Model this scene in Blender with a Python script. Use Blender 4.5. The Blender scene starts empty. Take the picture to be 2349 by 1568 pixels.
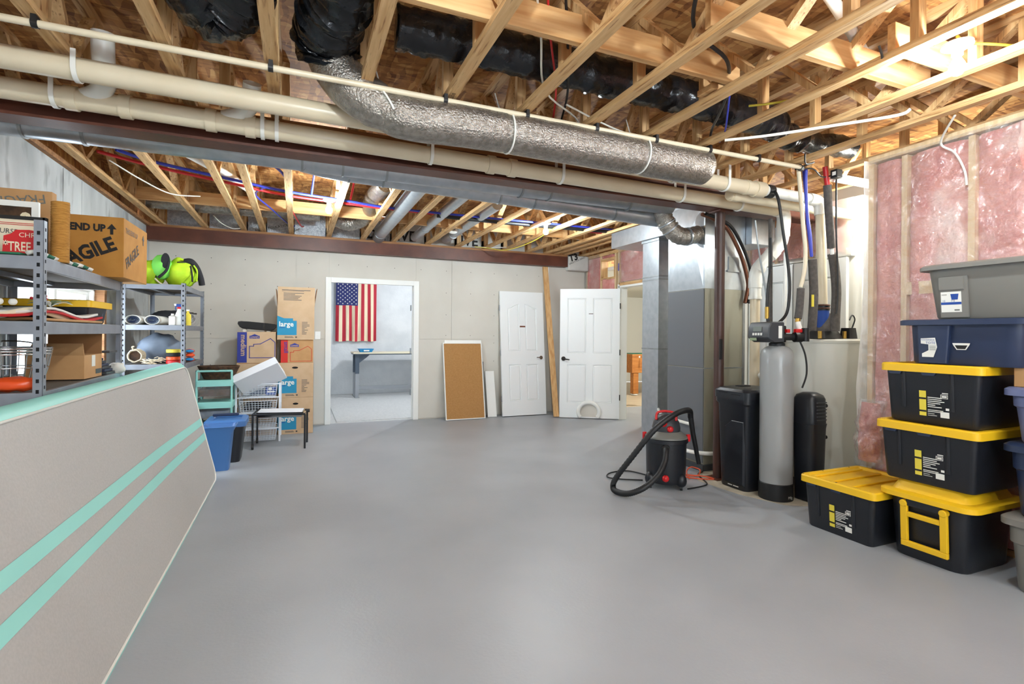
import bpy, bmesh, math, random
from mathutils import Vector, Matrix, noise
R = math.radians
random.seed(7)
SC = bpy.context.scene
COL = SC.collection
# ------------------------------------------------------------------ camera
cam = bpy.data.cameras.new('camera')
cam.lens = 18.05
cam.sensor_width = 36
cam.shift_y = -18.0 / 2349
cam.clip_start = 0.05
co = bpy.data.objects.new('camera', cam)
COL.objects.link(co)
co.matrix_world = Matrix.Translation((0, 0, 1.35)) @ Matrix.Rotation(R(-22.65), 4, 'Z') @ Matrix.Rotation(R(90), 4, 'X') @ Matrix.Rotation(R(0.48), 4, 'Z')
SC.camera = co
# ------------------------------------------------------------------ sky, exposure
w = bpy.data.worlds.new('world')
SC.world = w
w.use_nodes = True
bg = w.node_tree.nodes['Background']
bg.inputs[0].default_value = (0.80, 0.90, 1.0, 1)
bg.inputs[1].default_value = 9.0
SC.view_settings.view_transform = 'Standard'
SC.view_settings.look = 'None'
SC.view_settings.exposure = 0.47
SC.view_settings.gamma = 1
SC.view_settings.use_curve_mapping = False
BULB = 84.0          # radiant power of a bare bulb
WARM = (0.87, 0.985, 1.04)
NEUT = (0.97, 1.0, 0.96)

# ------------------------------------------------------------------ materials
def lin(c):
    def f(v):
        v /= 255.0
        return v / 12.92 if v <= 0.04045 else ((v + 0.055) / 1.055) ** 2.4
    return (f(c[0]), f(c[1]), f(c[2]), 1)
MATS = {}
def mat(name, c, rough=0.55, metal=0.0, c2=None, sc=6.0, st=(1, 1, 1), det=4, bump=0.0, bsc=None, bst=None, emit=0, lo=0.35, hi=0.65, c3=None, sc3=40, spec=0.5, coat=0, sss=0, alpha=1.0, trans=0, dist=0.0):
    m = bpy.data.materials.new(name)
    m.use_nodes = True
    nt = m.node_tree
    b = nt.nodes['Principled BSDF']
    b.inputs['Base Color'].default_value = lin(c)
    b.inputs['Roughness'].default_value = rough
    b.inputs['Metallic'].default_value = metal
    b.inputs['Specular IOR Level'].default_value = spec
    b.inputs['Coat Weight'].default_value = coat
    b.inputs['Alpha'].default_value = alpha
    b.inputs['Transmission Weight'].default_value = trans
    if emit:
        b.inputs['Emission Color'].default_value = lin(c)
        b.inputs['Emission Strength'].default_value = emit
    def tex(scale, stretch, detail):
        tc = nt.nodes.new('ShaderNodeTexCoord')
        mp = nt.nodes.new('ShaderNodeMapping')
        mp.inputs['Scale'].default_value = stretch
        n = nt.nodes.new('ShaderNodeTexNoise')
        n.inputs['Scale'].default_value = scale
        n.inputs['Detail'].default_value = detail
        n.inputs['Distortion'].default_value = dist
        nt.links.new(tc.outputs['Object'], mp.inputs['Vector'])
        nt.links.new(mp.outputs['Vector'], n.inputs['Vector'])
        return n
    if c2:
        n = tex(sc, st, det)
        r = nt.nodes.new('ShaderNodeValToRGB')
        r.color_ramp.elements[0].position = lo
        r.color_ramp.elements[1].position = hi
        r.color_ramp.elements[0].color = lin(c)
        r.color_ramp.elements[1].color = lin(c2)
        nt.links.new(n.outputs['Fac'], r.inputs['Fac'])
        out = r.outputs['Color']
        if c3:
            n3 = tex(sc3, st, 3)
            r3 = nt.nodes.new('ShaderNodeValToRGB')
            r3.color_ramp.elements[0].position = 0.58
            r3.color_ramp.elements[1].position = 0.70
            mx = nt.nodes.new('ShaderNodeMixRGB')
            mx.inputs['Color2'].default_value = lin(c3)
            nt.links.new(n3.outputs['Fac'], r3.inputs['Fac'])
            nt.links.new(r3.outputs['Color'], mx.inputs['Fac'])
            nt.links.new(out, mx.inputs['Color1'])
            out = mx.outputs['Color']
        nt.links.new(out, b.inputs['Base Color'])
    if bump:
        nb = tex(bsc or sc, bst or st, 5)
        bp = nt.nodes.new('ShaderNodeBump')
        bp.inputs['Strength'].default_value = bump
        bp.inputs['Distance'].default_value = 0.02
        nt.links.new(nb.outputs['Fac'], bp.inputs['Height'])
        nt.links.new(bp.outputs['Normal'], b.inputs['Normal'])
    MATS[name] = m
    return m
M = MATS
W1, W2 = (222, 184, 132), (196, 150, 96)
for ax, s in (('x', (1, 14, 14)), ('y', (14, 1, 14)), ('z', (14, 14, 1))):
    mat('wood_' + ax, W1, 0.65, c2=W2, sc=2.2, st=s, c3=(150, 104, 60), sc3=5, bump=0.15)
    mat('lumber_' + ax, (220, 178, 124), 0.6, c2=(194, 142, 86), sc=2.0, st=s, bump=0.12)
mat('plate_wood', (176, 128, 84), 0.7, c2=(140, 94, 56), sc=3, st=(1, 12, 12), bump=0.2)
def osb():
    m = bpy.data.materials.new('osb'); m.use_nodes = True
    nt = m.node_tree; b = nt.nodes['Principled BSDF']; b.inputs['Roughness'].default_value = 0.75
    tc = nt.nodes.new('ShaderNodeTexCoord')
    cols = []
    hs = []
    for i, (sx, sy, rot) in enumerate(((7, 30, 0.75), (30, 8, -0.45))):
        mp = nt.nodes.new('ShaderNodeMapping'); mp.inputs['Scale'].default_value = (sx, sy, 8); mp.inputs['Rotation'].default_value = (0, 0, rot)
        nz = nt.nodes.new('ShaderNodeTexNoise'); nz.inputs['Scale'].default_value = 3.0
        vo = nt.nodes.new('ShaderNodeTexVoronoi'); vo.inputs['Scale'].default_value = 1.0
        ad = nt.nodes.new('ShaderNodeVectorMath'); ad.operation = 'MULTIPLY_ADD'; ad.inputs[1].default_value = (1.6, 1.6, 1.6)
        nt.links.new(tc.outputs['Object'], mp.inputs['Vector']); nt.links.new(tc.outputs['Object'], nz.inputs['Vector'])
        nt.links.new(nz.outputs['Color'], ad.inputs[0]); nt.links.new(mp.outputs['Vector'], ad.inputs[2]); nt.links.new(ad.outputs[0], vo.inputs['Vector'])
        bw = nt.nodes.new('ShaderNodeRGBToBW'); nt.links.new(vo.outputs['Color'], bw.inputs[0])
        cols.append(bw.outputs[0])
    mx = nt.nodes.new('ShaderNodeMix'); mx.data_type = 'FLOAT'; mx.inputs[0].default_value = 0.5
    nt.links.new(cols[0], mx.inputs[2]); nt.links.new(cols[1], mx.inputs[3])
    r = nt.nodes.new('ShaderNodeValToRGB')
    e = r.color_ramp.elements
    e[0].position = 0.2; e[0].color = lin((128, 80, 44)); e[1].position = 0.8; e[1].color = lin((222, 176, 112))
    e.new(0.45).color = lin((176, 122, 68)); e.new(0.6).color = lin((196, 140, 80))
    nt.links.new(mx.outputs[0], r.inputs[0]); nt.links.new(r.outputs[0], b.inputs['Base Color'])
    bp = nt.nodes.new('ShaderNodeBump'); bp.inputs['Strength'].default_value = 0.25; bp.inputs['Distance'].default_value = 0.01
    nt.links.new(mx.outputs[0], bp.inputs['Height']); nt.links.new(bp.outputs[0], b.inputs['Normal'])
    MATS['osb'] = m
osb()
mat('floor_paint', (165, 169, 174), 0.42, c2=(156, 160, 165), sc=1.3, bump=0.05, bsc=60, det=6)
mat('bare_concrete', (196, 186, 166), 0.85, c2=(170, 160, 142), sc=9, bump=0.2, bsc=30)
mat('concrete_wall', (198, 201, 201), 0.9, c2=(172, 176, 177), sc=3.2, st=(1, 1, 0.4), det=8, c3=(152, 154, 154), sc3=6, bump=0.3, bsc=25)
mat('concrete_pale', (222, 225, 228), 0.9, c2=(206, 210, 214), sc=2.5, det=8, bump=0.2, bsc=30)
mat('floor_pale', (205, 206, 206), 0.8, c2=(192, 194, 195), sc=30, det=6)
mat('drywall', (214, 209, 199), 0.9, c2=(206, 200, 189), sc=1.4)
mat('white_wall', (236, 233, 224), 0.85)
mat('white_trim', (238, 237, 232), 0.45)
mat('white_door', (236, 237, 236), 0.4)
mat('steel_primer', (104, 58, 42), 0.45, c2=(84, 46, 34), sc=5, bump=0.05, bsc=60)
mat('column_paint', (82, 50, 40), 0.45, c2=(58, 36, 30), sc=7, st=(1, 1, 0.3), bump=0.08, bsc=40)
mat('pvc', (226, 212, 184), 0.32, c2=(218, 202, 172), sc=3)
mat('pvc_white', (236, 234, 226), 0.3)
mat('galv', (186, 192, 198), 0.34, 0.75, c2=(174, 181, 188), sc=14, det=2)
mat('galv_dull', (164, 168, 170), 0.42, 0.75, c2=(150, 155, 158), sc=9, det=2)
mat('shelf_steel', (150, 155, 164), 0.42, 0.5, c2=(138, 143, 152), sc=10)
mat('shelf_deck', (96, 86, 74), 0.8)
mat('hole', (16, 16, 18), 0.9)
mat('duct_jacket', (172, 165, 156), 0.24, 0.8, c2=(142, 136, 128), sc=30, bump=0.5, bsc=85, det=3)
mat('duct_black', (36, 38, 42), 0.22, 0.2, c2=(20, 21, 24), sc=9, bump=0.6, bsc=14)
mat('foil', (214, 219, 224), 0.32, 0.6, c2=(176, 184, 194), sc=40, bump=0.7, bsc=60)
mat('stud_wood', (232, 206, 166), 0.7, c2=(216, 186, 142), sc=2.2, st=(14, 14, 1), bump=0.1)
mat('house_wrap', (214, 214, 208), 0.7, c2=(200, 200, 194), sc=4)
mat('ink', (28, 26, 26), 0.7)
mat('pex_blue', (44, 56, 170), 0.4)
mat('pex_red', (196, 34, 38), 0.4)
mat('foam_grey', (92, 86, 82), 0.95, c2=(78, 73, 70), sc=40)
mat('black_rubber', (24, 24, 26), 0.5)
mat('wire_yellow', (214, 196, 70), 0.5)
mat('wire_white', (232, 228, 216), 0.5)
mat('wire_black', (26, 25, 26), 0.5)
mat('wire_orange', (214, 84, 48), 0.5)
mat('copper', (120, 74, 54), 0.4, 0.5)
mat('brass', (184, 146, 70), 0.35, 0.8)
mat('pink_batt', (226, 162, 152), 0.95, c2=(206, 128, 122), sc=5, det=7, c3=(238, 208, 198), sc3=2.2, bump=1.0, bsc=26)
def film(name, tint, fac, gl):
    m = bpy.data.materials.new(name); m.use_nodes = True
    nt = m.node_tree; nt.nodes.remove(nt.nodes['Principled BSDF'])
    out = [n for n in nt.nodes if n.type == 'OUTPUT_MATERIAL'][0]
    tr = nt.nodes.new('ShaderNodeBsdfTransparent'); g = nt.nodes.new('ShaderNodeBsdfGlossy'); g.inputs['Roughness'].default_value = 0.14
    d = nt.nodes.new('ShaderNodeBsdfTranslucent'); d2 = nt.nodes.new('ShaderNodeBsdfDiffuse'); d.inputs[0].default_value = tint; d2.inputs[0].default_value = tint
    tc = nt.nodes.new('ShaderNodeTexCoord'); nz = nt.nodes.new('ShaderNodeTexNoise'); nz.inputs['Scale'].default_value = 9; nz.inputs['Detail'].default_value = 6; nz.inputs['Distortion'].default_value = 1.5
    nt.links.new(tc.outputs['Object'], nz.inputs['Vector'])
    bp = nt.nodes.new('ShaderNodeBump'); bp.inputs['Strength'].default_value = 1.0; bp.inputs['Distance'].default_value = 0.05
    nt.links.new(nz.outputs['Fac'], bp.inputs['Height']); nt.links.new(bp.outputs[0], g.inputs['Normal'])
    m0 = nt.nodes.new('ShaderNodeMixShader'); m0.inputs[0].default_value = 0.5
    nt.links.new(d.outputs[0], m0.inputs[1]); nt.links.new(d2.outputs[0], m0.inputs[2])
    m1 = nt.nodes.new('ShaderNodeMixShader'); m1.inputs[0].default_value = fac
    nt.links.new(tr.outputs[0], m1.inputs[1]); nt.links.new(m0.outputs[0], m1.inputs[2])
    m2 = nt.nodes.new('ShaderNodeMixShader'); m2.inputs[0].default_value = gl
    nt.links.new(m1.outputs[0], m2.inputs[1]); nt.links.new(g.outputs[0], m2.inputs[2])
    nt.links.new(m2.outputs[0], out.inputs[0])
    MATS[name] = m
film('film', (0.95, 0.92, 0.92, 1), 0.17, 0.22)
film('film_white', (0.95, 0.95, 0.93, 1), 0.80, 0.06)
film('clear_plastic', (0.9, 0.9, 0.9, 1), 0.06, 0.12)
film('glass_pane', (0.95, 0.97, 1, 1), 0.02, 0.05)
mat('cardboard', (196, 152, 104), 0.85, c2=(186, 141, 93), sc=8)
mat('cardboard_pale', (206, 176, 142), 0.85, c2=(198, 167, 132), sc=8)
mat('cardboard_gold', (192, 136, 62), 0.85, c2=(182, 126, 54), sc=10)
mat('cardboard_in', (150, 106, 66), 0.9)
mat('print_teal', (38, 142, 182), 0.7)
mat('print_blue', (44, 56, 142), 0.7)
mat('print_red', (204, 44, 34), 0.7)
mat('print_white', (240, 238, 230), 0.7)
mat('mint', (148, 212, 202), 0.5)
mat('mat_grey', (176, 173, 169), 0.62, c2=(170, 167, 163), sc=90, det=2)
mat('tote_black', (26, 28, 34), 0.38, bump=0.05, bsc=120)
mat('tote_yellow', (240, 190, 30), 0.42)
mat('tote_blue', (38, 50, 78), 0.42)
mat('tote_grey', (122, 119, 113), 0.45)
mat('tote_periwinkle', (104, 112, 150), 0.45)
mat('tote_bright', (70, 116, 176), 0.4)
mat('label_white', (232, 230, 222), 0.6)
mat('label_yellow', (226, 206, 70), 0.6)
mat('label_blue', (30, 70, 150), 0.6)
mat('tank_grey', (150, 151, 150), 0.35, coat=0.3, bump=0.06, bsc=50, bst=(1, 1, 4))
mat('heater_grey', (196, 194, 184), 0.38)
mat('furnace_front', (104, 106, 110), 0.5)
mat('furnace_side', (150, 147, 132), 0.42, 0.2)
mat('plastic_dark', (58, 60, 64), 0.45)
mat('plastic_grey', (112, 112, 106), 0.45)
mat('plastic_red', (206, 30, 34), 0.35)
mat('display', (120, 128, 124), 0.3)
mat('lime', (196, 232, 40), 0.7, c2=(178, 220, 36), sc=12)
mat('green_bag', (128, 224, 92), 0.6)
mat('fabric_black', (34, 34, 38), 0.85)
mat('fabric_white', (226, 224, 216), 0.8)
mat('fabric_red', (190, 32, 36), 0.85)
mat('fabric_cream', (232, 218, 190), 0.85)
mat('fabric_green', (34, 104, 76), 0.85)
mat('flag_blue', (44, 52, 112), 0.8)
mat('flag_red', (186, 44, 62), 0.8)
mat('flag_cream', (238, 222, 192), 0.8)
mat('cork', (178, 132, 80), 0.9, c2=(168, 122, 70), sc=60)
mat('sisal', (196, 142, 66), 0.9, c2=(170, 118, 48), sc=30, st=(1, 1, 6), bump=0.5, bsc=30)
mat('wicker', (86, 58, 36), 0.8, c2=(52, 34, 20), sc=30)
mat('wire_white_coat', (226, 232, 240), 0.4)
mat('foam_white', (232, 234, 238), 0.8)
mat('chrome', (190, 190, 190), 0.18, 1.0)
mat('dark_bronze', (44, 38, 34), 0.4, 0.6)
mat('porcelain', (240, 240, 236), 0.25)
mat('orange_plastic', (236, 86, 36), 0.3)
mat('oak', (190, 124, 60), 0.5, c2=(164, 98, 42), sc=3, st=(1, 10, 10))
mat('plank', (204, 186, 160), 0.45, c2=(186, 166, 138), sc=3, st=(1, 14, 1))
mat('bench_grey', (150, 154, 160), 0.4, 0.4)
mat('bench_blue', (62, 76, 92), 0.5)
mat('bench_top', (226, 216, 190), 0.6)
mat('tray_blue', (40, 140, 200), 0.4)
mat('grey_fabric', (128, 140, 156), 0.8, c2=(112, 124, 142), sc=6)
mat('leaf', (150, 166, 130), 0.7)

# ------------------------------------------------------------------ mesh builder
OFF = {}
class MB:
    def __init__(s):
        s.v = []; s.f = []
    def add(s, vs, fs, m=None):
        k = len(s.v)
        s.v += [(m @ Vector(p)) if m else Vector(p) for p in vs]
        s.f += [tuple(i + k for i in q) for q in fs]
        return s
    def box(s, x0, y0, z0, x1, y1, z1, m=None):
        return s.add([(x0, y0, z0), (x1, y0, z0), (x1, y1, z0), (x0, y1, z0), (x0, y0, z1), (x1, y0, z1), (x1, y1, z1), (x0, y1, z1)],
                     [(0, 3, 2, 1), (4, 5, 6, 7), (0, 1, 5, 4), (1, 2, 6, 5), (2, 3, 7, 6), (3, 0, 4, 7)], m)
    def tube(s, pts, r, seg=12, cap=True, m=None):
        pts = [Vector(p) for p in pts]
        n = len(pts)
        rr = r if isinstance(r, (list, tuple)) else [r] * n
        vs = []; fs = []
        t0 = (pts[1] - pts[0]).normalized()
        a = Vector((0, 0, 1)) if abs(t0.z) < 0.9 else Vector((1, 0, 0))
        nx = t0.cross(a).normalized()
        for i, p in enumerate(pts):
            t = (pts[min(i + 1, n - 1)] - pts[max(i - 1, 0)])
            t = t.normalized() if t.length > 1e-9 else t0
            nx = (nx - t * nx.dot(t))
            nx = nx.normalized() if nx.length > 1e-6 else t.orthogonal().normalized()
            ny = t.cross(nx)
            for k in range(seg):
                q = 2 * math.pi * k / seg
                vs.append(p + (nx * math.cos(q) + ny * math.sin(q)) * rr[i])
        for i in range(n - 1):
            for k in range(seg):
                k2 = (k + 1) % seg
                fs.append((i * seg + k, i * seg + k2, (i + 1) * seg + k2, (i + 1) * seg + k))
        if cap:
            fs.append(tuple(range(seg - 1, -1, -1)))
            fs.append(tuple((n - 1) * seg + k for k in range(seg)))
        return s.add(vs, fs, m)
    def cyl(s, p0, p1, r, seg=16, m=None):
        return s.tube([p0, p1], r, seg, True, m)
    def lathe(s, prof, seg=24, c=(0, 0, 0), m=None):
        vs = []; fs = []
        for (r, z) in prof:
            for k in range(seg):
                q = 2 * math.pi * k / seg
                vs.append((c[0] + r * math.cos(q), c[1] + r * math.sin(q), c[2] + z))
        n = len(prof)
        for i in range(n - 1):
            for k in range(seg):
                k2 = (k + 1) % seg
                fs.append((i * seg + k, i * seg + k2, (i + 1) * seg + k2, (i + 1) * seg + k))
        fs.append(tuple(range(seg - 1, -1, -1)))
        fs.append(tuple((n - 1) * seg + k for k in range(seg)))
        return s.add(vs, fs, m)
    def loft(s, rings, cap=True, m=None):
        n = len(rings[0]); vs = []; fs = []
        for r in rings: vs += list(r)
        for i in range(len(rings) - 1):
            for k in range(n):
                k2 = (k + 1) % n
                fs.append((i * n + k, i * n + k2, (i + 1) * n + k2, (i + 1) * n + k))
        if cap:
            fs.append(tuple(range(n - 1, -1, -1)))
            fs.append(tuple((len(rings) - 1) * n + k for k in range(n)))
        return s.add(vs, fs, m)
    def prism(s, poly, d0, d1, m=None):
        return s.loft([[(x, y, d0) for x, y in poly], [(x, y, d1) for x, y in poly]], True, m)
    def grid(s, nu, nv, fn, m=None):
        vs = [fn(i / nu, j / nv) for j in range(nv + 1) for i in range(nu + 1)]
        fs = [(j * (nu + 1) + i, j * (nu + 1) + i + 1, (j + 1) * (nu + 1) + i + 1, (j + 1) * (nu + 1) + i) for j in range(nv) for i in range(nu)]
        return s.add(vs, fs, m)
    def ball(s, c, rx, ry=None, rz=None, seg=16, rings=10, m=None, fn=None):
        ry = ry or rx; rz = rz or rx
        rr = []
        for j in range(1, rings):
            a = math.pi * j / rings
            ring = []
            for k in range(seg):
                q = 2 * math.pi * k / seg
                d = Vector((math.sin(a) * math.cos(q), math.sin(a) * math.sin(q), -math.cos(a)))
                f = fn(d) if fn else 1
                ring.append((c[0] + d.x * rx * f, c[1] + d.y * ry * f, c[2] + d.z * rz * f))
            rr.append(ring)
        return s.loft(rr, True, m)
    def build(s, name, material, parent=None, smooth=None, bevel=0, solid=0, **tags):
        me = bpy.data.meshes.new(name)
        off = OFF.get(parent, Vector((0, 0, 0))) if parent else None
        if parent is None:
            mn = Vector((min(p.x for p in s.v), min(p.y for p in s.v), min(p.z for p in s.v)))
            mx = Vector((max(p.x for p in s.v), max(p.y for p in s.v), max(p.z for p in s.v)))
            off = Vector(((mn.x + mx.x) / 2, (mn.y + mx.y) / 2, mn.z))
        me.from_pydata([p - off for p in s.v], [], s.f)
        me.validate()
        if smooth:
            bm = bmesh.new(); bm.from_mesh(me)
            bmesh.ops.recalc_face_normals(bm, faces=bm.faces)
            for f in bm.faces: f.smooth = True
            for e in bm.edges:
                if len(e.link_faces) == 2 and e.calc_face_angle(0) > R(smooth): e.smooth = False
            bm.to_mesh(me); bm.free()
        else:
            bm = bmesh.new(); bm.from_mesh(me)
            bmesh.ops.recalc_face_normals(bm, faces=bm.faces)
            bm.to_mesh(me); bm.free()
        mt = MATS[material] if isinstance(material, str) else material
        me.materials.append(mt)
        o = bpy.data.objects.new(name, me)
        COL.objects.link(o)
        if parent is None:
            o.location = off
        else:
            o.parent = parent
            OFF[o] = OFF.get(parent, Vector((0, 0, 0)))
        if bevel:
            b = o.modifiers.new('bevel', 'BEVEL'); b.width = bevel; b.segments = 2; b.limit_method = 'ANGLE'; b.angle_limit = R(40)
        if solid:
            q = o.modifiers.new('solid', 'SOLIDIFY'); q.thickness = solid; q.offset = 0
        tag(o, **tags)
        return o
def tag(o, label=None, cat=None, group=None, kind=None):
    if label: o['label'] = label
    if cat: o['category'] = cat
    if group: o['group'] = group
    if kind: o['kind'] = kind
    return o
def thing(name, label, cat, base=(0, 0, 0), group=None, rz=0.0, kind=None):
    """Empty at the base. With rz the parts are written in local coordinates, else in room coordinates."""
    e = bpy.data.objects.new(name, None)
    e.empty_display_size = 0.1
    COL.objects.link(e)
    e.location = base
    e.rotation_euler = (0, 0, rz)
    OFF[e] = Vector(base)
    return tag(e, label, cat, group, kind)
def local(name, label, cat, base, rz=0.0, group=None, rot=None):
    e = thing(name, label, cat, base, group, rz)
    if rot: e.rotation_euler = rot
    OFF[e] = Vector((0, 0, 0))
    return e
def copy_tree(o, parent=None):
    c = o.copy(); COL.objects.link(c); c.parent = parent
    for ch in list(o.children): copy_tree(ch, c)
    return c
def rrect(x0, y0, x1, y1, r, z, n=4):
    r = min(r, (x1 - x0) / 2.01, (y1 - y0) / 2.01)
    out = []
    for cx, cy, a0 in ((x1 - r, y1 - r, 0), (x0 + r, y1 - r, 90), (x0 + r, y0 + r, 180), (x1 - r, y0 + r, 270)):
        for k in range(n + 1):
            a = R(a0 + 90 * k / n)
            out.append((cx + r * math.cos(a), cy + r * math.sin(a), z))
    return out
def spline(pts, n=8):
    P = [Vector(p) for p in pts]
    out = []
    for i in range(len(P) - 1):
        p0 = P[max(i - 1, 0)]; p1 = P[i]; p2 = P[i + 1]; p3 = P[min(i + 2, len(P) - 1)]
        for k in range(n):
            t = k / n
            out.append(0.5 * ((2 * p1) + (p2 - p0) * t + (2 * p0 - 5 * p1 + 4 * p2 - p3) * t * t + (3 * p1 - p0 - 3 * p2 + p3) * t ** 3))
    out.append(P[-1])
    return out
def frame(o, ex, ey):
    """matrix whose local x, y run along ex, ey from o (z out of the surface)"""
    ex = Vector(ex).normalized(); ey = Vector(ey); ey = (ey - ex * ex.dot(ey)).normalized(); ez = ex.cross(ey)
    return Matrix(((ex.x, ey.x, ez.x, o[0]), (ex.y, ey.y, ez.y, o[1]), (ex.z, ey.z, ez.z, o[2]), (0, 0, 0, 1)))
def text(s, size, m, material, parent, name='lettering', bold=0.0, sx=1.0, align='LEFT'):
    cu = bpy.data.curves.new('txt', 'FONT')
    cu.body = s; cu.size = size; cu.offset = bold; cu.align_x = align; cu.resolution_u = 2
    ob = bpy.data.objects.new('txt', cu)
    me = bpy.data.meshes.new_from_object(ob)
    b = MB()
    b.add([(v.co.x * sx, v.co.y, v.co.z + 0.0012) for v in me.vertices], [tuple(p.vertices) for p in me.polygons], m)
    bpy.data.objects.remove(ob); bpy.data.curves.remove(cu); bpy.data.meshes.remove(me)
    return b.build(name, material, parent)
def poly(pts, m, material, parent, name, d=0.001):
    return MB().loft([[(x, y, 0.0003) for x, y in pts], [(x, y, d) for x, y in pts]], True, m).build(name, material, parent)
def rect(x0, y0, x1, y1, m, material, parent, name, d=0.001):
    return poly([(x0, y0), (x1, y0), (x1, y1), (x0, y1)], m, material, parent, name, d)
def bars(rows, m, material, parent, name='print_lines'):
    b = MB()
    for x0, y0, x1, y1 in rows: b.box(x0, y0, 0.0002, x1, y1, 0.001, m)
    return b.build(name, material, parent)
ORD = ['first', 'second', 'third', 'fourth', 'fifth', 'sixth', 'seventh', 'eighth', 'ninth', 'tenth', 'eleventh', 'twelfth', 'thirteenth', 'fourteenth', 'fifteenth', 'sixteenth', 'seventeenth', 'eighteenth']

# ================================================================== the setting
XL, YB, XR, XE = -1.80, 8.0, 4.08, 4.75        # left wall, back wall, near right wall, rear right wall
ZC, ZS = 2.735, 3.15                            # underside of trusses, underside of subfloor
MB().box(-2.0, -2.6, -0.12, 6.1, 8.06, 0.0).build('floor', 'floor_paint', kind='structure')
MB().box(-0.7, 8.06, -0.12, 3.6, 12.0, 0.0).build('floor', 'floor_pale', kind='structure')
fr = MB().box(4.81, 4.7, -0.12, 9.8, 12.6, -0.012).build('floor', 'plank', kind='structure')
OFFP = OFF
pm = None
OFF[fr] = Vector(fr.location)
for i in range(16):
    for j in range(4):
        y0 = 5.3 + i * 0.19
        x0 = 4.83 + j * 1.22 - (0.4 if i % 2 else 0)
        if x0 > 8.6: continue
        if pm is None:
            po = MB().box(0, 0, 0, 1.216, 0.187, 0.011).build('plank', 'plank', fr); pm = po.data
        else:
            po = bpy.data.objects.new('plank', pm); COL.objects.link(po); po.parent = fr
        po.location = Vector((max(x0, 4.83), y0, -0.0115)) - Vector(fr.location) + OFF[fr]
        if i == 0 and j == 0: base_off = Vector((0, 0, 0))
        # mesh vertices already carry -OFF, so the location is relative to it

# subfloor of OSB sheets
ce = MB().box(-2.0, -2.6, ZS + 0.018, 6.1, 8.1, ZS + 0.05).build('ceiling', 'osb', kind='structure')
OFF[ce] = Vector(ce.location)
for i in range(9):
    for j in range(5):
        y0 = -2.6 + i * 1.22
        x0 = -2.0 + j * 2.44 - (1.22 if i % 2 else 0)
        x1 = min(x0 + 2.437, 6.1); x0 = max(x0, -2.0)
        if x1 - x0 < 0.1: continue
        MB().box(x0, y0, ZS, x1, min(y0 + 1.217, 8.1), ZS + 0.018).build('osb_sheet', 'osb', ce)

# ---- left concrete wall with its window
wy0, wy1, wz0, wz1 = 4.50, 6.32, 0.88, 1.80
wl = MB()
for y0, y1, z0, z1 in ((-2.6, wy0, 0, 2.70), (wy1, 8.1, 0, 2.70), (wy0, wy1, 0, wz0), (wy0, wy1, wz1, 2.70)):
    wl.box(-2.0, y0, z0, XL, y1, z1)
wlo = wl.build('wall_left', 'concrete_wall', kind='structure')
OFF[wlo] = Vector(wlo.location)
for y in (5.35, 5.75, 6.55, 6.95, 7.35):       # pour marks left by the form boards
    MB().box(XL, y - 0.006, 1.9, XL + 0.004, y + 0.006, 2.69).build('form_line', 'concrete_wall', wlo)
MB().box(-2.0, -2.6, 2.70, -1.76, 8.1, ZC).build('trim_1', 'plate_wood', kind='structure')
MB().box(-2.0, -2.6, ZC, -1.95, 8.1, ZS).build('wall_left_rim', 'osb', kind='structure')
win = thing('window_1', None, None, (XL, (wy0 + wy1) / 2, wz0), kind='structure')
f = MB()
xa, xb = -1.95, -1.86
f.box(xa, wy0, wz0, xb, wy1, wz0 + 0.06).box(xa, wy0, wz1 - 0.06, xb, wy1, wz1)
f.box(xa, wy0, wz0, xb, wy0 + 0.06, wz1).box(xa, wy1 - 0.06, wz0, xb, wy1, wz1)
f.build('window_frame', 'white_trim', win)
ym = (wy0 + wy1) / 2
for y0, y1, dx in ((wy0 + 0.06, ym + 0.03, 0.02), (ym - 0.03, wy1 - 0.06, -0.02)):
    s = MB(); x0, x1 = -1.92 + dx, -1.885 + dx
    s.box(x0, y0, wz0 + 0.06, x1, y0 + 0.05, wz1 - 0.06).box(x0, y1 - 0.05, wz0 + 0.06, x1, y1, wz1 - 0.06)
    s.box(x0, y0 + .05, wz0 + 0.06, x1, y1 - .05, wz0 + 0.11).box(x0, y0 + .05, wz1 - 0.11, x1, y1 - .05, wz1 - 0.06)
    so = s.build('sash', 'white_trim', win)
    MB().box(x0 + .015, y0 + .05, wz0 + .11, x0 + .02, y1 - .05, wz1 - .11).build('pane', 'glass_pane', so)
MB().box(-1.86, wy1 - 0.03, wz0, XL + 0.02, wy1 + 0.03, wz1 + 0.02).build('casing', 'plate_wood', win)

# ---- back wall: drywall sheets on studs, doorway into the flag room
wb = MB()
for x0, x1, z0, z1 in ((-2.0, 0.42, 0, 2.53), (1.70, 4.87, 0, 2.53), (0.42, 1.70, 2.12, 2.53)):
    wb.box(x0, 8.013, z0, x1, 8.12, z1)
wbo = wb.build('wall_back', 'drywall', kind='structure')
OFF[wbo] = Vector(wbo.location)
g = 0.0018
cols = [(-1.80, -0.03), (-0.03, 0.42), (1.70, 2.28), (2.28, 4.00), (4.00, 4.75)]
for x0, x1 in cols:
    for z0, z1 in ((0.015, 1.26), (1.26, 2.53)):
        if x0 == 4.00 and z0 < 1: z0 = 0.015
        MB().box(x0 + g, 8.0 if x0 < 3.9 else 7.998, z0 + g, x1 - g, 8.0125, z1 - g).build('drywall_sheet', 'drywall', wbo)
MB().box(0.42, 8.0, 2.12, 1.70, 8.0125, 2.53).build('drywall_sheet', 'drywall', wbo)
sb = MB()
for x in [-1.5 + 0.41 * k for k in range(15)]:
    for z in (0.2, 0.55, 0.9, 1.2, 1.32, 1.65, 2.0, 2.35):
        if 0.3 < x < 1.8 and z < 2.2: continue
        sb.cyl((x, 7.9985, z), (x, 8.001, z), 0.0055, 6)
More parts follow.
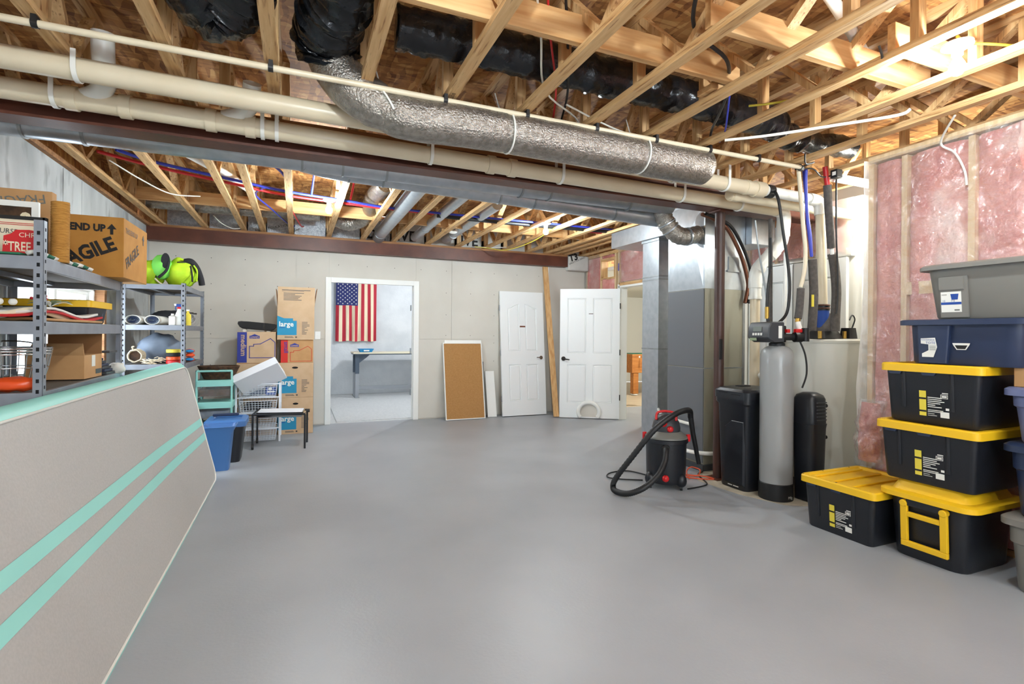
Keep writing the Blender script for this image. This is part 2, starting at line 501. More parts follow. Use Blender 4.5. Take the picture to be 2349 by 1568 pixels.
sb.build('screw_heads', 'ink', wbo, kind='stuff')
# doorway casing and jambs
dt = thing('trim_2', None, None, (1.06, 8.0, 0), kind='structure')
for x0, x1 in ((0.372, 0.447), (1.667, 1.752)):
    MB().box(x0, 7.982, 0, x1, 8.0, 2.165).build('casing', 'white_trim', dt, bevel=0.004)
MB().box(0.447, 7.982, 2.09, 1.667, 8.0, 2.165).build('casing', 'white_trim', dt, bevel=0.004)
MB().box(0.42, 8.0, 0, 0.442, 8.14, 2.12).box(1.672, 8.0, 0, 1.70, 8.14, 2.12).box(0.44, 8.0, 2.10, 1.68, 8.14, 2.12).build('jamb', 'white_trim', dt)
MB().box(0.442, 8.05, 0, 0.455, 8.09, 2.1).box(1.66, 8.05, 0, 1.672, 8.09, 2.1).build('stop', 'white_trim', dt)
# the flag room's own door, folded back out of sight behind the jamb
d3 = thing('door_3', None, None, (1.68, 8.14, 0), kind='structure')
MB().box(1.70, 8.15, 0.01, 2.54, 8.185, 2.09).build('slab', 'white_door', d3)
for z in (0.42, 1.07, 1.75):
    MB().box(1.645, 8.10, z - 0.045, 1.656, 8.15, z + 0.045).build('hinge', 'galv_dull', d3)

# ---- rear right wall: studs, pink batts, plastic, doorway to the games room
we = thing('wall_right', None, None, (XE, 6.3, 0), kind='structure')
def batt(parent, axis, c, a0, a1, z0, z1, depth, seed, name='insulation_batt', mt='pink_batt', nu=10, nv=24):
    b = MB()
    def fn(u, v):
        e = min(u, 1 - u) * 8; e = min(e, 1)
        d = depth * (0.25 + 0.75 * e ** 0.5) * (0.7 + 0.6 * noise.noise(Vector((u * 1.4 + seed, v * 4 + seed * 3, seed)))) + 0.012 * noise.noise(Vector((u * 7 + seed, v * 22, seed)))
        a = a0 + (a1 - a0) * u; z = z0 + (z1 - z0) * v
        return (c - d, a, z) if axis == 'x' else (a, c - d, z)
    b.grid(nu, nv, fn)
    return b.build(name, mt, parent, smooth=80)
def film_sheet(parent, axis, c, a0, a1, z0, z1, seed, nu=50, nv=60, amp=0.018, mt='film', name='vapour_film'):
    b = MB()
    def fn(u, v):
        a = a0 + (a1 - a0) * u; z = z0 + (z1 - z0) * v
        d = amp * (noise.noise(Vector((a * 3.1 + seed, z * 2.2, seed))) + 0.7 * abs(noise.noise(Vector((a * 9 + z * 5 + seed, z * 7 - a * 3, 2.0)))) + 0.45 * (1 - abs(noise.noise(Vector((a * 5 - z * 6, z * 2.5 + seed, 5.0)))) * 2) ** 3 + 0.22 * noise.noise(Vector((a * 22 + z * 16, z * 9 - a * 5, seed))))
        return (c - d, a, z) if axis == 'x' else (a, c - d, z)
    b.grid(nu, nv, fn)
    return b.build(name, mt, parent, smooth=80)
MB().box(XE + 0.105, 4.7, 0, XE + 0.12, 6.27, 2.72).box(XE + 0.105, 6.93, 0, XE + 0.12, 8.1, 2.30).box(XE + 0.105, 6.27, 2.14, XE + 0.12, 7.08, 2.72).box(XE + 0.105, 7.47, 2.30, XE + 0.12, 8.1, 2.72).box(XE + 0.105, 7.08, 2.60, XE + 0.12, 7.47, 2.72).build('sheathing', 'white_wall', we)
studs = [4.72, 5.13, 5.54, 5.95, 6.24, 6.95, 7.05, 7.48, 7.93]
for y in studs:
    MB().box(XE, y - 0.019, 0.04, XE + 0.09, y + 0.019, 2.68).build('stud', 'stud_wood', we)
MB().box(XE, 4.7, 2.68, XE + 0.09, 8.0, 2.735).build('top_plate', 'wood_y', we)
MB().box(XE, 4.7, 0, XE + 0.09, 6.26, 0.04).box(XE, 6.94, 0, XE + 0.09, 8.0, 0.04).build('bottom_plate', 'wood_y', we)
MB().box(XE, 6.26, 2.14, XE + 0.09, 6.95, 2.19).build('header', 'wood_y', we)
sd = 3
for y0, y1, z0, z1 in ((4.74, 5.11, 0.05, 2.67), (5.15, 5.52, 0.05, 2.67), (5.56, 5.93, 0.05, 2.67), (5.97, 6.22, 0.05, 2.67), (6.27, 6.93, 2.20, 2.67), (7.07, 7.46, 0.05, 2.28), (7.07, 7.46, 2.62, 2.67), (7.5, 7.91, 0.05, 2.67)):
    sd += 1.7
    batt(we, 'x', XE + 0.04, y0, y1, z0, z1, 0.07, sd)
for z0, z1 in ((2.27, 2.305), (2.595, 2.63)):
    MB().box(XE - 0.005, 7.05, z0, XE + 0.12, 7.48, z1).build('vent_frame', 'wood_y', we)
MB().box(XE - 0.005, 7.05, 2.305, XE + 0.12, 7.085, 2.595).box(XE - 0.005, 7.455, 2.305, XE + 0.12, 7.48, 2.595).build('vent_frame', 'wood_z', we)
film_sheet(we, 'x', XE - 0.02, 4.7, 6.93, 2.18, 2.72, 5.0, nu=40, nv=12)
film_sheet(we, 'x', XE - 0.02, 7.49, 7.99, 0.3, 2.72, 9.0, nu=12, nv=40)
MB().box(XE - 0.012, 6.93, 2.38, XE - 0.006, 6.96, 2.5).build('tape', 'pex_blue', we)
# games-room door casing
dt2 = thing('trim_3', None, None, (XE, 6.6, 0), kind='structure')
MB().box(XE - 0.02, 6.90, 0, XE + 0.13, 6.93, 2.13).box(XE - 0.02, 6.26, 0, XE + 0.13, 6.285, 2.13).box(XE - 0.02, 6.26, 2.105, XE + 0.13, 6.93, 2.135).build('jamb', 'white_trim', dt2)
MB().box(XE - 0.02, 6.93, 0, XE, 6.955, 2.16).box(XE - 0.02, 6.235, 0, XE, 6.26, 2.16).build('casing', 'white_trim', dt2)
# games room shell
gr = MB()
gr.box(9.6, 4.7, 0, 9.7, 12.5, 2.5).box(4.81, 12.4, 0, 9.7, 12.5, 2.5).box(4.87, 4.6, 0, 9.7, 4.7, 2.5).box(4.87, 8.1, 0, 4.95, 12.4, 2.5)
gr.box(4.87, 4.7, 2.44, 9.6, 12.4, 2.5)
gr.build('wall_games_room', 'white_wall', kind='structure')
# flag room shell
fl = MB()
fl.box(-0.7, 11.85, 0, 3.6, 11.95, 2.9).box(-0.7, 8.12, 0, -0.6, 11.9, 2.9).box(3.5, 8.12, 0, 3.6, 11.9, 2.9).box(-0.7, 8.12, 2.8, 3.6, 11.9, 2.9).box(-0.6, 8.12, 2.5, 3.5, 8.2, 2.85)
fl.build('wall_flag_room', 'concrete_pale', kind='structure')
MB().box(0.55, 8.15, 0.0, 3.4, 10.9, 0.012).build('floor_carpet', 'floor_pale', kind='structure')

# ---- near right wall: studs, pink batts, plastic film
wr = thing('wall_right_near', None, None, (XR, 0, 0), kind='structure')
MB().box(XR + 0.10, -2.6, 0, XR + 0.115, 2.615, ZC).build('sheathing', 'white_wall', wr)
ys = [2.36 - 0.406 * k for k in range(13)]
for y in ys + [2.595]:
    MB().box(XR, y - 0.019, 0.04, XR + 0.09, y + 0.019, 2.68).build('stud', 'stud_wood', wr)
MB().box(XR - 0.005, -2.6, 2.69, XR + 0.10, 2.615, 2.735).build('top_plate', 'stud_wood', wr)
MB().box(XR, -2.6, 0, XR + 0.09, 2.615, 0.04).build('bottom_plate', 'wood_y', wr)
MB().box(XR, 1.97, 1.66, XR + 0.09, 2.34, 1.75).box(XR, 1.565, 1.62, XR + 0.09, 1.93, 1.71).build('blocking', 'stud_wood', wr)
for k, y in enumerate(ys[:-1]):
    if y > -1.5:
        batt(wr, 'x', XR + 0.055, y - 0.387, y - 0.019, 0.05, 2.67, 0.085, 20 + k * 2.3)
batt(wr, 'x', XR + 0.06, 2.379, 2.577, 0.05, 2.67, 0.08, 77, nu=6)
film_sheet(wr, 'x', XR - 0.028, 0.6, 2.63, 0.36, 2.70, 3.3, nu=150, nv=180, amp=0.015)
# the film wraps round the wall's end, ragged at the foot
b = MB()
def fe(u, v):
    z = 0.33 + 2.38 * v
    s = 0.02 * noise.noise(Vector((u * 3, z * 4, 1.0)))
    k = max(0.0, 1 - abs(z - 0.95) / 0.75)
    a = u * math.pi * 0.5
    return (XR - 0.04 + 0.16 * math.sin(a) - 0.02 * k + s, 2.605 + 0.02 + 0.03 * (1 - math.cos(a)) + 0.05 * k * (1 - v) + s, z)
b.grid(10, 60, fe)
b.build('vapour_film', 'film_white', wr, smooth=80)
b = MB()
def fk(u, v):
    z = 0.40 + 0.45 * v
    a = -math.pi * 0.5 + u * math.pi
    r = 0.062 * (math.sin(math.pi * min(1, v * 0.8 + 0.12)) ** 0.6) * (1 + 0.7 * noise.noise(Vector((u * 5, v * 5, 8))))
    return (XR - 0.02 - r * math.cos(a) * 1.2, 2.56 + 0.08 * math.sin(a) + 0.02 * (1 - v), z)
b.grid(16, 18, fk)
b.build('loose_batt', 'pink_batt', wr, smooth=80)
b = MB()
def fk2(u, v):
    p = Vector(fk(u, v * 1.15 - 0.1)); c0 = Vector((XR - 0.02, 2.56, p.z)); d = p - c0
    return c0 + d * (1.25 + 0.25 * noise.noise(Vector((u * 9, v * 7, 3))))
b.grid(22, 26, fk2)
b.build('loose_film', 'film', wr, smooth=80)

# ---- utility nook behind the near right wall
wn = thing('wall_nook', None, None, (5.05, 4, 0), kind='structure')
MB().box(5.06, 3.40, 0, 5.16, 4.72, ZC).box(4.87, 4.62, 0, 5.10, 4.72, ZC).build('backing', 'white_wall', wn)
MB().box(5.06, 3.30, 0, 6.0, 3.40, ZC).box(5.9, 2.4, 0, 6.0, 3.4, ZC).box(4.2, 2.5, 0, 6.0, 2.6, ZC).build('backing', 'white_wall', wn)
for k, (y0, y1) in enumerate(((3.42, 3.8), (3.84, 4.22), (4.26, 4.6))):
    batt(wn, 'x', 5.04, y0, y1, 2.2, 2.72, 0.05, 50 + k * 3, nv=10)
for y in (3.41, 3.82, 4.24, 4.61):
    MB().box(5.02, y - .019, 2.17, 5.06, y + .019, 2.72).build('stud', 'wood_z', wn)
MB().box(4.99, 3.36, 2.15, 5.06, 4.62, 2.17).build('ledge', 'white_trim', wn)
film_sheet(wn, 'x', 4.985, 3.72, 4.62, 2.16, 2.72, 4.0, nu=20, nv=14)
film_sheet(wn, 'x', 4.985, 3.34, 3.72, 2.16, 2.72, 7.0, nu=12, nv=14, mt='film_white')
# wall behind the camera
MB().box(-2.0, -2.7, 0, 0.0, -2.6, ZS).box(2.4, -2.7, 0, 6.0, -2.6, ZS).box(0.0, -2.7, 0, 2.4, -2.6, 0.85).box(0.0, -2.7, 2.15, 2.4, -2.6, ZS).build('wall_rear', 'drywall', kind='structure')
w2 = thing('added_window', None, None, (1.2, -2.65, 0.85), kind='structure')  # unseen window, added to let fill daylight in from behind the camera
MB().box(0.0, -2.68, 0.85, 2.4, -2.62, 0.90).box(0.0, -2.68, 2.10, 2.4, -2.62, 2.15).box(0.0, -2.68, 0.90, 0.05, -2.62, 2.10).box(2.35, -2.68, 0.90, 2.4, -2.62, 2.10).box(1.17, -2.68, 0.90, 1.23, -2.62, 2.10).build('window_frame', 'white_trim', w2)
for x0, x1 in ((0.05, 1.17), (1.23, 2.35)):
    MB().box(x0, -2.655, 0.90, x1, -2.65, 2.10).build('pane', 'glass_pane', w2)
MB().box(6.0, -2.7, 0, 6.1, 4.7, ZS).build('wall_outer', 'drywall', kind='structure')
MB().box(XE + 0.13, 4.7, ZC, XE + 0.2, 8.1, ZS).box(-2.0, 8.12, 2.5, 6.1, 8.2, ZS).build('wall_rim', 'osb', kind='structure')

# ================================================================== steel beams and column
def ibeam(name, label, x0, x1, yc, z0, z1, w=0.16):
    t = thing(name, label, 'beam', ((x0 + x1) / 2, yc, z0))
    MB().box(x0, yc - w / 2, z0, x1, yc + w / 2, z0 + 0.016).build('lower_flange', 'steel_primer', t)
    MB().box(x0, yc - 0.006, z0 + 0.016, x1, yc + 0.006, z1 - 0.016).build('web', 'steel_primer', t)
    MB().box(x0, yc - w / 2, z1 - 0.016, x1, yc + w / 2, z1).build('upper_flange', 'steel_primer', t)
    MB().box(x0, yc - w / 2 + 0.01, z1, x1, yc + w / 2 - 0.01, ZC - 0.002).build('nailer', 'plate_wood', t)
    return t
ibeam('steel_beam', 'long dark brown steel beam crossing the room above the column', -1.8, 4.95, 3.73, 2.53, 2.70)
bk = ibeam('steel_beam', 'red-brown steel beam running along the top of the drywall at the back', -1.8, 4.32, 7.93, 2.525, 2.70, 0.13)
MB().box(-1.8, 7.868, 2.541, 4.32, 7.925, 2.684).build('web_cover', 'steel_primer', bk)
c = thing('steel_column', 'rust-brown round steel column under the long beam', 'column', (3.69, 3.74, 0))
MB().cyl((3.69, 3.74, 0.012), (3.69, 3.74, 2.516), 0.046, 24).build('shaft', 'column_paint', c, smooth=40)
MB().box(3.60, 3.66, 0, 3.78, 3.82, 0.012).build('base_plate', 'steel_primer', c)
MB().box(3.61, 3.655, 2.516, 3.77, 3.805, 2.529).build('cap_plate', 'steel_primer', c)
MB().box(3.653, 3.688, 1.13, 3.668, 3.70, 1.32).box(3.668, 3.684, 1.13, 3.68, 3.696, 1.32).build('tape', 'ink', c)

# ================================================================== floor trusses
def truss(name, label, x, y0, y1, nodes, verts, group):
    t = local(name, label, 'truss', (x, y0, ZC), group=group)
    L = y1 - y0
    w2 = 0.032
    MB().box(-w2, 0, 0, w2, L, 0.038).build('bottom_chord', 'wood_y', t)
    MB().box(-w2, 0, ZS - ZC - 0.038, w2, L, ZS - ZC - 0.0005).build('top_chord', 'wood_y', t)
    hb, ht = 0.038, ZS - ZC - 0.038
    for v in verts:
        MB().box(-w2 + .002, v - y0 - 0.019, hb, w2 - .002, v - y0 + 0.019, ht).build('web_post', 'wood_z', t)
    for a, b_ in nodes:          # a at the bottom chord, b at the top chord
        a -= y0; b_ -= y0
        d = Vector((0, b_ - a, ht - hb)); n = Vector((0, d.z, -d.y)).normalized() * 0.018
        m = MB()
        pts = []
        for sx in (-w2 + .002, w2 - .002):
            for (q, zz, s) in ((a, hb, 1), (a, hb, -1), (b_, ht, -1), (b_, ht, 1)):
                k = 0.018 * d.length / d.z
                pts.append((sx, q + s * k, zz))
        m.add(pts, [(0, 1, 2, 3), (7, 6, 5, 4), (0, 4, 5, 1), (1, 5, 6, 2), (2, 6, 7, 3), (3, 7, 4, 0)])
        m.build('web_diagonal', 'wood_z', t)
    return t
NB = [(3.34, 3.62), (3.28, 3.04), (2.06, 2.38), (2.00, 1.56), (0.92, 1.50), (0.86, 0.36), (-0.22, 0.30), (-0.28, -0.78), (-1.36, -0.84)]
NV = [3.68, 3.01, 2.42, 1.53, -0.25, -2.4]
near = []
tr0 = None
for k in range(-3, 11):
    x = -0.138 + 0.4796 * k
    lab = 'pale wooden floor truss over the near half of the room, %s from the left' % ORD[k + 3]
    if tr0 is None:
        tr0 = truss('floor_truss', lab, x, -2.55, 3.72, NB, NV, 'floor trusses of the near ceiling bay'); t = tr0
    else:
        t = copy_tree(tr0); t.location.x = x; t['label'] = lab
    near.append(t)
FB = [(4.25, 3.98), (4.31, 4.72), (5.20, 4.78), (5.26, 5.66), (6.22, 5.74), (6.28, 6.60), (7.40, 7.02), (7.46, 7.82)]
FV = [3.80, 4.75, 6.64, 6.98, 7.90]
tf0 = None
fx = [-1.64, -1.155, -0.69, -0.45, -0.094, 0.404, 0.887, 1.335, 1.867, 2.36, 2.82, 3.16, 3.60, 3.95, 4.12, 4.30, 4.66]
for i, x in enumerate(fx):
    lab = 'pale wooden floor truss over the far half of the room, %s from the left' % ORD[i]
    if tf0 is None:
        tf0 = truss('floor_truss', lab, x, 3.745, 7.99, FB, FV, 'floor trusses of the far ceiling bay')
    else:
        t = copy_tree(tf0); t.location.x = x; t['label'] = lab
text('BOTTOM', 0.034, frame((-0.012, 2.86 + 2.55, -0.0003), (0, 1, 0), (1, 0, 0)), 'ink', near[5], 'stamp')
def board(name, label, x0, y0, z0, x1, y1, z1, mt='lumber_x', **k):
    return MB().box(x0, y0, z0, x1, y1, z1).build(name, mt, label=label, cat='lumber', bevel=0.003, **k)
board('strongback', 'long orange-brown board laid across the near trusses above the silver duct', 0.24, 2.19, ZC + 0.04, 2.30, 2.228, ZC + 0.18)
board('strongback', 'board across the near trusses ending left of the bare bulb', 1.74, 1.83, ZC + 0.04, 3.40, 1.868, ZC + 0.18)
board('strongback', 'board across the trusses between the bare bulb and pink wall', 2.72, 1.62, ZC + 0.04, 4.1, 1.658, ZC + 0.18)
board('strongback', 'board across the far trusses from the concrete wall to the bulb', -1.70, 6.66, ZC + 0.04, 0.97, 6.698, ZC + 0.18)
board('strongback', 'board across the far trusses right of the steel pipes', 1.15, 6.70, ZC + 0.04, 4.5, 6.738, ZC + 0.18)
board('blocking_board', 'short flat block nailed under the joists beside the far lamp', 2.20, 2.30, ZC + 0.045, 2.30, 2.42, ZC + 0.08)

# foil boards and printed wrap closing the truss bays above the back beam
fs = sorted(fx)
i = 0
for a, b_ in zip(fs[:-1], fs[1:]):
    if b_ - a < 0.2: continue
    i += 1
    foil = a < 0.9
    o = MB().box(a + 0.04, 8.0, ZC + 0.002, b_ - 0.04, 8.03, ZS - 0.06).build('insulation_board', 'foil' if foil else 'house_wrap', label='%s insulation board in the %s truss bay from the left above the back beam' % ('shiny foil' if foil else 'white printed', ORD[i - 1]), cat='insulation', group='insulation boards above the back beam')
    OFF[o] = Vector(o.location)
    mm = frame((a + 0.06, 7.9995, ZC + 0.05), (1, 0, 0), (0, 0, 1))
    w_ = b_ - a - 0.1
    if i == 4: text('INSULATION F', 0.05, frame((a + 0.05, 7.9995, ZC + 0.06), (1, 0, 0.25), (0, 0, 1)), 'ink', o)
    if i in (8, 10): text('IVE', 0.22, mm, 'ink', o, bold=0.006)
    if i == 7: text('DR', 0.2, mm, 'ink', o, bold=0.006)
o = MB().box(4.335, 7.86, 2.47, 4.74, 7.99, 2.73).build('wrapped_block', 'house_wrap', label='white printed insulation block beside the end of the back beam', cat='insulation', bevel=0.02)
OFF[o] = Vector(o.location)
text('T3', 0.16, frame((4.36, 7.859, 2.62), (1, 0, 0.3), (0, 0, 1)), 'ink', o, bold=0.006)
text('SARATOGA SERIES', 0.042, frame((4.35, 7.859, 2.56), (1, 0, 0.45), (0, 0, 1)), 'ink', o)

# ================================================================== lamps
def lampholder(label, x, y, z, power=BULB, col=WARM, r=0.032):
    t = thing('bare_bulb_lamp', label, 'lamp', (x, y, z - 0.16), group='bare bulb ceiling lamps')
    MB().lathe([(0.062, 0), (0.062, -0.012), (0.045, -0.022), (0.024, -0.03), (0.022, -0.055), (0.018, -0.056)], 24, (x, y, z)).build('lampholder', 'porcelain', t, smooth=40)
    b = MB().lathe([(0.004, -0.148), (0.018, -0.144), (0.028, -0.13), (r, -0.115), (0.030, -0.098), (0.020, -0.078), (0.014, -0.066), (0.013, -0.057)], 14, (x, y, z))
    nm = 'glow_%s' % str(power).replace('.', '_') + ('w' if col == WARM else 'n')
    if nm not in MATS:
        m = bpy.data.materials.new('bulb_glow'); m.use_nodes = True; nt = m.node_tree
        nt.nodes.remove(nt.nodes['Principled BSDF'])
        e = nt.nodes.new('ShaderNodeEmission'); e.inputs[0].default_value = (*col, 1); e.inputs[1].default_value = power / (math.pi * 0.0135)
        nt.links.new(e.outputs[0], [n for n in nt.nodes if n.type == 'OUTPUT_MATERIAL'][0].inputs[0])
        MATS[nm] = m
    b.build('bulb', nm, t, smooth=60)
    return t
lampholder('bare bulb in white porcelain holder at upper right of the near ceiling', 2.86, 1.43, 2.735, BULB * 0.4)
lampholder('bare bulb in white holder hanging over the stacked moving boxes', 0.29, 5.67, 2.735, BULB * 0.72)
lampholder('bare bulb in white holder under the far trusses right of centre', 2.83, 5.72, 2.735, BULB * 0.6)
lampholder('added fill bulb overhead just left of the camera', 0.25, 0.9, 2.735, BULB * 0.5)  # out-of-frame lamp added to brighten the near half
lampholder('added fill bulb behind the camera on the left', 0.3, -1.4, 2.735, BULB * 0.7)  # added lamp, fills the room from behind, left
lampholder('added fill bulb behind the camera on the right', 2.86, -1.4, 2.735, BULB * 0.75)  # added lamp, its twin on the right, for even fill
lampholder('bare bulb in the utility nook above the water heater', 4.78, 2.84, 2.735, BULB * 0.4, NEUT)
lampholder('added unseen bulb on the ceiling of the flag room', 2.6, 9.6, 2.8, BULB * 0.95, (0.95, 0.98, 1.0))  # added in place of that room's window daylight
lampholder('added unseen bulb on the ceiling of the games room', 7.2, 8.0, 2.44, BULB * 1.3, NEUT)  # added out of view to brighten what shows through the door

# ================================================================== pipes under the near trusses
def lerp(a, b, t): return tuple(a[i] + (b[i] - a[i]) * t for i in range(3))
def pipe(name, label, p0, p1, r, mt='pvc', base=None, cat='pipe'):
    t = thing(name, label, cat, base or lerp(p0, p1, 0.5))
    MB().cyl(p0, p1, r, 24).build('pipe', mt, t, smooth=40)
    return t
def along(p0, p1, x): return lerp(p0, p1, (x - p0[0]) / (p1[0] - p0[0]))
def coupling(t, p0, p1, x, half, r, mt='pvc'):
    MB().cyl(along(p0, p1, x - half), along(p0, p1, x + half), r, 24).build('coupling', mt, t, smooth=40)
def hanger(t, p0, p1, x, r, top, mt='pvc_white'):
    c = along(p0, p1, x); m = MB()
    pts = []
    for k in range(13):
        a = R(-180 + 180 * k / 12)
        pts.append((c[0], c[1] + r * 1.06 * math.cos(a), c[2] + r * 1.06 * math.sin(a)))
    pts = [(c[0], c[1] - r * 1.06, top)] + pts + [(c[0], c[1] + r * 1.06, top)]
    w2 = 0.011
    vs = []; fs = []
    for p in pts:
        d = Vector((0, p[1] - c[1], p[2] - c[2])); d = d.normalized() * 0.006 if p[2] < c[2] + 0.001 else Vector((0, math.copysign(0.006, p[1] - c[1]), 0))
        for s in (-w2, w2):
            vs.append((p[0] + s, p[1], p[2])); vs.append((p[0] + s, p[1] + d.y, p[2] + d.z))
    for i in range(len(pts) - 1):
        a = i * 4; b = a + 4
        fs += [(a, a + 2, b + 2, b), (a + 1, b + 1, b + 3, a + 3), (a, b, b + 1, a + 1), (a + 2, a + 3, b + 3, b + 2)]
    m.add(vs, fs)
    m.build('hanger', mt, t, smooth=50)
A0, A1 = (-1.8, 3.225, 2.672), (3.62, 3.225, 2.595)
up = pipe('drain_pipe', 'upper cream plastic drain pipe hung below the near trusses', A0, A1, 0.057)
for x in (-1.03, 2.70, 3.22): hanger(up, A0, A1, x, 0.057, ZC)
coupling(up, A0, A1, 3.60, 0.05, 0.066)
coupling(up, A0, A1, 3.46, 0.02, 0.062)
B0, B1 = (-1.8, 3.55, 2.637), (4.20, 3.55, 2.553)
lo = pipe('drain_pipe', 'lower cream drain pipe with couplings running along the brown beam', B0, B1, 0.057)
for x in (-1.158, -0.911, -0.489, -0.278, 1.47, 1.30): coupling(lo, B0, B1, x, 0.028, 0.066)
for x in (-1.23, -0.21, -0.13, 0.85, 1.876, 3.05, 3.72): hanger(lo, B0, B1, x, 0.057, ZC - 0.03)
MB().tube(spline([(-1.10, 3.55, 2.64), (-1.03, 3.52, 2.67), (-0.98, 3.45, 2.72), (-0.965, 3.36, 2.80), (-0.96, 3.33, 2.92)], 5), 0.052, 20).build('wye_branch', 'pvc_white', lo, smooth=50)
MB().tube(spline([(-0.42, 3.55, 2.64), (-0.34, 3.53, 2.67), (-0.28, 3.48, 2.72), (-0.26, 3.40, 2.82)], 5), 0.05, 20).build('wye_branch', 'pvc_white', lo, smooth=50)
MB().tube(spline([B1, (4.27, 3.55, 2.545), (4.305, 3.555, 2.50), (4.31, 3.56, 2.43), (4.31, 3.57, 2.36)], 6), 0.062, 20).build('elbow', 'pvc_white', lo, smooth=50)
MB().cyl((4.31, 3.57, 2.40), (4.31, 3.57, 2.31), 0.064, 20).build('coupling', 'pvc_white', lo, smooth=50)
MB().tube(spline([(4.31, 3.57, 2.33), (4.30, 3.585, 2.25), (4.25, 3.62, 2.17), (4.17, 3.68, 2.06), (4.13, 3.71, 1.98), (4.125, 3.72, 1.90)], 6), 0.060, 20).build('offset_bend', 'pvc_white', lo, smooth=50)
MB().cyl((4.265, 3.61, 2.19), (4.225, 3.64, 2.13), 0.066, 20).cyl((4.155, 3.69, 2.03), (4.135, 3.705, 1.99), 0.066, 20).build('coupling', 'pvc_white', lo, smooth=50)
MB().cyl((4.125, 3.72, 1.92), (4.125, 3.72, 1.82), 0.062, 20).cyl((4.125, 3.72, 1.82), (4.125, 3.72, 1.74), 0.055, 20).cyl((4.125, 3.72, 1.74), (4.125, 3.72, 1.71), 0.062, 20).build('reducer', 'pvc_white', lo, smooth=50)
MB().cyl((4.125, 3.72, 1.73), (4.125, 3.72, 0.10), 0.046, 20).build('riser', 'pvc', lo, smooth=50)
MB().lathe([(0.075, 0), (0.075, 0.04), (0.06, 0.06), (0.05, 0.1)], 20, (4.125, 3.72, 0.0)).build('floor_flange', 'pvc_white', lo, smooth=50)
MB().cyl((4.20, 3.62, 0.97), (4.12, 3.72, 0.97), 0.03, 14).build('side_inlet', 'pvc_white', lo, smooth=50)
C0, C1 = (3.40, 3.345, 2.565), (4.95, 3.345, 2.535)
mid = pipe('drain_pipe', 'cream pipe lying between the two big drain pipes and entering the nook', C0, C1, 0.05)
coupling(mid, C0, C1, 3.46, 0.04, 0.058)
# heater vent
vt = thing('heater_vent_pipe', 'cream vent pipe rising from the water heater and turning left under the trusses', 'pipe', (4.30, 3.17, 1.50))
MB().tube([(3.60, 3.225, 2.596), (4.17, 3.19, 2.57)], 0.045, 20).build('run', 'pvc_white', vt, smooth=50)
MB().tube(spline([(4.17, 3.19, 2.57), (4.26, 3.185, 2.56), (4.30, 3.18, 2.52), (4.31, 3.18, 2.44)], 5), 0.052, 20).build('elbow', 'pvc_white', vt, smooth=50)
MB().cyl((4.31, 3.18, 2.46), (4.355, 3.19, 1.60), 0.042, 20).build('riser', 'pvc', vt, smooth=50)
MB().cyl((3.69, 3.222, 2.592), (3.75, 3.218, 2.590), 0.056, 20).build('clamp', 'wire_black', vt, smooth=50)

# grey conduit with black straps
cd = thing('conduit', 'thin white water line strapped under the near trusses in front of the silver duct', 'pipe', (1, 2.905, 2.68))
MB().cyl((-1.8, 2.905, 2.702), (3.70, 2.905, 2.702), 0.0165, 14).build('pipe', 'pvc', cd, smooth=50)
for x in (-1.08, -0.138, 0.78, 1.80, 1.30, 2.28, 2.76, 3.24):
    MB().cyl((x - 0.012, 2.905, 2.702), (x + 0.012, 2.905, 2.702), 0.021, 14).box(x - .01, 2.884, 2.70, x + .01, 2.926, 2.7345).build('strap', 'wire_black', cd)
MB().cyl((3.69, 2.905, 2.702), (3.73, 2.92, 2.702), 0.024, 14).build('tee', 'wire_black', cd)

# ================================================================== galvanised round ducts behind the beam
ga = thing('round_duct', 'galvanised round duct running behind the brown beam from the left wall', 'duct', (1, 4.04, 2.6))
MB().cyl((-1.78, 4.04, 2.60), (0.10, 4.04, 2.60), 0.075, 24).build('pipe', 'galv', ga, smooth=50)
MB().cyl((0.10, 4.04, 2.605), (3.35, 4.04, 2.615), 0.082, 24).build('pipe', 'galv', ga, smooth=50)
for x in (-1.55, -1.25, 0.02, 0.30, 0.62, 1.75, 2.02, 2.85):
    MB().cyl((x - 0.008, 4.04, 2.604), (x + 0.008, 4.04, 2.604), 0.086, 24).build('seam_band', 'galv_dull', ga, smooth=50)
gb = thing('round_duct', 'second galvanised round duct branching off beside the first below the far trusses', 'duct', (1.8, 4.2, 2.55))
MB().tube(spline([(0.02, 4.04, 2.60), (0.16, 4.12, 2.60), (0.34, 4.20, 2.61), (0.6, 4.21, 2.605)], 5), 0.08, 24).build('wye', 'galv', gb, smooth=50)
MB().cyl((0.6, 4.21, 2.605), (3.35, 4.22, 2.525), 0.08, 24).build('pipe', 'galv', gb, smooth=50)
for x in (0.36, 0.62, 1.62, 1.95, 2.8):
    z = 2.605 - (x - 0.6) * 0.029
    MB().cyl((x - 0.008, 4.21, z), (x + 0.008, 4.21, z), 0.085, 24).build('seam_band', 'galv_dull', gb, smooth=50)
MB().tube(spline([(1.02, 4.21, 2.60), (1.06, 4.34, 2.66), (1.08, 4.5, 2.72)], 4), 0.075, 20).build('takeoff', 'galv', gb, smooth=50)
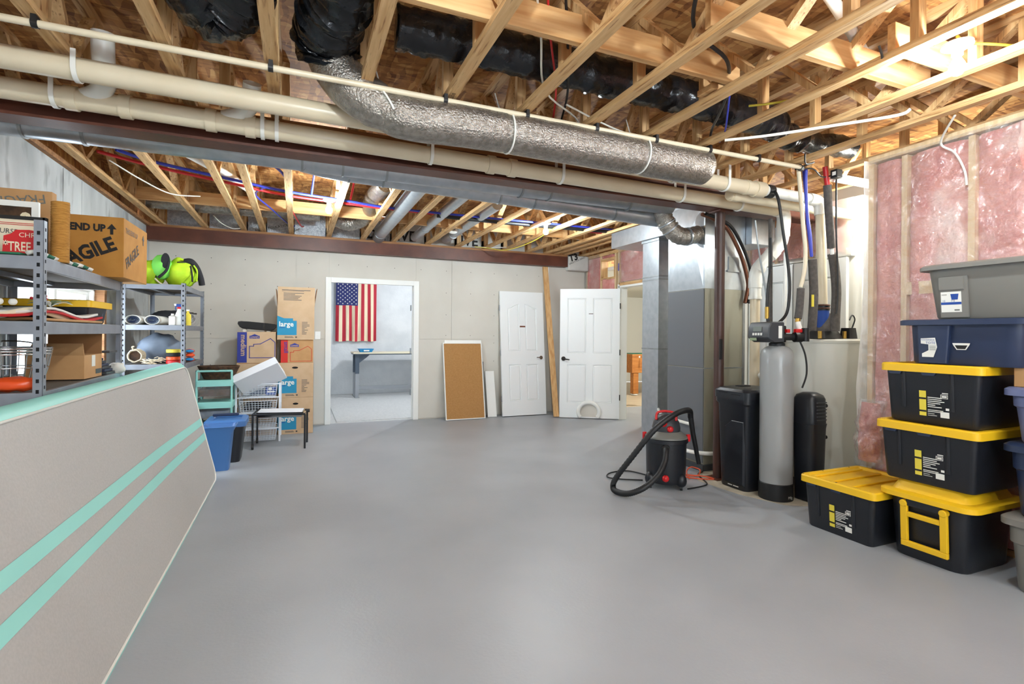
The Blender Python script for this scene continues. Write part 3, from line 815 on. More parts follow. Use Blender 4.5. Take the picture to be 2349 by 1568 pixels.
# ducts inside the far trusses
fd = thing('branch_duct', 'galvanised duct slanting up between the far trusses toward the back beam', 'duct', (1.1, 6, 2.8))
MB().tube([(1.10, 4.55, 2.80), (1.10, 7.70, 2.80)], 0.085, 20).build('pipe', 'galv', fd, smooth=50)
MB().tube(spline([(1.10, 7.6, 2.80), (1.10, 7.85, 2.78)], 4), 0.09, 20).build('end_collar', 'galv_dull', fd, smooth=50)
fd2 = thing('branch_duct', 'shorter galvanised duct between the far trusses right of centre', 'duct', (1.6, 6, 2.8))
MB().tube([(1.62, 4.75, 2.82), (1.62, 7.75, 2.80)], 0.06, 20).build('pipe', 'galv', fd2, smooth=50)
MB().cyl((1.62, 7.0, 2.80), (1.62, 7.02, 2.80), 0.065, 20).build('end_collar', 'galv_dull', fd2, smooth=50)
fd3 = thing('branch_duct', 'galvanised duct between the far trusses nearest the far right bulb', 'duct', (2.1, 6, 2.8))
MB().tube([(2.10, 5.5, 2.84), (2.10, 7.75, 2.82)], 0.07, 20).build('pipe', 'galv', fd3, smooth=50)
MB().cyl((2.10, 7.3, 2.82), (2.10, 7.33, 2.82), 0.075, 20).build('end_collar', 'galv_dull', fd3, smooth=50)
def flex(name, label, pts, r, mt, rib=0.0, n=10, seg=20, bumps=0.0, cat='duct'):
    P = spline(pts, n)
    rr = [r * (1 + rib * math.sin(i * 2.2) + bumps * noise.noise(Vector((i * 0.35, r, 3.0)))) for i in range(len(P))]
    b = MB().tube(P, rr, seg)
    if bumps:
        for q in b.v:
            k = noise.noise(q * 11.0); k2 = 1 - 2 * abs(noise.noise(q * 17.0 + Vector((3, 1, 7))))
            q += noise.noise_vector(q * 9.0) * 0.016 * (0.4 + bumps * 3) + Vector((0, 0, -1)) * 0.012 * max(0.0, k2) ** 3
    return b.build(name, mt, smooth=70, label=label, cat=cat)
flex('flexible_duct', 'foil flexible duct with plastic jacket across the far trusses at left', [(-1.7, 7.2, 2.88), (-1.0, 7.18, 2.87), (-0.3, 7.12, 2.87), (0.25, 7.12, 2.88)], 0.085, 'duct_jacket', 0.03, 26)
flex('flexible_duct', 'silver flexible duct bending up behind the far left bulb', [(0.45, 7.2, 2.86), (0.62, 7.25, 2.82), (0.78, 7.1, 2.86), (0.83, 6.7, 2.90), (0.80, 6.2, 2.93), (0.86, 5.6, 2.95)], 0.095, 'duct_jacket', 0.04, 12)
pt = MB().tube(spline([(1.93, 6.95, 2.87), (1.93, 6.94, 2.79), (1.96, 6.93, 2.765), (2.02, 6.92, 2.77), (2.04, 6.91, 2.82), (2.04, 6.9, 2.9)], 5), 0.024, 12).build('drain_trap', 'pvc_white', smooth=60, label='white plastic drain trap hanging between the far trusses', cat='pipe')
MB().tube(spline([(-0.95, 4.9, 2.86), (-0.8, 5.2, 2.85), (-0.62, 5.6, 2.84), (-0.45, 6.05, 2.83)], 6), 0.04, 14).build('drain_pipe', 'pvc_white', smooth=60, label='white pipe slanting between the far trusses at left', cat='pipe')
MB().ball((-0.9, 4.95, 2.98), 0.22, 0.28, 0.10, seg=20, rings=8).build('tub_drain_pan', 'pvc_white', smooth=70, label='white plastic drain pan under the floor sheets at left', cat='pipe')

# ================================================================== insulated flexible ducts, near bay
sil = thing('insulated_duct', 'silver jacketed insulated duct slung under the near trusses', 'duct', (1.5, 2.87, 2.43))
P = spline([(2.82, 3.0, 2.608), (2.3, 3.0, 2.612), (1.97, 3.0, 2.616), (1.57, 3.0, 2.62), (1.2, 3.0, 2.622), (0.86, 3.0, 2.618), (0.66, 3.005, 2.61), (0.50, 3.015, 2.625), (0.36, 3.03, 2.68), (0.245, 3.045, 2.765), (0.175, 3.05, 2.86), (0.145, 3.04, 2.95)], 10)
rr = []
for i, p in enumerate(P):
    d = min(abs(p.x - q) for q in (2.22, 1.21, 0.46))
    rr.append(0.130 - 0.014 * math.exp(-(d / 0.035) ** 2) + 0.004 * noise.noise(Vector((p.x * 9, p.z * 9, 1))))
rr[0] = 0.105
MB().tube(P, rr, 28).build('jacket', 'duct_jacket', sil, smooth=70)
for x, sl in ((2.22, 0.0), (1.21, 0.02), (0.46, 0.16)):
    pts = []
    for k in range(25):
        a = 2 * math.pi * k / 24
        pts.append((x + sl * math.sin(a) * -0.5, 3.0 + 0.124 * math.cos(a) + (0.015 if sl > 0.1 else 0), 2.617 + 0.124 * math.sin(a) + (0.02 if sl > 0.1 else 0)))
    MB().tube(pts, 0.006, 8).build('support_strap', 'pvc_white', sil, smooth=60)
    MB().cyl((x, 3.08, 2.715), (x - 0.05, 3.10, 2.90), 0.004, 6).build('strap_tail', 'pvc_white', sil)
flex('black_insulated_duct', 'black plastic-wrapped duct threaded through the near trusses', [(0.46, 2.72, 2.95), (1.0, 2.70, 2.95), (1.6, 2.71, 2.945), (2.3, 2.72, 2.94), (2.9, 2.74, 2.93), (3.3, 2.78, 2.92)], 0.108, 'duct_black', 0.02, 26, 36, 0.10)
flex('black_insulated_duct', 'fat wrinkled black duct where it drops between the trusses', [(0.145, 3.05, 2.92), (0.13, 2.98, 2.975), (0.15, 2.80, 2.99), (0.20, 2.52, 3.0), (0.20, 2.2, 3.0)], 0.16, 'duct_black', 0.05, 18, 44, 0.2)
flex('black_insulated_duct', 'sagging black duct left of the nearest truss at the top of the picture', [(-0.72, 2.50, 3.0), (-0.52, 2.66, 2.97), (-0.38, 2.82, 2.91), (-0.28, 2.72, 2.95), (-0.2, 2.5, 3.0)], 0.15, 'duct_black', 0.04, 18, 44, 0.2)
flex('black_insulated_duct', 'crumpled black duct end near the nook behind the trusses', [(3.25, 2.8, 2.92), (3.5, 2.85, 2.9), (3.8, 2.9, 2.92), (4.3, 2.9, 2.95)], 0.085, 'duct_black', 0.05, 10, 20, 0.25)

# ================================================================== water lines and cables
def line(name, label, pts, r, mt, cat='cable', n=6, seg=8, group=None):
    return MB().tube(spline(pts, n), r, seg).build(name, mt, smooth=70, label=label, cat=cat, group=group)
zt = ZC + 0.045
line('water_line', 'blue plastic water line along the far trusses', [(-1.35, 5.0, zt + .015), (-1.12, 5.23, zt + .012), (-0.6, 5.5, zt + .01), (-0.1, 5.74, zt + .01), (0.5, 5.88, zt + .01), (1.0, 6.0, zt + .01), (2.2, 6.0, zt + .01), (4.1, 5.95, zt + .01)], 0.014, 'pex_blue', 'pipe')
line('water_line', 'red plastic water line beside the blue one across the far trusses', [(-1.5, 5.1, zt + .012), (-1.15, 5.36, zt + .01), (-0.6, 5.66, zt + .01), (-0.1, 5.91, zt + .01), (0.5, 6.0, zt + .01), (1.0, 6.06, zt + .01), (1.5, 6.07, zt + .01)], 0.014, 'pex_red', 'pipe')
line('water_line', 'blue water line looping up at the left of the far bay', [(-1.45, 4.7, 2.80), (-1.25, 4.85, 2.79), (-1.0, 4.8, 2.84), (-0.9, 4.6, 2.95)], 0.013, 'pex_blue', 'pipe')
line('water_line', 'blue water line curving from the round duct down to the others', [(-0.45, 4.7, 2.80), (-0.2, 4.95, 2.80), (-0.1, 5.4, 2.80), (-0.12, 5.72, 2.80)], 0.012, 'pex_blue', 'pipe')
line('water_line', 'thin blue branch dropping toward the back beam', [(-0.3, 5.65, 2.79), (-0.42, 6.0, 2.79), (-0.30, 6.5, 2.77), (-0.1, 7.4, 2.76), (-0.05, 7.6, 2.8)], 0.009, 'pex_blue', 'pipe')
line('water_line', 'thin red branch dropping toward the back beam', [(-0.12, 5.93, 2.79), (-0.1, 6.3, 2.78), (0.02, 7.3, 2.76), (0.06, 7.6, 2.8)], 0.009, 'pex_red', 'pipe')
line('water_line', 'short blue riser behind the far left bulb', [(0.12, 5.8, 2.79), (0.14, 5.5, 2.95), (0.14, 5.45, 3.1)], 0.011, 'pex_blue', 'pipe')
line('water_line', 'short red riser behind the far left bulb', [(0.52, 5.95, 2.79), (0.54, 5.7, 2.95), (0.54, 5.65, 3.1)], 0.011, 'pex_red', 'pipe')
line('insulated_line', 'black foam pipe beside the blue water line across the far bay', [(1.55, 6.1, zt), (2.2, 6.12, zt), (3.0, 6.1, zt), (4.0, 6.04, zt)], 0.026, 'black_rubber', 'pipe')
line('water_line', 'short red line near the metal box plenum', [(3.6, 6.2, zt), (4.05, 6.15, zt)], 0.014, 'pex_red', 'pipe')
line('cable', 'white cable dangling below the leftmost far trusses', [(-1.45, 5.2, 2.76), (-1.30, 5.5, 2.70), (-1.16, 5.95, 2.70), (-0.95, 6.2, 2.76)], 0.006, 'wire_white')
line('cable', 'white cable hanging by the foil boards at left', [(-0.97, 7.25, 2.78), (-0.9, 7.4, 2.72), (-0.8, 7.6, 2.70), (-0.7, 7.8, 2.75)], 0.005, 'wire_white')
line('cable', 'yellow cable looping below the far right bulb', [(3.1, 6.0, 2.75), (3.05, 6.6, 2.66), (2.9, 7.2, 2.62), (2.75, 7.6, 2.70), (2.6, 7.8, 2.74)], 0.006, 'wire_yellow')
line('cable', 'white cable lying along the top of the back beam', [(2.6, 7.82, 2.745), (2.8, 7.78, 2.74), (3.0, 7.75, 2.75), (3.3, 7.8, 2.79)], 0.007, 'wire_white')
# cables threaded through the near trusses
line('cable', 'white cable crossing the middle of the near trusses', [(0.9, 2.0, 3.05), (1.1, 2.3, 2.86), (1.35, 2.75, 2.80), (1.75, 3.05, 2.79), (2.05, 3.6, 2.80)], 0.006, 'wire_white')
line('cable', 'red cable beside the white one in the middle of the near trusses', [(0.92, 1.9, 3.05), (1.15, 2.3, 2.88), (1.42, 2.75, 2.82), (1.6, 3.15, 2.78), (1.82, 3.6, 2.80)], 0.006, 'pex_red')
line('cable', 'black cable in the bundle through the middle near trusses', [(1.0, 1.9, 3.05), (1.25, 2.3, 2.89), (1.5, 2.75, 2.82), (1.66, 3.15, 2.78), (1.9, 3.6, 2.80)], 0.007, 'wire_black')
line('cable', 'long white cable drooping behind the black duct', [(1.55, 2.86, 2.80), (2.0, 2.98, 2.76), (2.5, 3.12, 2.78), (2.9, 3.3, 2.78), (3.2, 3.5, 2.80)], 0.006, 'wire_white')
line('cable', 'thick black cable hanging from the top of the near trusses', [(1.35, 1.5, 3.1), (1.55, 1.68, 2.92), (1.75, 1.95, 2.84), (2.05, 2.05, 2.80), (2.28, 2.25, 2.84)], 0.010, 'wire_black')
line('cable', 'black and blue cable falling in a long V behind the trusses', [(2.28, 2.25, 2.86), (2.33, 2.3, 2.80), (2.5, 2.55, 2.78), (2.72, 2.85, 2.80), (3.05, 3.2, 2.80)], 0.009, 'wire_black')
line('cable', 'blue cable beside the black V of cables', [(2.30, 2.25, 2.88), (2.45, 2.42, 2.80), (2.72, 2.72, 2.76), (2.9, 2.95, 2.80)], 0.006, 'pex_blue')
line('cable', 'yellow cable sagging between trusses left of the near bulb', [(2.65, 2.45, 2.82), (2.75, 2.25, 2.79), (2.85, 2.0, 2.80), (2.98, 1.8, 2.88), (3.0, 1.6, 2.85)], 0.007, 'wire_yellow')
line('cable', 'yellow cable right of the near bulb', [(2.86, 1.43, 2.77), (3.1, 1.5, 2.83), (3.3, 1.45, 2.84), (3.9, 1.3, 2.85)], 0.007, 'wire_yellow')
line('cable', 'thick white cable strapped under the trusses toward the pink wall', [(2.75, 2.75, 2.72), (2.95, 2.55, 2.715), (3.2, 2.25, 2.715), (3.38, 2.0, 2.71), (3.42, 1.95, 2.735)], 0.010, 'wire_white')
line('cable', 'white cable curving over the top plate onto the pink wall', [(3.78, 1.9, 2.74), (3.98, 2.08, 2.66), (4.02, 2.02, 2.58), (4.03, 1.97, 2.45), (4.035, 1.96, 2.35)], 0.007, 'wire_white')
line('cable', 'white plastic pipe crossing high in the near trusses at right', [(2.1, 1.6, 2.98), (2.5, 1.75, 2.98), (3.0, 1.95, 2.97)], 0.03, 'pvc_white', 'pipe')
line('cable', 'grey cable stapled to a truss left of the near bulb', [(2.66, 1.66, 2.80), (2.70, 1.67, 2.76), (2.76, 1.72, 2.765), (2.78, 1.78, 2.80)], 0.006, 'foam_grey')
line('cable', 'bundle of black cables under the nook trusses', [(3.55, 2.75, 2.74), (3.65, 2.82, 2.70), (3.78, 2.85, 2.735), (3.7, 2.95, 2.70), (3.9, 2.95, 2.73), (4.1, 3.0, 2.70), (4.2, 2.9, 2.74)], 0.006, 'wire_black')

# ================================================================== furnace and sheet-metal ducts
fu = thing('furnace', 'tall dark grey furnace cabinet behind the brown column', 'furnace', (4.02, 4.28, 0))
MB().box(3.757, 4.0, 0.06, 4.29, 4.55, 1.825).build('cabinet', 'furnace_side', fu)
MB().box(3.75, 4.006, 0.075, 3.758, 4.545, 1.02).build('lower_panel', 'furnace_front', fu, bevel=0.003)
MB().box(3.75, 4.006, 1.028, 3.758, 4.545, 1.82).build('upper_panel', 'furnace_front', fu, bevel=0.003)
MB().box(3.755, 3.997, 1.018, 4.292, 4.001, 1.03).build('seam', 'galv_dull', fu)
MB().box(4.26, 3.996, 0.06, 4.292, 4.001, 1.825).build('corner_post', 'galv_dull', fu)
MB().box(4.20, 3.985, 0.78, 4.245, 4.0, 0.81).build('latch', 'black_rubber', fu)
MB().box(3.72, 3.97, 0.0, 4.33, 4.58, 0.06).build('pad', 'plastic_dark', fu)
pl = thing('supply_plenum', 'creased galvanised plenum tapering above the furnace', 'duct', (4.02, 4.28, 1.825))
MB().loft([[(3.755, 4.0, 1.826), (4.29, 4.0, 1.826), (4.29, 4.55, 1.826), (3.755, 4.55, 1.826)], [(3.755, 4.0, 2.72), (4.29, 4.0, 2.72), (4.29, 4.55, 2.72), (3.755, 4.55, 2.72)]]).build('shell', 'galv', pl)
for a, b_ in (((4.06, 2.5), (3.76 + .3, 1.84)),):
    pass
m = MB()
m.add([(3.754, 4.02, 1.84), (3.754, 4.53, 1.84), (3.732, 4.30, 2.45), (3.732, 4.18, 2.45)], [(0, 1, 2, 3)])
m.add([(3.754, 4.02, 1.84), (3.732, 4.18, 2.45), (3.754, 4.02, 2.70)], [(0, 1, 2)])
m.add([(3.754, 4.53, 1.84), (3.754, 4.53, 2.70), (3.732, 4.30, 2.45)], [(0, 1, 2)])
m.add([(3.754, 4.02, 2.70), (3.732, 4.18, 2.45), (3.732, 4.30, 2.45), (3.754, 4.53, 2.70)], [(0, 1, 2, 3)])
m.build('cross_break', 'galv', pl)
MB().box(4.06, 3.988, 2.02, 4.20, 4.001, 2.16).build('access_plate', 'galv_dull', pl)
MB().box(4.04, 3.982, 2.005, 4.22, 3.99, 2.025).build('flange', 'galv_dull', pl)
MB().box(4.295, 3.92, 2.30, 4.62, 4.35, 2.66).build('side_trunk', 'galv', pl)
re = thing('return_duct', 'tall galvanised return-air duct left of the furnace', 'duct', (4.2, 5.15, 0))
MB().box(3.985, 5.0, 0.02, 4.50, 5.31, 2.50).build('drop', 'galv', re)
for z in (1.18, 2.02, 2.06):
    MB().box(3.98, 4.995, z, 4.505, 5.315, z + 0.014).build('drive_seam', 'galv_dull', re)
MB().box(3.97, 4.985, 2.49, 4.52, 5.32, 2.52).build('collar', 'galv_dull', re)
MB().box(3.93, 4.70, 2.521, 4.55, 5.93, 2.725).build('trunk', 'galv', re)
sf = thing('flexible_elbow', 'short crumpled silver duct elbow joining the round ducts to the plenum', 'duct', (3.5, 4.1, 2.3))
P = spline([(3.30, 4.12, 2.60), (3.33, 4.10, 2.50), (3.38, 4.09, 2.42), (3.47, 4.08, 2.35), (3.58, 4.08, 2.34), (3.74, 4.09, 2.38)], 8)
MB().tube(P, [0.085 * (1 + 0.05 * math.sin(i * 1.9)) for i in range(len(P))], 22).build('sleeve', 'duct_jacket', sf, smooth=70)
for k in (12, 17, 32):
    MB().tube([P[k], P[k] + (P[k + 1] - P[k]) * 0.8], 0.093, 22).build('tie_band', 'galv', sf, smooth=60)
line('refrigerant_line', 'dark brown insulated line curving down beside the column to the furnace', [(3.62, 3.90, 2.53), (3.80, 3.92, 2.50), (3.98, 3.93, 2.42), (4.17, 3.94, 2.17), (4.275, 3.95, 1.92), (4.275, 3.955, 1.80), (4.245, 3.955, 1.69)], 0.019, 'copper', 'pipe')
line('refrigerant_line', 'black foam line beside the brown one at the furnace', [(3.64, 3.87, 2.53), (3.84, 3.89, 2.50), (4.02, 3.90, 2.42), (4.21, 3.91, 2.17), (4.30, 3.92, 1.95), (4.30, 3.93, 1.80), (4.265, 3.93, 1.69)], 0.016, 'black_rubber', 'pipe')
line('condensate_line', 'white plastic pipe bent around the front of the furnace', [(3.98, 4.98, 0.47), (3.80, 4.72, 0.47), (3.70, 4.50, 0.465), (3.68, 4.15, 0.455), (3.70, 4.08, 0.45)], 0.017, 'pvc_white', 'pipe', n=3)
line('condensate_line', 'white condensate pipe near the floor at the foot of the furnace', [(3.60, 4.30, 0.20), (3.64, 4.05, 0.19), (3.72, 3.93, 0.19), (3.80, 3.90, 0.19)], 0.020, 'pvc_white', 'pipe', n=3)

# ================================================================== softener, brine tanks, heater
so = local('water_softener', 'slim grey softener tank with a dark control head', 'water softener', (3.70, 3.11, 0))
MB().lathe([(0.131, 0), (0.133, 0.02), (0.133, 0.135), (0.128, 0.14)], 32).build('boot', 'black_rubber', so, smooth=40)
MB().lathe([(0.127, 0.141), (0.128, 1.15), (0.126, 1.20), (0.115, 1.235), (0.09, 1.26), (0.05, 1.275), (0.04, 1.29)], 36).build('tank', 'tank_grey', so, smooth=50)
MB().lathe([(0.062, 1.272), (0.062, 1.292), (0.045, 1.30)], 20).build('collar', 'black_rubber', so, smooth=40)
# control head, its face turned toward the room
a = R(205)
hm = Matrix.Rotation(R(-8), 4, 'Z')
hd_ = MB()
prof = [(-0.175, 1.325), (-0.19, 1.34), (-0.185, 1.42), (-0.16, 1.465), (-0.05, 1.472), (-0.035, 1.46), (-0.035, 1.305), (-0.13, 1.30)]
hd_.loft([[(x, -0.12 if s else 0.12, z) for x, z in prof] for s in (1, 0)], True, hm)
hd = hd_.build('control_head', 'plastic_dark', so, smooth=30, bevel=0.006)
fm = hm @ frame((-0.1885, 0.095, 1.345), (0, -1, 0), (0.06, 0, 1))
rect(0.04, 0.045, 0.135, 0.085, fm @ Matrix.Translation((0, 0, 0.003)), 'display', hd, 'display', 0.002)
for k in range(4):
    rect(0.035 + k * 0.03, 0.012, 0.055 + k * 0.03, 0.032, fm @ Matrix.Translation((0, 0, 0.003)), 'label_white', hd, 'button', 0.003)
rect(0.0, -0.03, 0.08, -0.008, hm @ frame((-0.184, 0.10, 1.345), (0, -1, 0), (-0.2, 0, 1)) @ Matrix.Translation((0, 0, 0.004)), 'leaf', hd, 'sticker', 0.002)
rect(0, 0, 0.035, 0.10, hm @ frame((-0.095, -0.1215, 1.335), (1, 0, 0), (0, 0, 1)), 'label_white', hd, 'label')
MB().cyl((-0.03, -0.06, 1.345), (0.19, -0.10, 1.345), 0.028, 14, hm).cyl((-0.03, 0.05, 1.345), (0.16, 0.0, 1.345), 0.028, 14, hm).cyl((0.08, -0.10, 1.345), (0.14, -0.11, 1.345), 0.042, 14, hm).cyl((0.17, -0.12, 1.31), (0.17, -0.12, 1.42), 0.03, 14, hm).build('bypass_valve', 'black_rubber', so, smooth=40)
MB().box(0.02, -0.09, 1.38, 0.05, -0.06, 1.41, hm).box(0.08, -0.12, 1.375, 0.15, -0.09, 1.412, hm).build('valve_knob', 'plastic_red', so, bevel=0.004)
MB().box(-0.04, -0.04, 1.30, 0.06, 0.08, 1.44, hm).build('valve_body', 'black_rubber', so, bevel=0.01)
MB().tube(spline([(0.10, -0.13, 1.32), (0.13, -0.16, 1.20), (0.135, -0.17, 1.05), (0.11, -0.15, 0.93)], 6), 0.007, 8).build('brine_hose', 'wire_black', so, smooth=60)
text('Mfg', 0.03, frame((-0.02, -0.1345, 0.03), (1, -0.05, 0), (0, 0, 1)), 'label_white', so, 'print')
bt = local('brine_tank', 'black brine tank with a domed lid left of the softener', 'brine tank', (3.74, 3.45, 0))
MB().loft([rrect(-0.165, -0.15, 0.165, 0.15, 0.05, 0.0), rrect(-0.17, -0.155, 0.17, 0.155, 0.05, 0.02), rrect(-0.19, -0.175, 0.19, 0.175, 0.05, 0.74), rrect(-0.205, -0.19, 0.205, 0.19, 0.05, 0.76), rrect(-0.205, -0.19, 0.205, 0.19, 0.05, 0.80)]).build('body', 'tote_black', bt, smooth=40)
MB().loft([rrect(-0.212, -0.197, 0.212, 0.197, 0.05, 0.80), rrect(-0.212, -0.197, 0.212, 0.197, 0.05, 0.862), rrect(-0.195, -0.18, 0.195, 0.18, 0.06, 0.885), rrect(-0.12, -0.11, 0.12, 0.11, 0.06, 0.90)]).build('lid', 'tote_black', bt, smooth=35)
MB().box(-0.10, -0.02, 0.895, 0.02, 0.04, 0.906).build('lid_opening', 'hole', bt)
MB().box(-0.214, -0.12, 0.835, -0.211, -0.02, 0.841).box(-0.214, 0.02, 0.845, -0.211, 0.12, 0.851).build('vent_slot', 'hole', bt)
MB().loft([[( -0.172, y, z) for y, z in ((-0.14, 0.05), (0.08, 0.05), (0.08, 0.55), (0.0, 0.62), (-0.14, 0.62))], [(-0.190, y, z) for y, z in ((-0.13, 0.06), (0.07, 0.06), (0.07, 0.54), (-0.005, 0.60), (-0.13, 0.60))]]).build('panel', 'tote_black', bt)
bars([(0.0, 0, 0.05, 0.008), (0.06, 0, 0.12, 0.008)], frame((-0.1705, 0.05, 0.025), (0, -1, 0), (-0.02, 0, 1)), 'label_white', bt)
b2 = local('brine_tank', 'narrow louvred black brine tank between the softener and the water heater', 'brine tank', (3.918, 2.972, 0))
MB().loft([rrect(-0.08, -0.09, 0.08, 0.10, 0.05, 0.01), rrect(-0.095, -0.10, 0.095, 0.105, 0.05, 0.60), rrect(-0.10, -0.105, 0.10, 0.11, 0.05, 0.64)]).build('body', 'tote_black', b2, smooth=40)
MB().loft([rrect(-0.095, -0.10, 0.095, 0.105, 0.05, 0.64), rrect(-0.092, -0.096, 0.092, 0.10, 0.05, 0.84), rrect(-0.08, -0.085, 0.08, 0.09, 0.05, 0.87), rrect(-0.05, -0.05, 0.05, 0.05, 0.04, 0.89)]).build('lid', 'tote_black', b2, smooth=40)
for k in range(6):
    MB().box(-0.05, -0.106, 0.67 + k * 0.028, 0.06, -0.095, 0.678 + k * 0.028).build('louvre', 'plastic_dark', b2)
for z in (0.78, 0.52):
    MB().cyl((0.085, -0.05, z), (0.125, -0.05, z), 0.009, 8).cyl((0.12, -0.05, z), (0.127, -0.05, z), 0.016, 10).build('hose_fitting', 'black_rubber', b2)
wh = local('water_heater', 'large light grey water heater behind the softener tanks', 'water heater', (4.51, 3.27, 0))
MB().lathe([(0.352, 0.08), (0.355, 0.10), (0.355, 1.29), (0.352, 1.30)], 48).build('jacket', 'heater_grey', wh, smooth=40)
MB().lathe([(0.359, 1.296), (0.359, 1.318), (0.345, 1.328), (0.1, 1.335)], 48).build('top_cap', 'heater_grey', wh, smooth=40)
MB().lathe([(0.33, 0.0), (0.33, 0.08), (0.3, 0.085)], 32).build('base', 'plastic_dark', wh, smooth=40)
hb = MB().loft([rrect(-0.30, -0.20, -0.02, 0.06, 0.03, 1.335), rrect(-0.27, -0.17, -0.05, 0.03, 0.03, 1.40)]).build('blower_base', 'black_rubber', wh, smooth=40)
MB().loft([rrect(-0.22, -0.16, -0.10, 0.0, 0.03, 1.39), rrect(-0.17, -0.15, -0.05, 0.0, 0.04, 1.50), rrect(-0.13, -0.13, -0.04, -0.02, 0.03, 1.56)]).build('blower_housing', 'foam_grey', wh, smooth=40)
MB().cyl((-0.15, -0.08, 1.42), (-0.15, -0.08, 1.585), 0.052, 18).build('coupling', 'label_blue', wh, smooth=40)
MB().cyl((-0.15, -0.08, 1.585), (-0.15, -0.08, 1.64), 0.056, 18).build('rubber_boot', 'black_rubber', wh, smooth=40)
MB().tube([( -0.15 + 0.058 * math.cos(k * math.pi / 8), -0.08 + 0.058 * math.sin(k * math.pi / 8), 1.605) for k in range(17)], 0.004, 6).tube([(-0.15 + 0.058 * math.cos(k * math.pi / 8), -0.08 + 0.058 * math.sin(k * math.pi / 8), 1.632) for k in range(17)], 0.004, 6).build('hose_clamp', 'copper', wh)
MB().loft([rrect(0.0, -0.24, 0.10, -0.12, 0.02, 1.335), rrect(0.01, -0.23, 0.09, -0.13, 0.02, 1.43)]).build('gas_valve', 'black_rubber', wh, smooth=40)
MB().cyl((-0.32, -0.18, 1.335), (-0.32, -0.18, 1.40), 0.016, 12).build('nipple', 'brass', wh, smooth=40)
MB().cyl((-0.03, -0.20, 1.335), (-0.03, -0.20, 1.40), 0.016, 12).build('nipple', 'brass', wh, smooth=40)
MB().tube(spline([(0.02, -0.21, 1.50), (0.07, -0.2, 1.545), (0.12, -0.19, 1.51), (0.11, -0.18, 1.45), (0.08, -0.18, 1.40)], 6), 0.006, 8).build('power_cord', 'wire_black', wh, smooth=60)

# vertical service lines at the nook
line('service_line', 'white plastic water line dropping from the conduit toward the softener', [(3.72, 2.94, 2.70), (3.78, 2.97, 2.55), (3.86, 3.0, 2.25), (3.885, 3.0, 2.08), (3.88, 3.0, 1.92), (3.86, 3.02, 1.76)], 0.016, 'pvc', 'pipe')
line('service_line', 'blue water line dropping from the ceiling into grey foam', [(3.86, 2.98, 2.73), (3.872, 2.99, 2.6), (3.905, 3.0, 2.35), (3.935, 3.0, 2.18), (3.96, 3.0, 2.02)], 0.013, 'pex_blue', 'pipe')
line('service_line', 'second blue water line beside the first above the heater', [(3.885, 3.02, 2.73), (3.90, 3.02, 2.6), (3.94, 3.02, 2.35), (3.975, 3.02, 2.18), (3.985, 3.02, 2.02)], 0.011, 'pex_blue', 'pipe')
line('service_line', 'red hot-water stub above the longest grey foam pipe', [(4.115, 3.0, 2.79), (4.13, 3.0, 2.71), (4.15, 3.0, 2.62)], 0.021, 'pex_red', 'pipe')
fo = thing('foam_pipe', 'longest grey foam-wrapped hot pipe rising from the water heater', 'pipe', (4.4, 3.06, 1.38))
MB().tube(spline([(4.145, 3.0, 2.64), (4.19, 3.02, 2.45), (4.245, 3.04, 2.22), (4.27, 3.05, 2.12)], 6), 0.032, 14).build('sleeve', 'foam_grey', fo, smooth=60)
MB().tube(spline([(4.27, 3.05, 2.13), (4.285, 3.05, 2.05)], 4), 0.016, 12).build('joint', 'pvc_white', fo, smooth=60)
MB().tube(spline([(4.285, 3.05, 2.07), (4.33, 3.06, 1.95), (4.355, 3.06, 1.75), (4.345, 3.06, 1.55), (4.34, 3.06, 1.40)], 6), 0.038, 14).build('sleeve', 'foam_grey', fo, smooth=60)
fo2 = thing('foam_pipe', 'middle grey foam-wrapped pipe below the blue lines', 'pipe', (4.03, 3.03, 1.38))
MB().tube(spline([(3.985, 3.01, 2.0), (4.01, 3.02, 1.85), (4.03, 3.03, 1.70), (4.02, 3.03, 1.52), (4.01, 3.03, 1.40)], 6), 0.035, 14).build('sleeve', 'foam_grey', fo2, smooth=60)
MB().box(3.955, 2.985, 1.60, 3.975, 2.995, 1.70).build('tag', 'label_yellow', fo2)
fo3 = thing('foam_pipe', 'short grey foam sleeve above the softener valve', 'pipe', (3.86, 3.02, 1.45))
MB().tube(spline([(3.862, 3.02, 1.75), (3.85, 3.02, 1.6), (3.832, 3.02, 1.50)], 5), 0.030, 14).build('sleeve', 'foam_grey', fo3, smooth=60)
MB().cyl((3.832, 3.02, 1.50), (3.828, 3.02, 1.47), 0.02, 12).build('union', 'brass', fo3, smooth=40)
MB().cyl((3.828, 3.02, 1.47), (3.83, 3.0, 1.40), 0.022, 12).build('elbow', 'pvc_white', fo3, smooth=40)
line('cable', 'thick black cable falling from the ceiling to the softener head', [(3.72, 3.16, 2.58), (3.72, 3.12, 2.48), (3.75, 3.1, 2.22), (3.81, 3.1, 1.95), (3.83, 3.1, 1.75), (3.80, 3.1, 1.55), (3.70, 3.10, 1.46)], 0.012, 'wire_black')
line('cable', 'thin black cord winding down the longest grey foam pipe', [(4.20, 2.96, 2.76), (4.215, 2.97, 2.5), (4.235, 2.98, 2.2), (4.275, 2.995, 1.95), (4.29, 3.0, 1.75), (4.285, 3.0, 1.62), (4.27, 3.0, 1.55)], 0.007, 'wire_black')
line('drain_hose', 'black hose with brass end standing behind the softener head', [(3.77, 3.24, 2.2), (3.75, 3.22, 1.98), (3.695, 3.2, 1.75), (3.685, 3.2, 1.58), (3.69, 3.19, 1.46)], 0.012, 'black_rubber', 'hose')
MB().cyl((3.687, 3.2, 1.60), (3.688, 3.2, 1.50), 0.017, 12).build('hose_fitting', 'brass', smooth=40, label='brass hose fitting behind the softener head', cat='fitting')
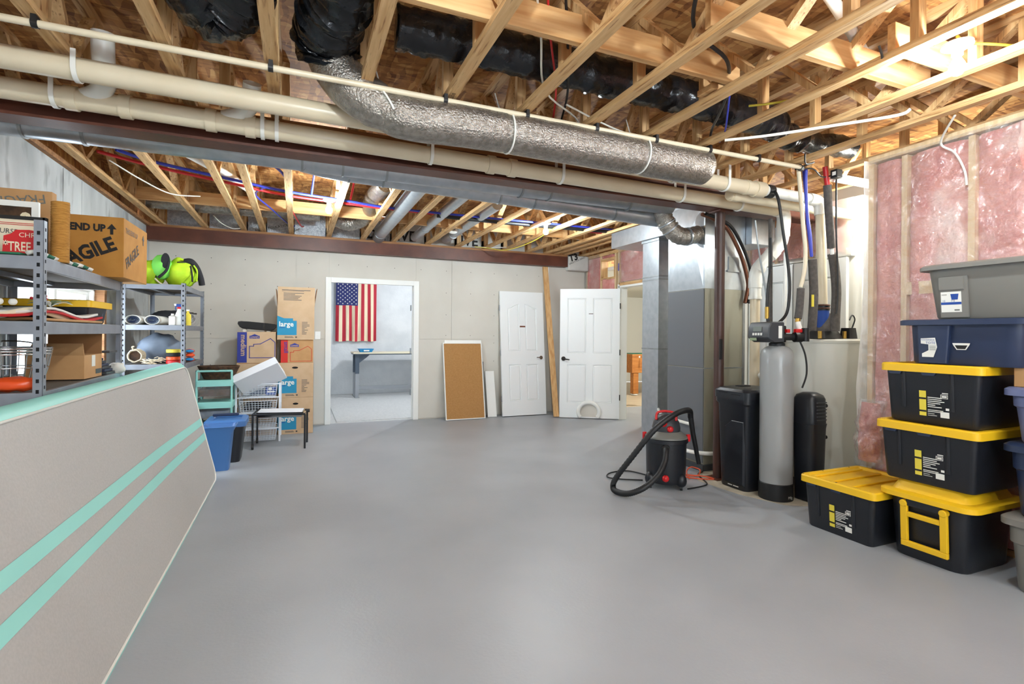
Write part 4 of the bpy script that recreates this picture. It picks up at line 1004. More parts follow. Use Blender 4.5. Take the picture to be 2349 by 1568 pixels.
line('drain_line', 'dark rigid pipe standing behind the softener head', [(3.975, 3.42, 2.42), (3.98, 3.42, 1.9), (3.985, 3.42, 1.45)], 0.018, 'foam_grey', 'pipe', n=2)
line('drain_line', 'thin white pipe standing behind the black cable', [(4.02, 3.3, 2.10), (4.02, 3.3, 1.6), (4.02, 3.3, 1.42)], 0.014, 'pvc_white', 'pipe', n=2)
line('gas_line', 'grey pipe slanting across the nook behind the drain bend', [(3.82, 3.45, 2.40), (3.87, 3.45, 2.12), (3.96, 3.45, 1.75), (3.98, 3.44, 1.5)], 0.008, 'galv_dull', 'pipe', n=3)
ad = local('power_adapter', 'black power adapter plugged in under the ceiling near the nook', 'adapter', (4.115, 2.90, ZC - 0.0705))
MB().box(-0.035, -0.03, 0, 0.035, 0.03, 0.07).build('body', 'black_rubber', ad, bevel=0.006)
MB().box(-0.037, -0.02, 0.02, -0.0345, 0.01, 0.05).build('label', 'label_white', ad)
ns = local('nook_strip_light', 'dim fluorescent strip lying among the nook trusses', 'lamp', (4.45, 3.0, 2.68))
MB().box(-0.25, -0.05, 0.015, 0.25, 0.05, 0.05).build('housing', 'white_trim', ns)
MB().cyl((-0.23, 0, 0.008), (0.23, 0, 0.008), 0.014, 12).build('tube', 'porcelain', ns, smooth=40)
# white panel doors stored against the nook wall
def panel_door(parent, m, w, h, t, panels, mt='white_door', arch=False):
    """slab in local x (width) z (height), front face at y=0; recessed and raised panels"""
    MB().box(0, 0.004, 0, w, t, h, m).build('slab', mt, parent)
    f = MB()
    xs = sorted({0, w} | {p[0] for p in panels} | {p[2] for p in panels})
    zs = sorted({0, h} | {p[1] for p in panels} | {p[3] for p in panels})
    for i in range(len(xs) - 1):
        for j in range(len(zs) - 1):
            cx, cz = (xs[i] + xs[i + 1]) / 2, (zs[j] + zs[j + 1]) / 2
            if any(p[0] < cx < p[2] and p[1] < cz < p[3] for p in panels): continue
            f.box(xs[i], -0.006, zs[j], xs[i + 1], 0.0045, zs[j + 1], m)
    f.build('face', mt, parent)
    for k, (x0, z0, x1, z1) in enumerate(panels):
        q = 0.028
        top_o = [(x0 + 0.004, z1 - 0.004), (x1 - 0.004, z1 - 0.004)]
        def ring(d, y):
            if arch and z0 > h * 0.4:
                s = 0.075
                zl, zr = (z1 - s, z1) if k % 2 == 0 else (z1, z1 - s)
                out = [(x0 + d, y, z0 + d), (x1 - d, y, z0 + d), (x1 - d, y, zr - d)]
                for e in (0.75, 0.5, 0.25):
                    ee = e if k % 2 == 0 else 1 - e
                    c_ = zl + (zr - zl) * (0.5 - 0.5 * math.cos(math.pi * e)) if True else 0
                    out.append((x0 + d + (x1 - x0 - 2 * d) * e, y, c_ - d))
                out.append((x0 + d, y, zl - d))
                return out
            return [(x0 + d, y, z0 + d), (x1 - d, y, z0 + d), (x1 - d, y, z1 - d), (x0 + d, y, z1 - d)]
        MB().loft([ring(0.004, 0.0045), ring(0.010, -0.004), ring(0.018, 0.003), ring(q, -0.0045), ring(q + 0.03, -0.005)], True, m).build('panel', mt, parent)
        if arch and z0 > h * 0.4:
            s = 0.075
            if k % 2 == 0: cr = [(x0, z1 - s - .004), (x0 + (x1 - x0) * .5, z1 - s / 2 - .004), (x1, z1 - 0.004), (x1, z1), (x0, z1)]
            else: cr = [(x1, z1 - s - .004), (x1, z1), (x0, z1), (x0, z1 - .004), (x0 + (x1 - x0) * .5, z1 - s / 2 - .004)]
            MB().loft([[(x, 0.0045, z) for x, z in cr], [(x, -0.006, z) for x, z in cr]], True, m).build('face', mt, parent)
for k, y in enumerate((4.58, 3.98)):
    t = thing('stored_door', 'white panelled door stored upright behind the water heater, %s one' % ('left' if k == 0 else 'right'), 'door', (5.0, y - 0.29, 0))
    m = frame((5.0, y, 0.01), (0, -1, 0), (1, 0, 0))
    m = Matrix(((0, 1, 0, 4.985), (-1, 0, 0, y), (0, 0, 1, 0.01), (0, 0, 0, 1)))
    panel_door(t, m, 0.58, 2.13, 0.035, [(0.09, 0.2, 0.26, 0.85), (0.32, 0.2, 0.49, 0.85), (0.09, 1.05, 0.26, 1.95), (0.32, 1.05, 0.49, 1.95)])

# bare concrete patch under the tanks
MB().loft([[(x, y, 0.0005) for x, y in ((3.45, 3.75), (3.48, 3.30), (3.60, 2.95), (3.85, 2.80), (4.1, 2.75), (4.9, 2.9), (4.9, 4.0), (3.7, 4.0))], [(x, y, 0.003) for x, y in ((3.45, 3.75), (3.48, 3.30), (3.60, 2.95), (3.85, 2.80), (4.1, 2.75), (4.9, 2.9), (4.9, 4.0), (3.7, 4.0))]]).build('floor_patch', 'bare_concrete', kind='structure')

# ================================================================== shop vacuum
vc = local('shop_vacuum', 'black shop vacuum with red trim and a looped hose', 'vacuum', (3.06, 3.72, 0))
MB().lathe([(0.155, 0.05), (0.165, 0.07), (0.17, 0.12), (0.176, 0.40), (0.19, 0.405), (0.19, 0.435), (0.18, 0.44)], 36).build('drum', 'tote_black', vc, smooth=35)
MB().lathe([(0.185, 0.441), (0.183, 0.455), (0.14, 0.485), (0.125, 0.50)], 36).build('lid', 'plastic_grey', vc, smooth=35)
hd2 = MB().lathe([(0.12, 0.50), (0.122, 0.53), (0.112, 0.58), (0.085, 0.625), (0.05, 0.645), (0.01, 0.65)], 24).build('motor_head', 'plastic_dark', vc, smooth=40)
for k in range(5):
    for s in (-1, 1):
        a = R(-125 + 90 * s / 1 + s * (k * 9 - 10))
        MB().cyl((0.121 * math.cos(a), 0.121 * math.sin(a), 0.525), (0.098 * math.cos(a), 0.098 * math.sin(a), 0.60), 0.004, 6).build('vent_rib', 'plastic_grey', hd2)
cd_ = Vector((-0.64, -0.77, 0))
px = Vector((0.77, -0.64, 0))
MB().tube(spline([tuple(px * -0.085 + cd_ * 0.07 + Vector((0, 0, 0.60))), tuple(px * -0.075 + cd_ * 0.05 + Vector((0, 0, 0.66))), tuple(px * 0.0 + cd_ * 0.04 + Vector((0, 0, 0.675))), tuple(px * 0.075 + cd_ * 0.05 + Vector((0, 0, 0.66))), tuple(px * 0.085 + cd_ * 0.07 + Vector((0, 0, 0.60)))], 6), 0.011, 10).build('handle', 'plastic_red', vc, smooth=60)
MB().ball(tuple(cd_ * 0.105 + px * -0.02 + Vector((0, 0, 0.575))), 0.035, 0.03, 0.03).ball(tuple(cd_ * 0.118 + px * 0.035 + Vector((0, 0, 0.53))), 0.03, 0.026, 0.028).build('switch', 'plastic_red', vc, smooth=60)
for s in (-1, 1):
    q = px * (0.188 * s)
    MB().box(-0.016, -0.012, 0.41, 0.016, 0.012, 0.475, Matrix.Translation(q)).build('latch', 'plastic_red', vc, bevel=0.005)
MB().cyl(tuple(cd_ * 0.165 + Vector((0, 0, 0.375))), tuple(cd_ * 0.20 + Vector((0, 0, 0.37))), 0.034, 18).build('hose_port', 'black_rubber', vc, smooth=40)
MB().ball(tuple(cd_ * 0.172 + px * 0.0 + Vector((0, 0, 0.11))), 0.03, 0.03, 0.03).build('drain_cap', 'plastic_red', vc, smooth=60)
for q, d in ((-0.13, 0.10), (0.13, 0.10), (-0.12, -0.12), (0.12, -0.12)):
    cpos = px * q + cd_ * d
    MB().ball(tuple(cpos + Vector((0, 0, 0.085))), 0.048, 0.048, 0.06, 14, 8).build('caster_pod', 'tote_black', vc, smooth=60)
    cw = MB().cyl(tuple(cpos + px * -0.011 + Vector((0, 0, 0.024))), tuple(cpos + px * 0.011 + Vector((0, 0, 0.024))), 0.024, 16).build('caster', 'black_rubber', vc, smooth=40)
    MB().box(-0.006, -0.014, 0.03, 0.006, 0.014, 0.062, Matrix.Translation(cpos)).build('caster_fork', 'chrome', vc)
hp = [(2.930, 3.568, 0.37), (2.895, 3.52, 0.352), (2.852, 3.485, 0.28), (2.763, 3.452, 0.195), (2.628, 3.455, 0.105), (2.53, 3.53, 0.045), (2.49, 3.64, 0.032), (2.495, 3.71, 0.05), (2.523, 3.705, 0.13), (2.622, 3.610, 0.328), (2.759, 3.508, 0.555), (2.943, 3.485, 0.675), (3.10, 3.53, 0.70), (3.22, 3.60, 0.68), (3.255, 3.63, 0.62)]
P = [Vector(p) - Vector((3.06, 3.72, 0)) for p in spline(hp, 16)]
MB().tube(P, [0.0235 + (0.0018 if i % 2 else -0.0012) for i in range(len(P))], 14).build('hose', 'black_rubber', vc, smooth=75)
MB().tube([Vector(p) - Vector((3.06, 3.72, 0)) for p in ((3.25, 3.63, 0.66), (3.30, 3.65, 0.48), (3.40, 3.68, 0.18))], [0.024, 0.022, 0.019], 14).build('wand', 'black_rubber', vc, smooth=60)
line('extension_cord', 'black power cord looped on the floor left of the shop vacuum', [(3.10, 4.05, 0.01), (3.02, 4.24, 0.009), (2.82, 4.24, 0.009), (2.71, 4.12, 0.009), (2.80, 4.01, 0.009), (2.96, 3.92, 0.009)], 0.0065, 'wire_black', 'cord')
line('extension_cord', 'orange extension cord heaped at the foot of the column', [(3.40, 3.80, 0.01), (3.50, 3.95, 0.03), (3.62, 4.02, 0.045), (3.66, 3.94, 0.03), (3.52, 3.84, 0.012), (3.42, 3.90, 0.02), (3.56, 3.78, 0.02), (3.60, 3.70, 0.012), (3.46, 3.74, 0.018), (3.36, 3.90, 0.012)], 0.006, 'wire_orange', 'cord')
line('extension_cord', 'black cord behind the vacuum running to the furnace', [(3.16, 3.55, 0.009), (3.35, 3.57, 0.009), (3.45, 3.63, 0.009), (3.58, 3.88, 0.009), (3.70, 3.95, 0.009)], 0.0065, 'wire_black', 'cord')

# ================================================================== storage totes at the right
def tote(name, label, x0, y0, x1, y1, z0, zr, zl, body, lid, taper=0.05, r=0.03, rim=0.022, style='flat', cat='storage tote'):
    """body from z0 to the rim zr, lid up to zl; x0..y1 is the outline of the lid"""
    t = thing(name, label, cat, ((x0 + x1) / 2, (y0 + y1) / 2, z0))
    i = rim
    b = MB()
    b.loft([rrect(x0 + i + taper, y0 + i + taper, x1 - i - taper, y1 - i - taper, r, z0), rrect(x0 + i + taper - .006, y0 + i + taper - .006, x1 - i - taper + .006, y1 - i - taper + .006, r, z0 + 0.012), rrect(x0 + i, y0 + i, x1 - i, y1 - i, r, zr)])
    bo = b.build('body', body, t, smooth=40)
    return t, bo
def wface(x0, zb, zr, rim, taper, y, z):
    k = (z - zb) / (zr - zb)
    q = taper - 0.006
    return frame((x0 + rim + q * (1 - k) - 0.0025, y, z), (0, -1, 0), (-q, 0, zr - zb))
def label27(bo, m):
    rect(0, 0, 0.028, 0.115, m, 'label_yellow', bo, 'label_band')
    bars([(0.0, 0.076, 0.028, 0.084), (0.0, 0.018, 0.028, 0.026)], m @ Matrix.Translation((0, 0, 0.001)), 'ink', bo, 'label_mark')
    rows = [(0.034, 0.085 - 0.0085 * k, 0.034 + (0.058, 0.055, 0.066, 0.05, 0.03, 0.055, 0.045)[k % 7], 0.0885 - 0.0085 * k) for k in range(6)]
    rows += [(0.034, 0.028, 0.095, 0.031), (0.034, 0.021, 0.085, 0.024), (0.034, 0.012, 0.06, 0.014), (0.034, 0.004, 0.07, 0.006)]
    rows += [(0.092, 0.108, 0.115, 0.112), (0.105, 0.034, 0.118, 0.044), (0.084, 0.0, 0.118, 0.026)]
    bars(rows, m, 'label_white', bo, 'label_print')
    bars([(0.086, 0.086, 0.114, 0.088), (0.086, 0.102, 0.114, 0.104), (0.086, 0.088, 0.088, 0.102), (0.112, 0.088, 0.114, 0.102), (0.091, 0.091, 0.109, 0.099)], m, 'label_white', bo, 'label_badge')
def tote27(label, x0, y0, x1, y1, z0, zr, zl, open_top=False):
    rim, tp = 0.022, 0.024
    t, bo = tote('storage_tote', label, x0, y0, x1, y1, z0, zr, zl, 'tote_black', 'tote_yellow', tp, 0.03, rim)
    W = y1 - y0
    for q in (0.24, 0.71):
        m = MB(); y = y1 - W * q
        def fx_(z): return x0 + rim + (tp - 0.006) * (1 - (z - z0) / (zr - z0))
        za, zb = z0 + 0.09, zr - 0.005
        m.add([(fx_(za) - .002, y - .012, za), (fx_(za) - .002, y + .012, za), (fx_(za) - .006, y, za), (fx_(zb) - .002, y - .012, zb), (fx_(zb) - .002, y + .012, zb), (fx_(zb) - .009, y, zb)], [(0, 2, 5, 3), (2, 1, 4, 5), (0, 1, 2), (3, 5, 4), (0, 3, 4, 1)])
        m.build('rib', 'tote_black', bo)
    m = MB()
    a = 0.012
    m.loft([rrect(x0, y0, x1, y1, 0.035, zr - 0.012), rrect(x0, y0, x1, y1, 0.035, zl - 0.008), rrect(x0 + .006, y0 + .006, x1 - .006, y1 - .006, 0.035, zl), rrect(x0 + .035, y0 + .035, x1 - .035, y1 - .035, 0.03, zl), rrect(x0 + .045, y0 + .045, x1 - .045, y1 - .045, 0.03, zl - 0.018)])
    lo_ = m.build('lid', 'tote_yellow', t, smooth=35)
    for k in range(4):
        yy = y0 + 0.06 + k * (W - 0.12) / 3
        MB().box(x0 + .06, yy - 0.018, zl - 0.018, x1 - .06, yy + 0.018, zl - 0.006).build('lid_ridge', 'tote_yellow', lo_, bevel=0.004)
    for q in (0.16, 0.5):
        yy = y1 - W * q
        MB().loft([[(x0 + .012, yy - .04, zr - .012), (x0 + .012, yy + .04, zr - .012), (x0 + .012, yy + .03, zr - .03), (x0 + .012, yy - .03, zr - .03)], [(x0 + .03, yy - .04, zr - .012), (x0 + .03, yy + .04, zr - .012), (x0 + .03, yy + .03, zr - .03), (x0 + .03, yy - .03, zr - .03)]]).build('clip', 'tote_blue', t)
    for xx, yy in ((x0 + 0.02, y1 - 0.02), (x0 + 0.02, y0 + W * 0.5), (x0 + (x1 - x0) * 0.35, y1 - 0.02), (x0 + (x1 - x0) * 0.8, y1 - 0.02)):
        MB().cyl((xx, yy, zl - 0.004), (xx, yy, zl + 0.0008), 0.006, 10).build('lid_hole', 'hole', lo_)
    label27(bo, wface(x0, z0, zr, rim, tp, y1 - W * 0.40, z0 + 0.05) @ Matrix.Scale(1.3, 4))
    return t
tote27('black tote with yellow lid alone on the floor left of the tall stack', 3.36, 2.10, 4.0, 2.63, 0.0, 0.325, 0.362)
# wide base tote with the yellow handle
t, bo = tote('storage_tote', 'wide black tote with a big yellow handle at the bottom of the stack', 3.44, 1.64, 4.02, 2.125, 0.0, 0.385, 0.41, 'tote_black', 'tote_yellow', 0.025, 0.07, 0.03)
m = MB()
m.loft([rrect(3.43, 1.62, 4.03, 2.14, 0.075, 0.368), rrect(3.43, 1.62, 4.03, 2.14, 0.075, 0.396), rrect(3.442, 1.632, 4.02, 2.128, 0.07, 0.402), rrect(3.48, 1.67, 3.99, 2.09, 0.06, 0.405), rrect(3.51, 1.71, 3.97, 2.06, 0.05, 0.466), rrect(3.53, 1.73, 3.95, 2.04, 0.04, 0.472)])
m.build('lid', 'tote_yellow', t, smooth=35)
hm_ = wface(3.44, 0, 0.385, 0.03, 0.025, 2.0, 0.11)
hdl = MB()
for pl_ in ([(0.0, 0.0), (0.0, 0.23), (0.038, 0.23), (0.038, 0.0)], [(0.21, 0.0), (0.21, 0.23), (0.248, 0.23), (0.248, 0.0)], [(0.0, -0.035), (0.0, 0.0), (0.248, 0.0), (0.248, -0.035)], [(0.038, 0.15), (0.038, 0.18), (0.21, 0.18), (0.21, 0.15)]):
    hdl.loft([[(x, y, 0.012) for x, y in pl_], [(x, y, 0.034) for x, y in pl_]], True, hm_)
hdl.cyl((0.019, 0.228, 0.002), (0.019, 0.228, 0.04), 0.021, 14, hm_).cyl((0.229, 0.228, 0.002), (0.229, 0.228, 0.04), 0.021, 14, hm_)
hdl.build('handle', 'tote_yellow', t, bevel=0.004)
MB().box(0.03, 0.215, 0, 0.218, 0.262, 0.03, hm_).build('handle_bracket', 'tote_black', t, bevel=0.006)
tote27('black tote with yellow lid, second up from the floor in the tall stack', 3.43, 1.60, 3.99, 2.15, 0.473, 0.795, 0.832)
tote27('black tote with yellow lid, third up from the floor in the tall stack', 3.44, 1.59, 3.99, 2.13, 0.833, 1.155, 1.192)
# blue tote
t, bo = tote('storage_tote', 'dark blue tote with paper labels, second from the top of the stack', 3.47, 1.42, 4.0, 2.02, 1.193, 1.43, 1.46, 'tote_blue', 'tote_blue', 0.015, 0.07, 0.02)
m = MB()
m.loft([rrect(3.45, 1.40, 4.0, 2.04, 0.06, 1.425), rrect(3.45, 1.40, 4.0, 2.04, 0.06, 1.452), rrect(3.46, 1.41, 3.99, 2.03, 0.06, 1.458), rrect(3.50, 1.45, 3.95, 1.99, 0.05, 1.458), rrect(3.51, 1.46, 3.94, 1.98, 0.05, 1.45)])
m.build('lid', 'tote_blue', t, smooth=35)
MB().loft([rrect(3.474, 1.78, 3.52, 1.925, 0.01, 1.20), rrect(3.462, 1.76, 3.50, 1.93, 0.01, 1.42)]).build('end_panel', 'tote_blue', bo, smooth=35)
lm = frame((3.4675, 1.905, 1.235), (0, -1, 0), (-0.05, 0, 1))
poly([(0.0, 0.11), (0.075, 0.115), (0.085, 0.06), (0.065, 0.0), (0.005, 0.0), (0.005, 0.02), (0.04, 0.04), (0.04, 0.075), (0.0, 0.08)], lm, 'label_white', bo, 'paper_label')
text('ROUGHNECK', 0.0125, lm @ Matrix.Translation((0.003, 0.098, 0.001)), 'label_blue', bo, sx=0.9)
text('TOTE', 0.02, lm @ Matrix.Translation((0.026, 0.078, 0.001)), 'label_blue', bo)
bars([(0.045, 0.065 - k * 0.006, 0.078, 0.067 - k * 0.006) for k in range(5)], lm @ Matrix.Translation((0, 0, 0.001)), 'plastic_grey', bo)
lm2 = frame((3.487, 1.755, 1.29), (0, -1, 0), (-0.05, 0, 1))
poly([(0.0, 0.03), (0.085, 0.03), (0.082, 0.02), (0.065, -0.008), (0.02, -0.008), (0.003, 0.02)], lm2, 'label_white', bo, 'badge')
poly([(0.012, 0.018), (0.073, 0.018), (0.062, -0.003), (0.023, -0.003)], lm2 @ Matrix.Translation((0, 0, 0.001)), 'ink', bo, 'badge_fill')
# grey tote on top
t, bo = tote('storage_tote', 'brown-grey tote with a white product label on top of the stack', 3.47, 1.30, 3.98, 1.92, 1.461, 1.755, 1.79, 'tote_grey', 'tote_grey', 0.035, 0.07, 0.016)
m = MB()
m.loft([rrect(3.45, 1.28, 3.99, 1.94, 0.08, 1.748), rrect(3.45, 1.28, 3.99, 1.94, 0.08, 1.768), rrect(3.465, 1.295, 3.975, 1.925, 0.07, 1.779), rrect(3.6, 1.42, 3.86, 1.8, 0.06, 1.785)])
m.build('lid', 'tote_grey', t, smooth=40)
gm = wface(3.47, 1.461, 1.755, 0.016, 0.035, 1.84, 1.49)
rect(0.02, -0.02, 0.155, 0.215, gm, 'tote_grey', bo, 'handle_recess', 0.012)
rect(0.02, 0.14, 0.14, 0.21, gm @ Matrix.Translation((0, 0, 0.011)), 'tote_grey', bo, 'grip', 0.008)
lm = gm @ Matrix.Translation((0.025, 0.01, 0.012))
rect(0, 0, 0.10, 0.118, lm, 'label_white', bo, 'product_label')
rect(0, 0.044, 0.10, 0.058, lm @ Matrix.Translation((0, 0, .001)), 'label_blue', bo, 'label_stripe')
poly([(0.048, 0.105), (0.088, 0.105), (0.083, 0.072), (0.053, 0.072)], lm @ Matrix.Translation((0, 0, .001)), 'label_blue', bo, 'label_picture')
text('10', 0.016, lm @ Matrix.Translation((0.006, 0.060, .001)), 'label_blue', bo)
text('7.5', 0.016, lm @ Matrix.Translation((0.050, 0.060, .001)), 'label_blue', bo)
bars([(0.005, 0.1, 0.03, 0.103), (0.065, 0.008, 0.09, 0.016)], lm @ Matrix.Translation((0, 0, .001)), 'plastic_grey', bo)
# right-hand stack at the edge of the picture
def plain_tote(label, x0, y0, x1, y1, z0, zl, body, lid, r=0.06):
    t, bo = tote('storage_tote', label, x0, y0, x1, y1, z0, zl - 0.03, zl, body, lid, 0.03, r, 0.02)
    m = MB()
    m.loft([rrect(x0 - .01, y0 - .01, x1 + .01, y1 + .01, r, zl - 0.045), rrect(x0 - .01, y0 - .01, x1 + .01, y1 + .01, r, zl - 0.012), rrect(x0 + .005, y0 + .005, x1 - .005, y1 - .005, r, zl), rrect(x0 + .05, y0 + .05, x1 - .05, y1 - .05, r, zl), rrect(x0 + .06, y0 + .06, x1 - .06, y1 - .06, r, zl - .008)])
    m.build('lid', lid, t, smooth=35)
    m = MB(); zz = z0 + (zl - z0) * 0.62; k = 0.03 * 0.35
    m.loft([rrect(x0 + .02 + k, y0 + .02 + k, x1 - .02 - k, y1 - .02 - k, r, zz), rrect(x0 + .012 + k * .6, y0 + .012 + k * .6, x1 - .012 - k * .6, y1 - .012 - k * .6, r, zz + 0.012), rrect(x0 + .016, y0 + .016, x1 - .016, y1 - .016, r, zl - 0.05)])
    m.build('shoulder', body, t, smooth=35)
    return t
plain_tote('pale grey tote on the floor at the right edge of the picture', 3.52, 0.95, 3.98, 1.55, 0.0, 0.40, 'tote_grey', 'tote_grey')
plain_tote('deep blue tote between the grey and the periwinkle one at the right edge', 3.53, 0.96, 3.98, 1.545, 0.401, 0.79, 'tote_blue', 'tote_blue')
plain_tote('periwinkle blue tote at the top of the right-edge stack', 3.52, 0.95, 3.98, 1.54, 0.791, 1.09, 'tote_periwinkle', 'tote_periwinkle')
cb = local('cardboard_box', 'small tan cardboard box on the periwinkle tote', 'box', (3.70, 1.36, 1.091))
MB().box(-0.14, -0.15, 0, 0.14, 0.15, 0.125).build('carton', 'cardboard', cb, bevel=0.003)
MB().box(-0.141, -0.152, 0.05, -0.05, -0.12, 0.075).build('tape', 'cardboard_pale', cb)

# ================================================================== air mat leaning along the left
am = thing('air_mat', 'long grey air mat with two mint stripes leaning against the shelves', 'gym mat', (-0.8, 3.5, 0))
PY0, PY1, PS, PT = 1.55, 5.36, 1.045, 0.13
def padpt(y, s, d):
    k = max(0.0, (y - 4.0) / 1.36); k = k * k * (3 - 2 * k) if k < 1 else 1
    th = math.atan2(0.335 - 0.10 * k, 0.985)
    up = Vector((-math.sin(th), 0, math.cos(th))); n = Vector((math.cos(th), 0, math.sin(th)))
    return Vector((-0.69, y, 0.075)) + up * (s - 0.06) + n * d
def corner(y, s, r=0.10):
    for cy, sy in ((PY0 + r, -1), (PY1 - r, 1)):
        for cs, ss in ((r, -1), (PS - r, 1)):
            if (y - cy) * sy > 0 and (s - cs) * ss > 0:
                v = Vector((y - cy, s - cs))
                m = max(abs(v.x), abs(v.y))
                if v.length > 1e-9: v = v * (m / v.length)
                return cy + v.x, cs + v.y
    return y, s
def padgrid(d):
    def fn(u, v):
        y, s = corner(PY0 + (PY1 - PY0) * u, PS * v)
        return padpt(y, s, d)
    return fn
def wobble(fn, d):
    return fn
# subdivided so that grid lines meet the corner arcs
MB().grid(76, 21, padgrid(0.0)).build('top_sheet', 'mat_grey', am, smooth=60)
MB().grid(76, 21, padgrid(-PT)).build('bottom_sheet', 'mat_grey', am, smooth=60)
edge = []
def per():
    pts = []
    n = 60
    for i in range(n): pts.append((PY0 + 0.1 + (PY1 - PY0 - 0.2) * i / n, 0))
    for i in range(8): a = R(-90 + 90 * i / 8); pts.append((PY1 - 0.1 + 0.1 * math.cos(a), 0.1 + 0.1 * math.sin(a)))
    for i in range(16): pts.append((PY1, 0.1 + (PS - 0.2) * i / 16))
    for i in range(8): a = R(90 * i / 8); pts.append((PY1 - 0.1 + 0.1 * math.cos(a), PS - 0.1 + 0.1 * math.sin(a)))
    for i in range(n): pts.append((PY1 - 0.1 - (PY1 - PY0 - 0.2) * i / n, PS))
    for i in range(8): a = R(90 + 90 * i / 8); pts.append((PY0 + 0.1 + 0.1 * math.cos(a), PS - 0.1 + 0.1 * math.sin(a)))
    for i in range(16): pts.append((PY0, PS - 0.1 - (PS - 0.2) * i / 16))
    for i in range(8): a = R(180 + 90 * i / 8); pts.append((PY0 + 0.1 + 0.1 * math.cos(a), 0.1 + 0.1 * math.sin(a)))
    return pts
pp = per()
rings = []
N = len(pp)
for j in range(9):
    a = math.pi * j / 8
    ring = []
    for i, (y, s) in enumerate(pp):
        y2, s2 = pp[(i + 1) % N]; y1, s1 = pp[i - 1]
        t = Vector((y2 - y1, s2 - s1)).normalized(); nrm = Vector((t.y, -t.x))
        o = 0.062 * math.sin(a)
        ring.append(padpt(y + nrm.x * o, s + nrm.y * o, -PT / 2 * (1 - math.cos(a)) + 0.001 * math.cos(a)))
    rings.append(ring)
MB().loft(rings, False).build('side_wall', 'mint', am, smooth=60)
ring0 = [padpt(y, s, 0.003) for y, s in pp]
m = MB(); m.tube(ring0 + [ring0[0]], 0.006, 6, False); m.build('welt_seam', 'fabric_white', am, smooth=60)
for s0, s1 in ((0.548, 0.606), (0.416, 0.472)):
    MB().grid(76, 1, lambda u, v: padpt(PY0 + (PY1 - 0.002 - PY0) * u, s0 - 0.045 * u + (s1 - s0 + 0.006 * u) * v, 0.0025)).build('stripe', 'mint', am, smooth=60)

# ================================================================== steel shelving
def shelving(label, x0, y0, x1, y1, h, shelves, bh, deep):
    t = thing('shelving_unit', label, 'shelf', ((x0 + x1) / 2, (y0 + y1) / 2, 0))
    pw = 0.038
    for px_, sx in ((x0, 1), (x1, -1)):
        for py_, sy in ((y0, 1), (y1, -1)):
            m = MB()
            m.box(min(px_, px_ + sx * pw), min(py_, py_ + sy * 0.003), 0, max(px_, px_ + sx * pw), max(py_, py_ + sy * 0.003), h)
            m.box(min(px_, px_ + sx * 0.003), min(py_, py_ + sy * pw), 0, max(px_, px_ + sx * 0.003), max(py_, py_ + sy * pw), h)
            po = m.build('post', 'shelf_steel', t, kind=None)
            q = MB()
            z = 0.05
            while z < h - 0.02:
                q.box(px_ + sx * 0.014, py_ - sy * 0.0006 if sy > 0 else py_, z, px_ + sx * 0.026, py_ + sy * 0.0006 if sy > 0 else py_ + 0.0006, z + 0.018)
                q.box(px_ - 0.0006, py_ + sy * 0.014, z + 0.02, px_ + 0.0006, py_ + sy * 0.026, z + 0.036)
                z += 0.05
            q.build('keyholes', 'hole', po, kind='stuff')
    for z in shelves:
        for bx in ((x0, y0, x1, y0 + 0.03), (x0, y1 - 0.03, x1, y1)):
            MB().box(bx[0] + .004, bx[1] + 0.004, z - bh, bx[2] - .004, bx[3] - 0.004, z).build('cross_beam', 'shelf_steel', t, bevel=0.002)
        for bx in ((x0, y0, x0 + 0.03, y1), (x1 - 0.03, y0, x1, y1)):
            bo_ = MB().box(bx[0] + .004, bx[1] + .03, z - bh, bx[2] - .004, bx[3] - .03, z).build('side_beam', 'shelf_steel', t, bevel=0.002)
        MB().box(x0 + .03, y0 + .03, z - 0.022, x1 - .03, y1 - .03, z - 0.006).build('deck', 'shelf_deck', t)
        MB().box(x0 + .2, y0 + .03, z - 0.045, x0 + .24, y1 - .03, z - 0.022).build('brace', 'shelf_steel', t)
    return t
su = shelving('grey perforated steel shelving unit nearest the camera on the left', -1.755, 3.085, -1.14, 4.49, 1.87, [1.70, 1.392, 1.055, 0.5, 0.12], 0.062, 1)
su.rotation_euler.z = 0.04
shelving('narrower steel shelving unit in the far left corner', -1.59, 6.06, -1.05, 7.18, 1.835, [1.82, 1.412, 1.02, 0.55, 0.12], 0.052, 0)

# ---- moving boxes helper
def carton(name, label, x0, y0, x1, y1, z0, z1, mt='cardboard_pale', flaps=False, cat='box'):
    t = thing(name, label, cat, ((x0 + x1) / 2, (y0 + y1) / 2, z0))
    if flaps:
        m = MB(); k = 0.005
        m.box(x0, y0, z0, x1, y0 + k, z1).box(x0, y1 - k, z0, x1, y1, z1).box(x0, y0 + k, z0, x0 + k, y1 - k, z1).box(x1 - k, y0 + k, z0, x1, y1 - k, z1).box(x0 + k, y0 + k, z0, x1 - k, y1 - k, z0 + k)
        bo = m.build('carton', mt, t)
    else:
        bo = MB().box(x0, y0, z0, x1, y1, z1).build('carton', mt, t, bevel=0.003)
    return t, bo
def arrow(m, parent, s, mt='ink'):
    poly([(-0.12 * s, -0.5 * s), (0.12 * s, -0.5 * s), (0.12 * s, 0.0), (0.38 * s, 0.0), (0.0, 0.5 * s), (-0.38 * s, 0.0), (-0.12 * s, 0.0)], m, mt, parent, 'arrow')
def S(x, y, z): return frame((x, y, z), (1, 0, 0), (0, 0, 1))     # a face looking at -Y
def E_(x, y, z): return frame((x, y, z), (0, 1, 0), (0, 0, 1))    # a face looking at +X
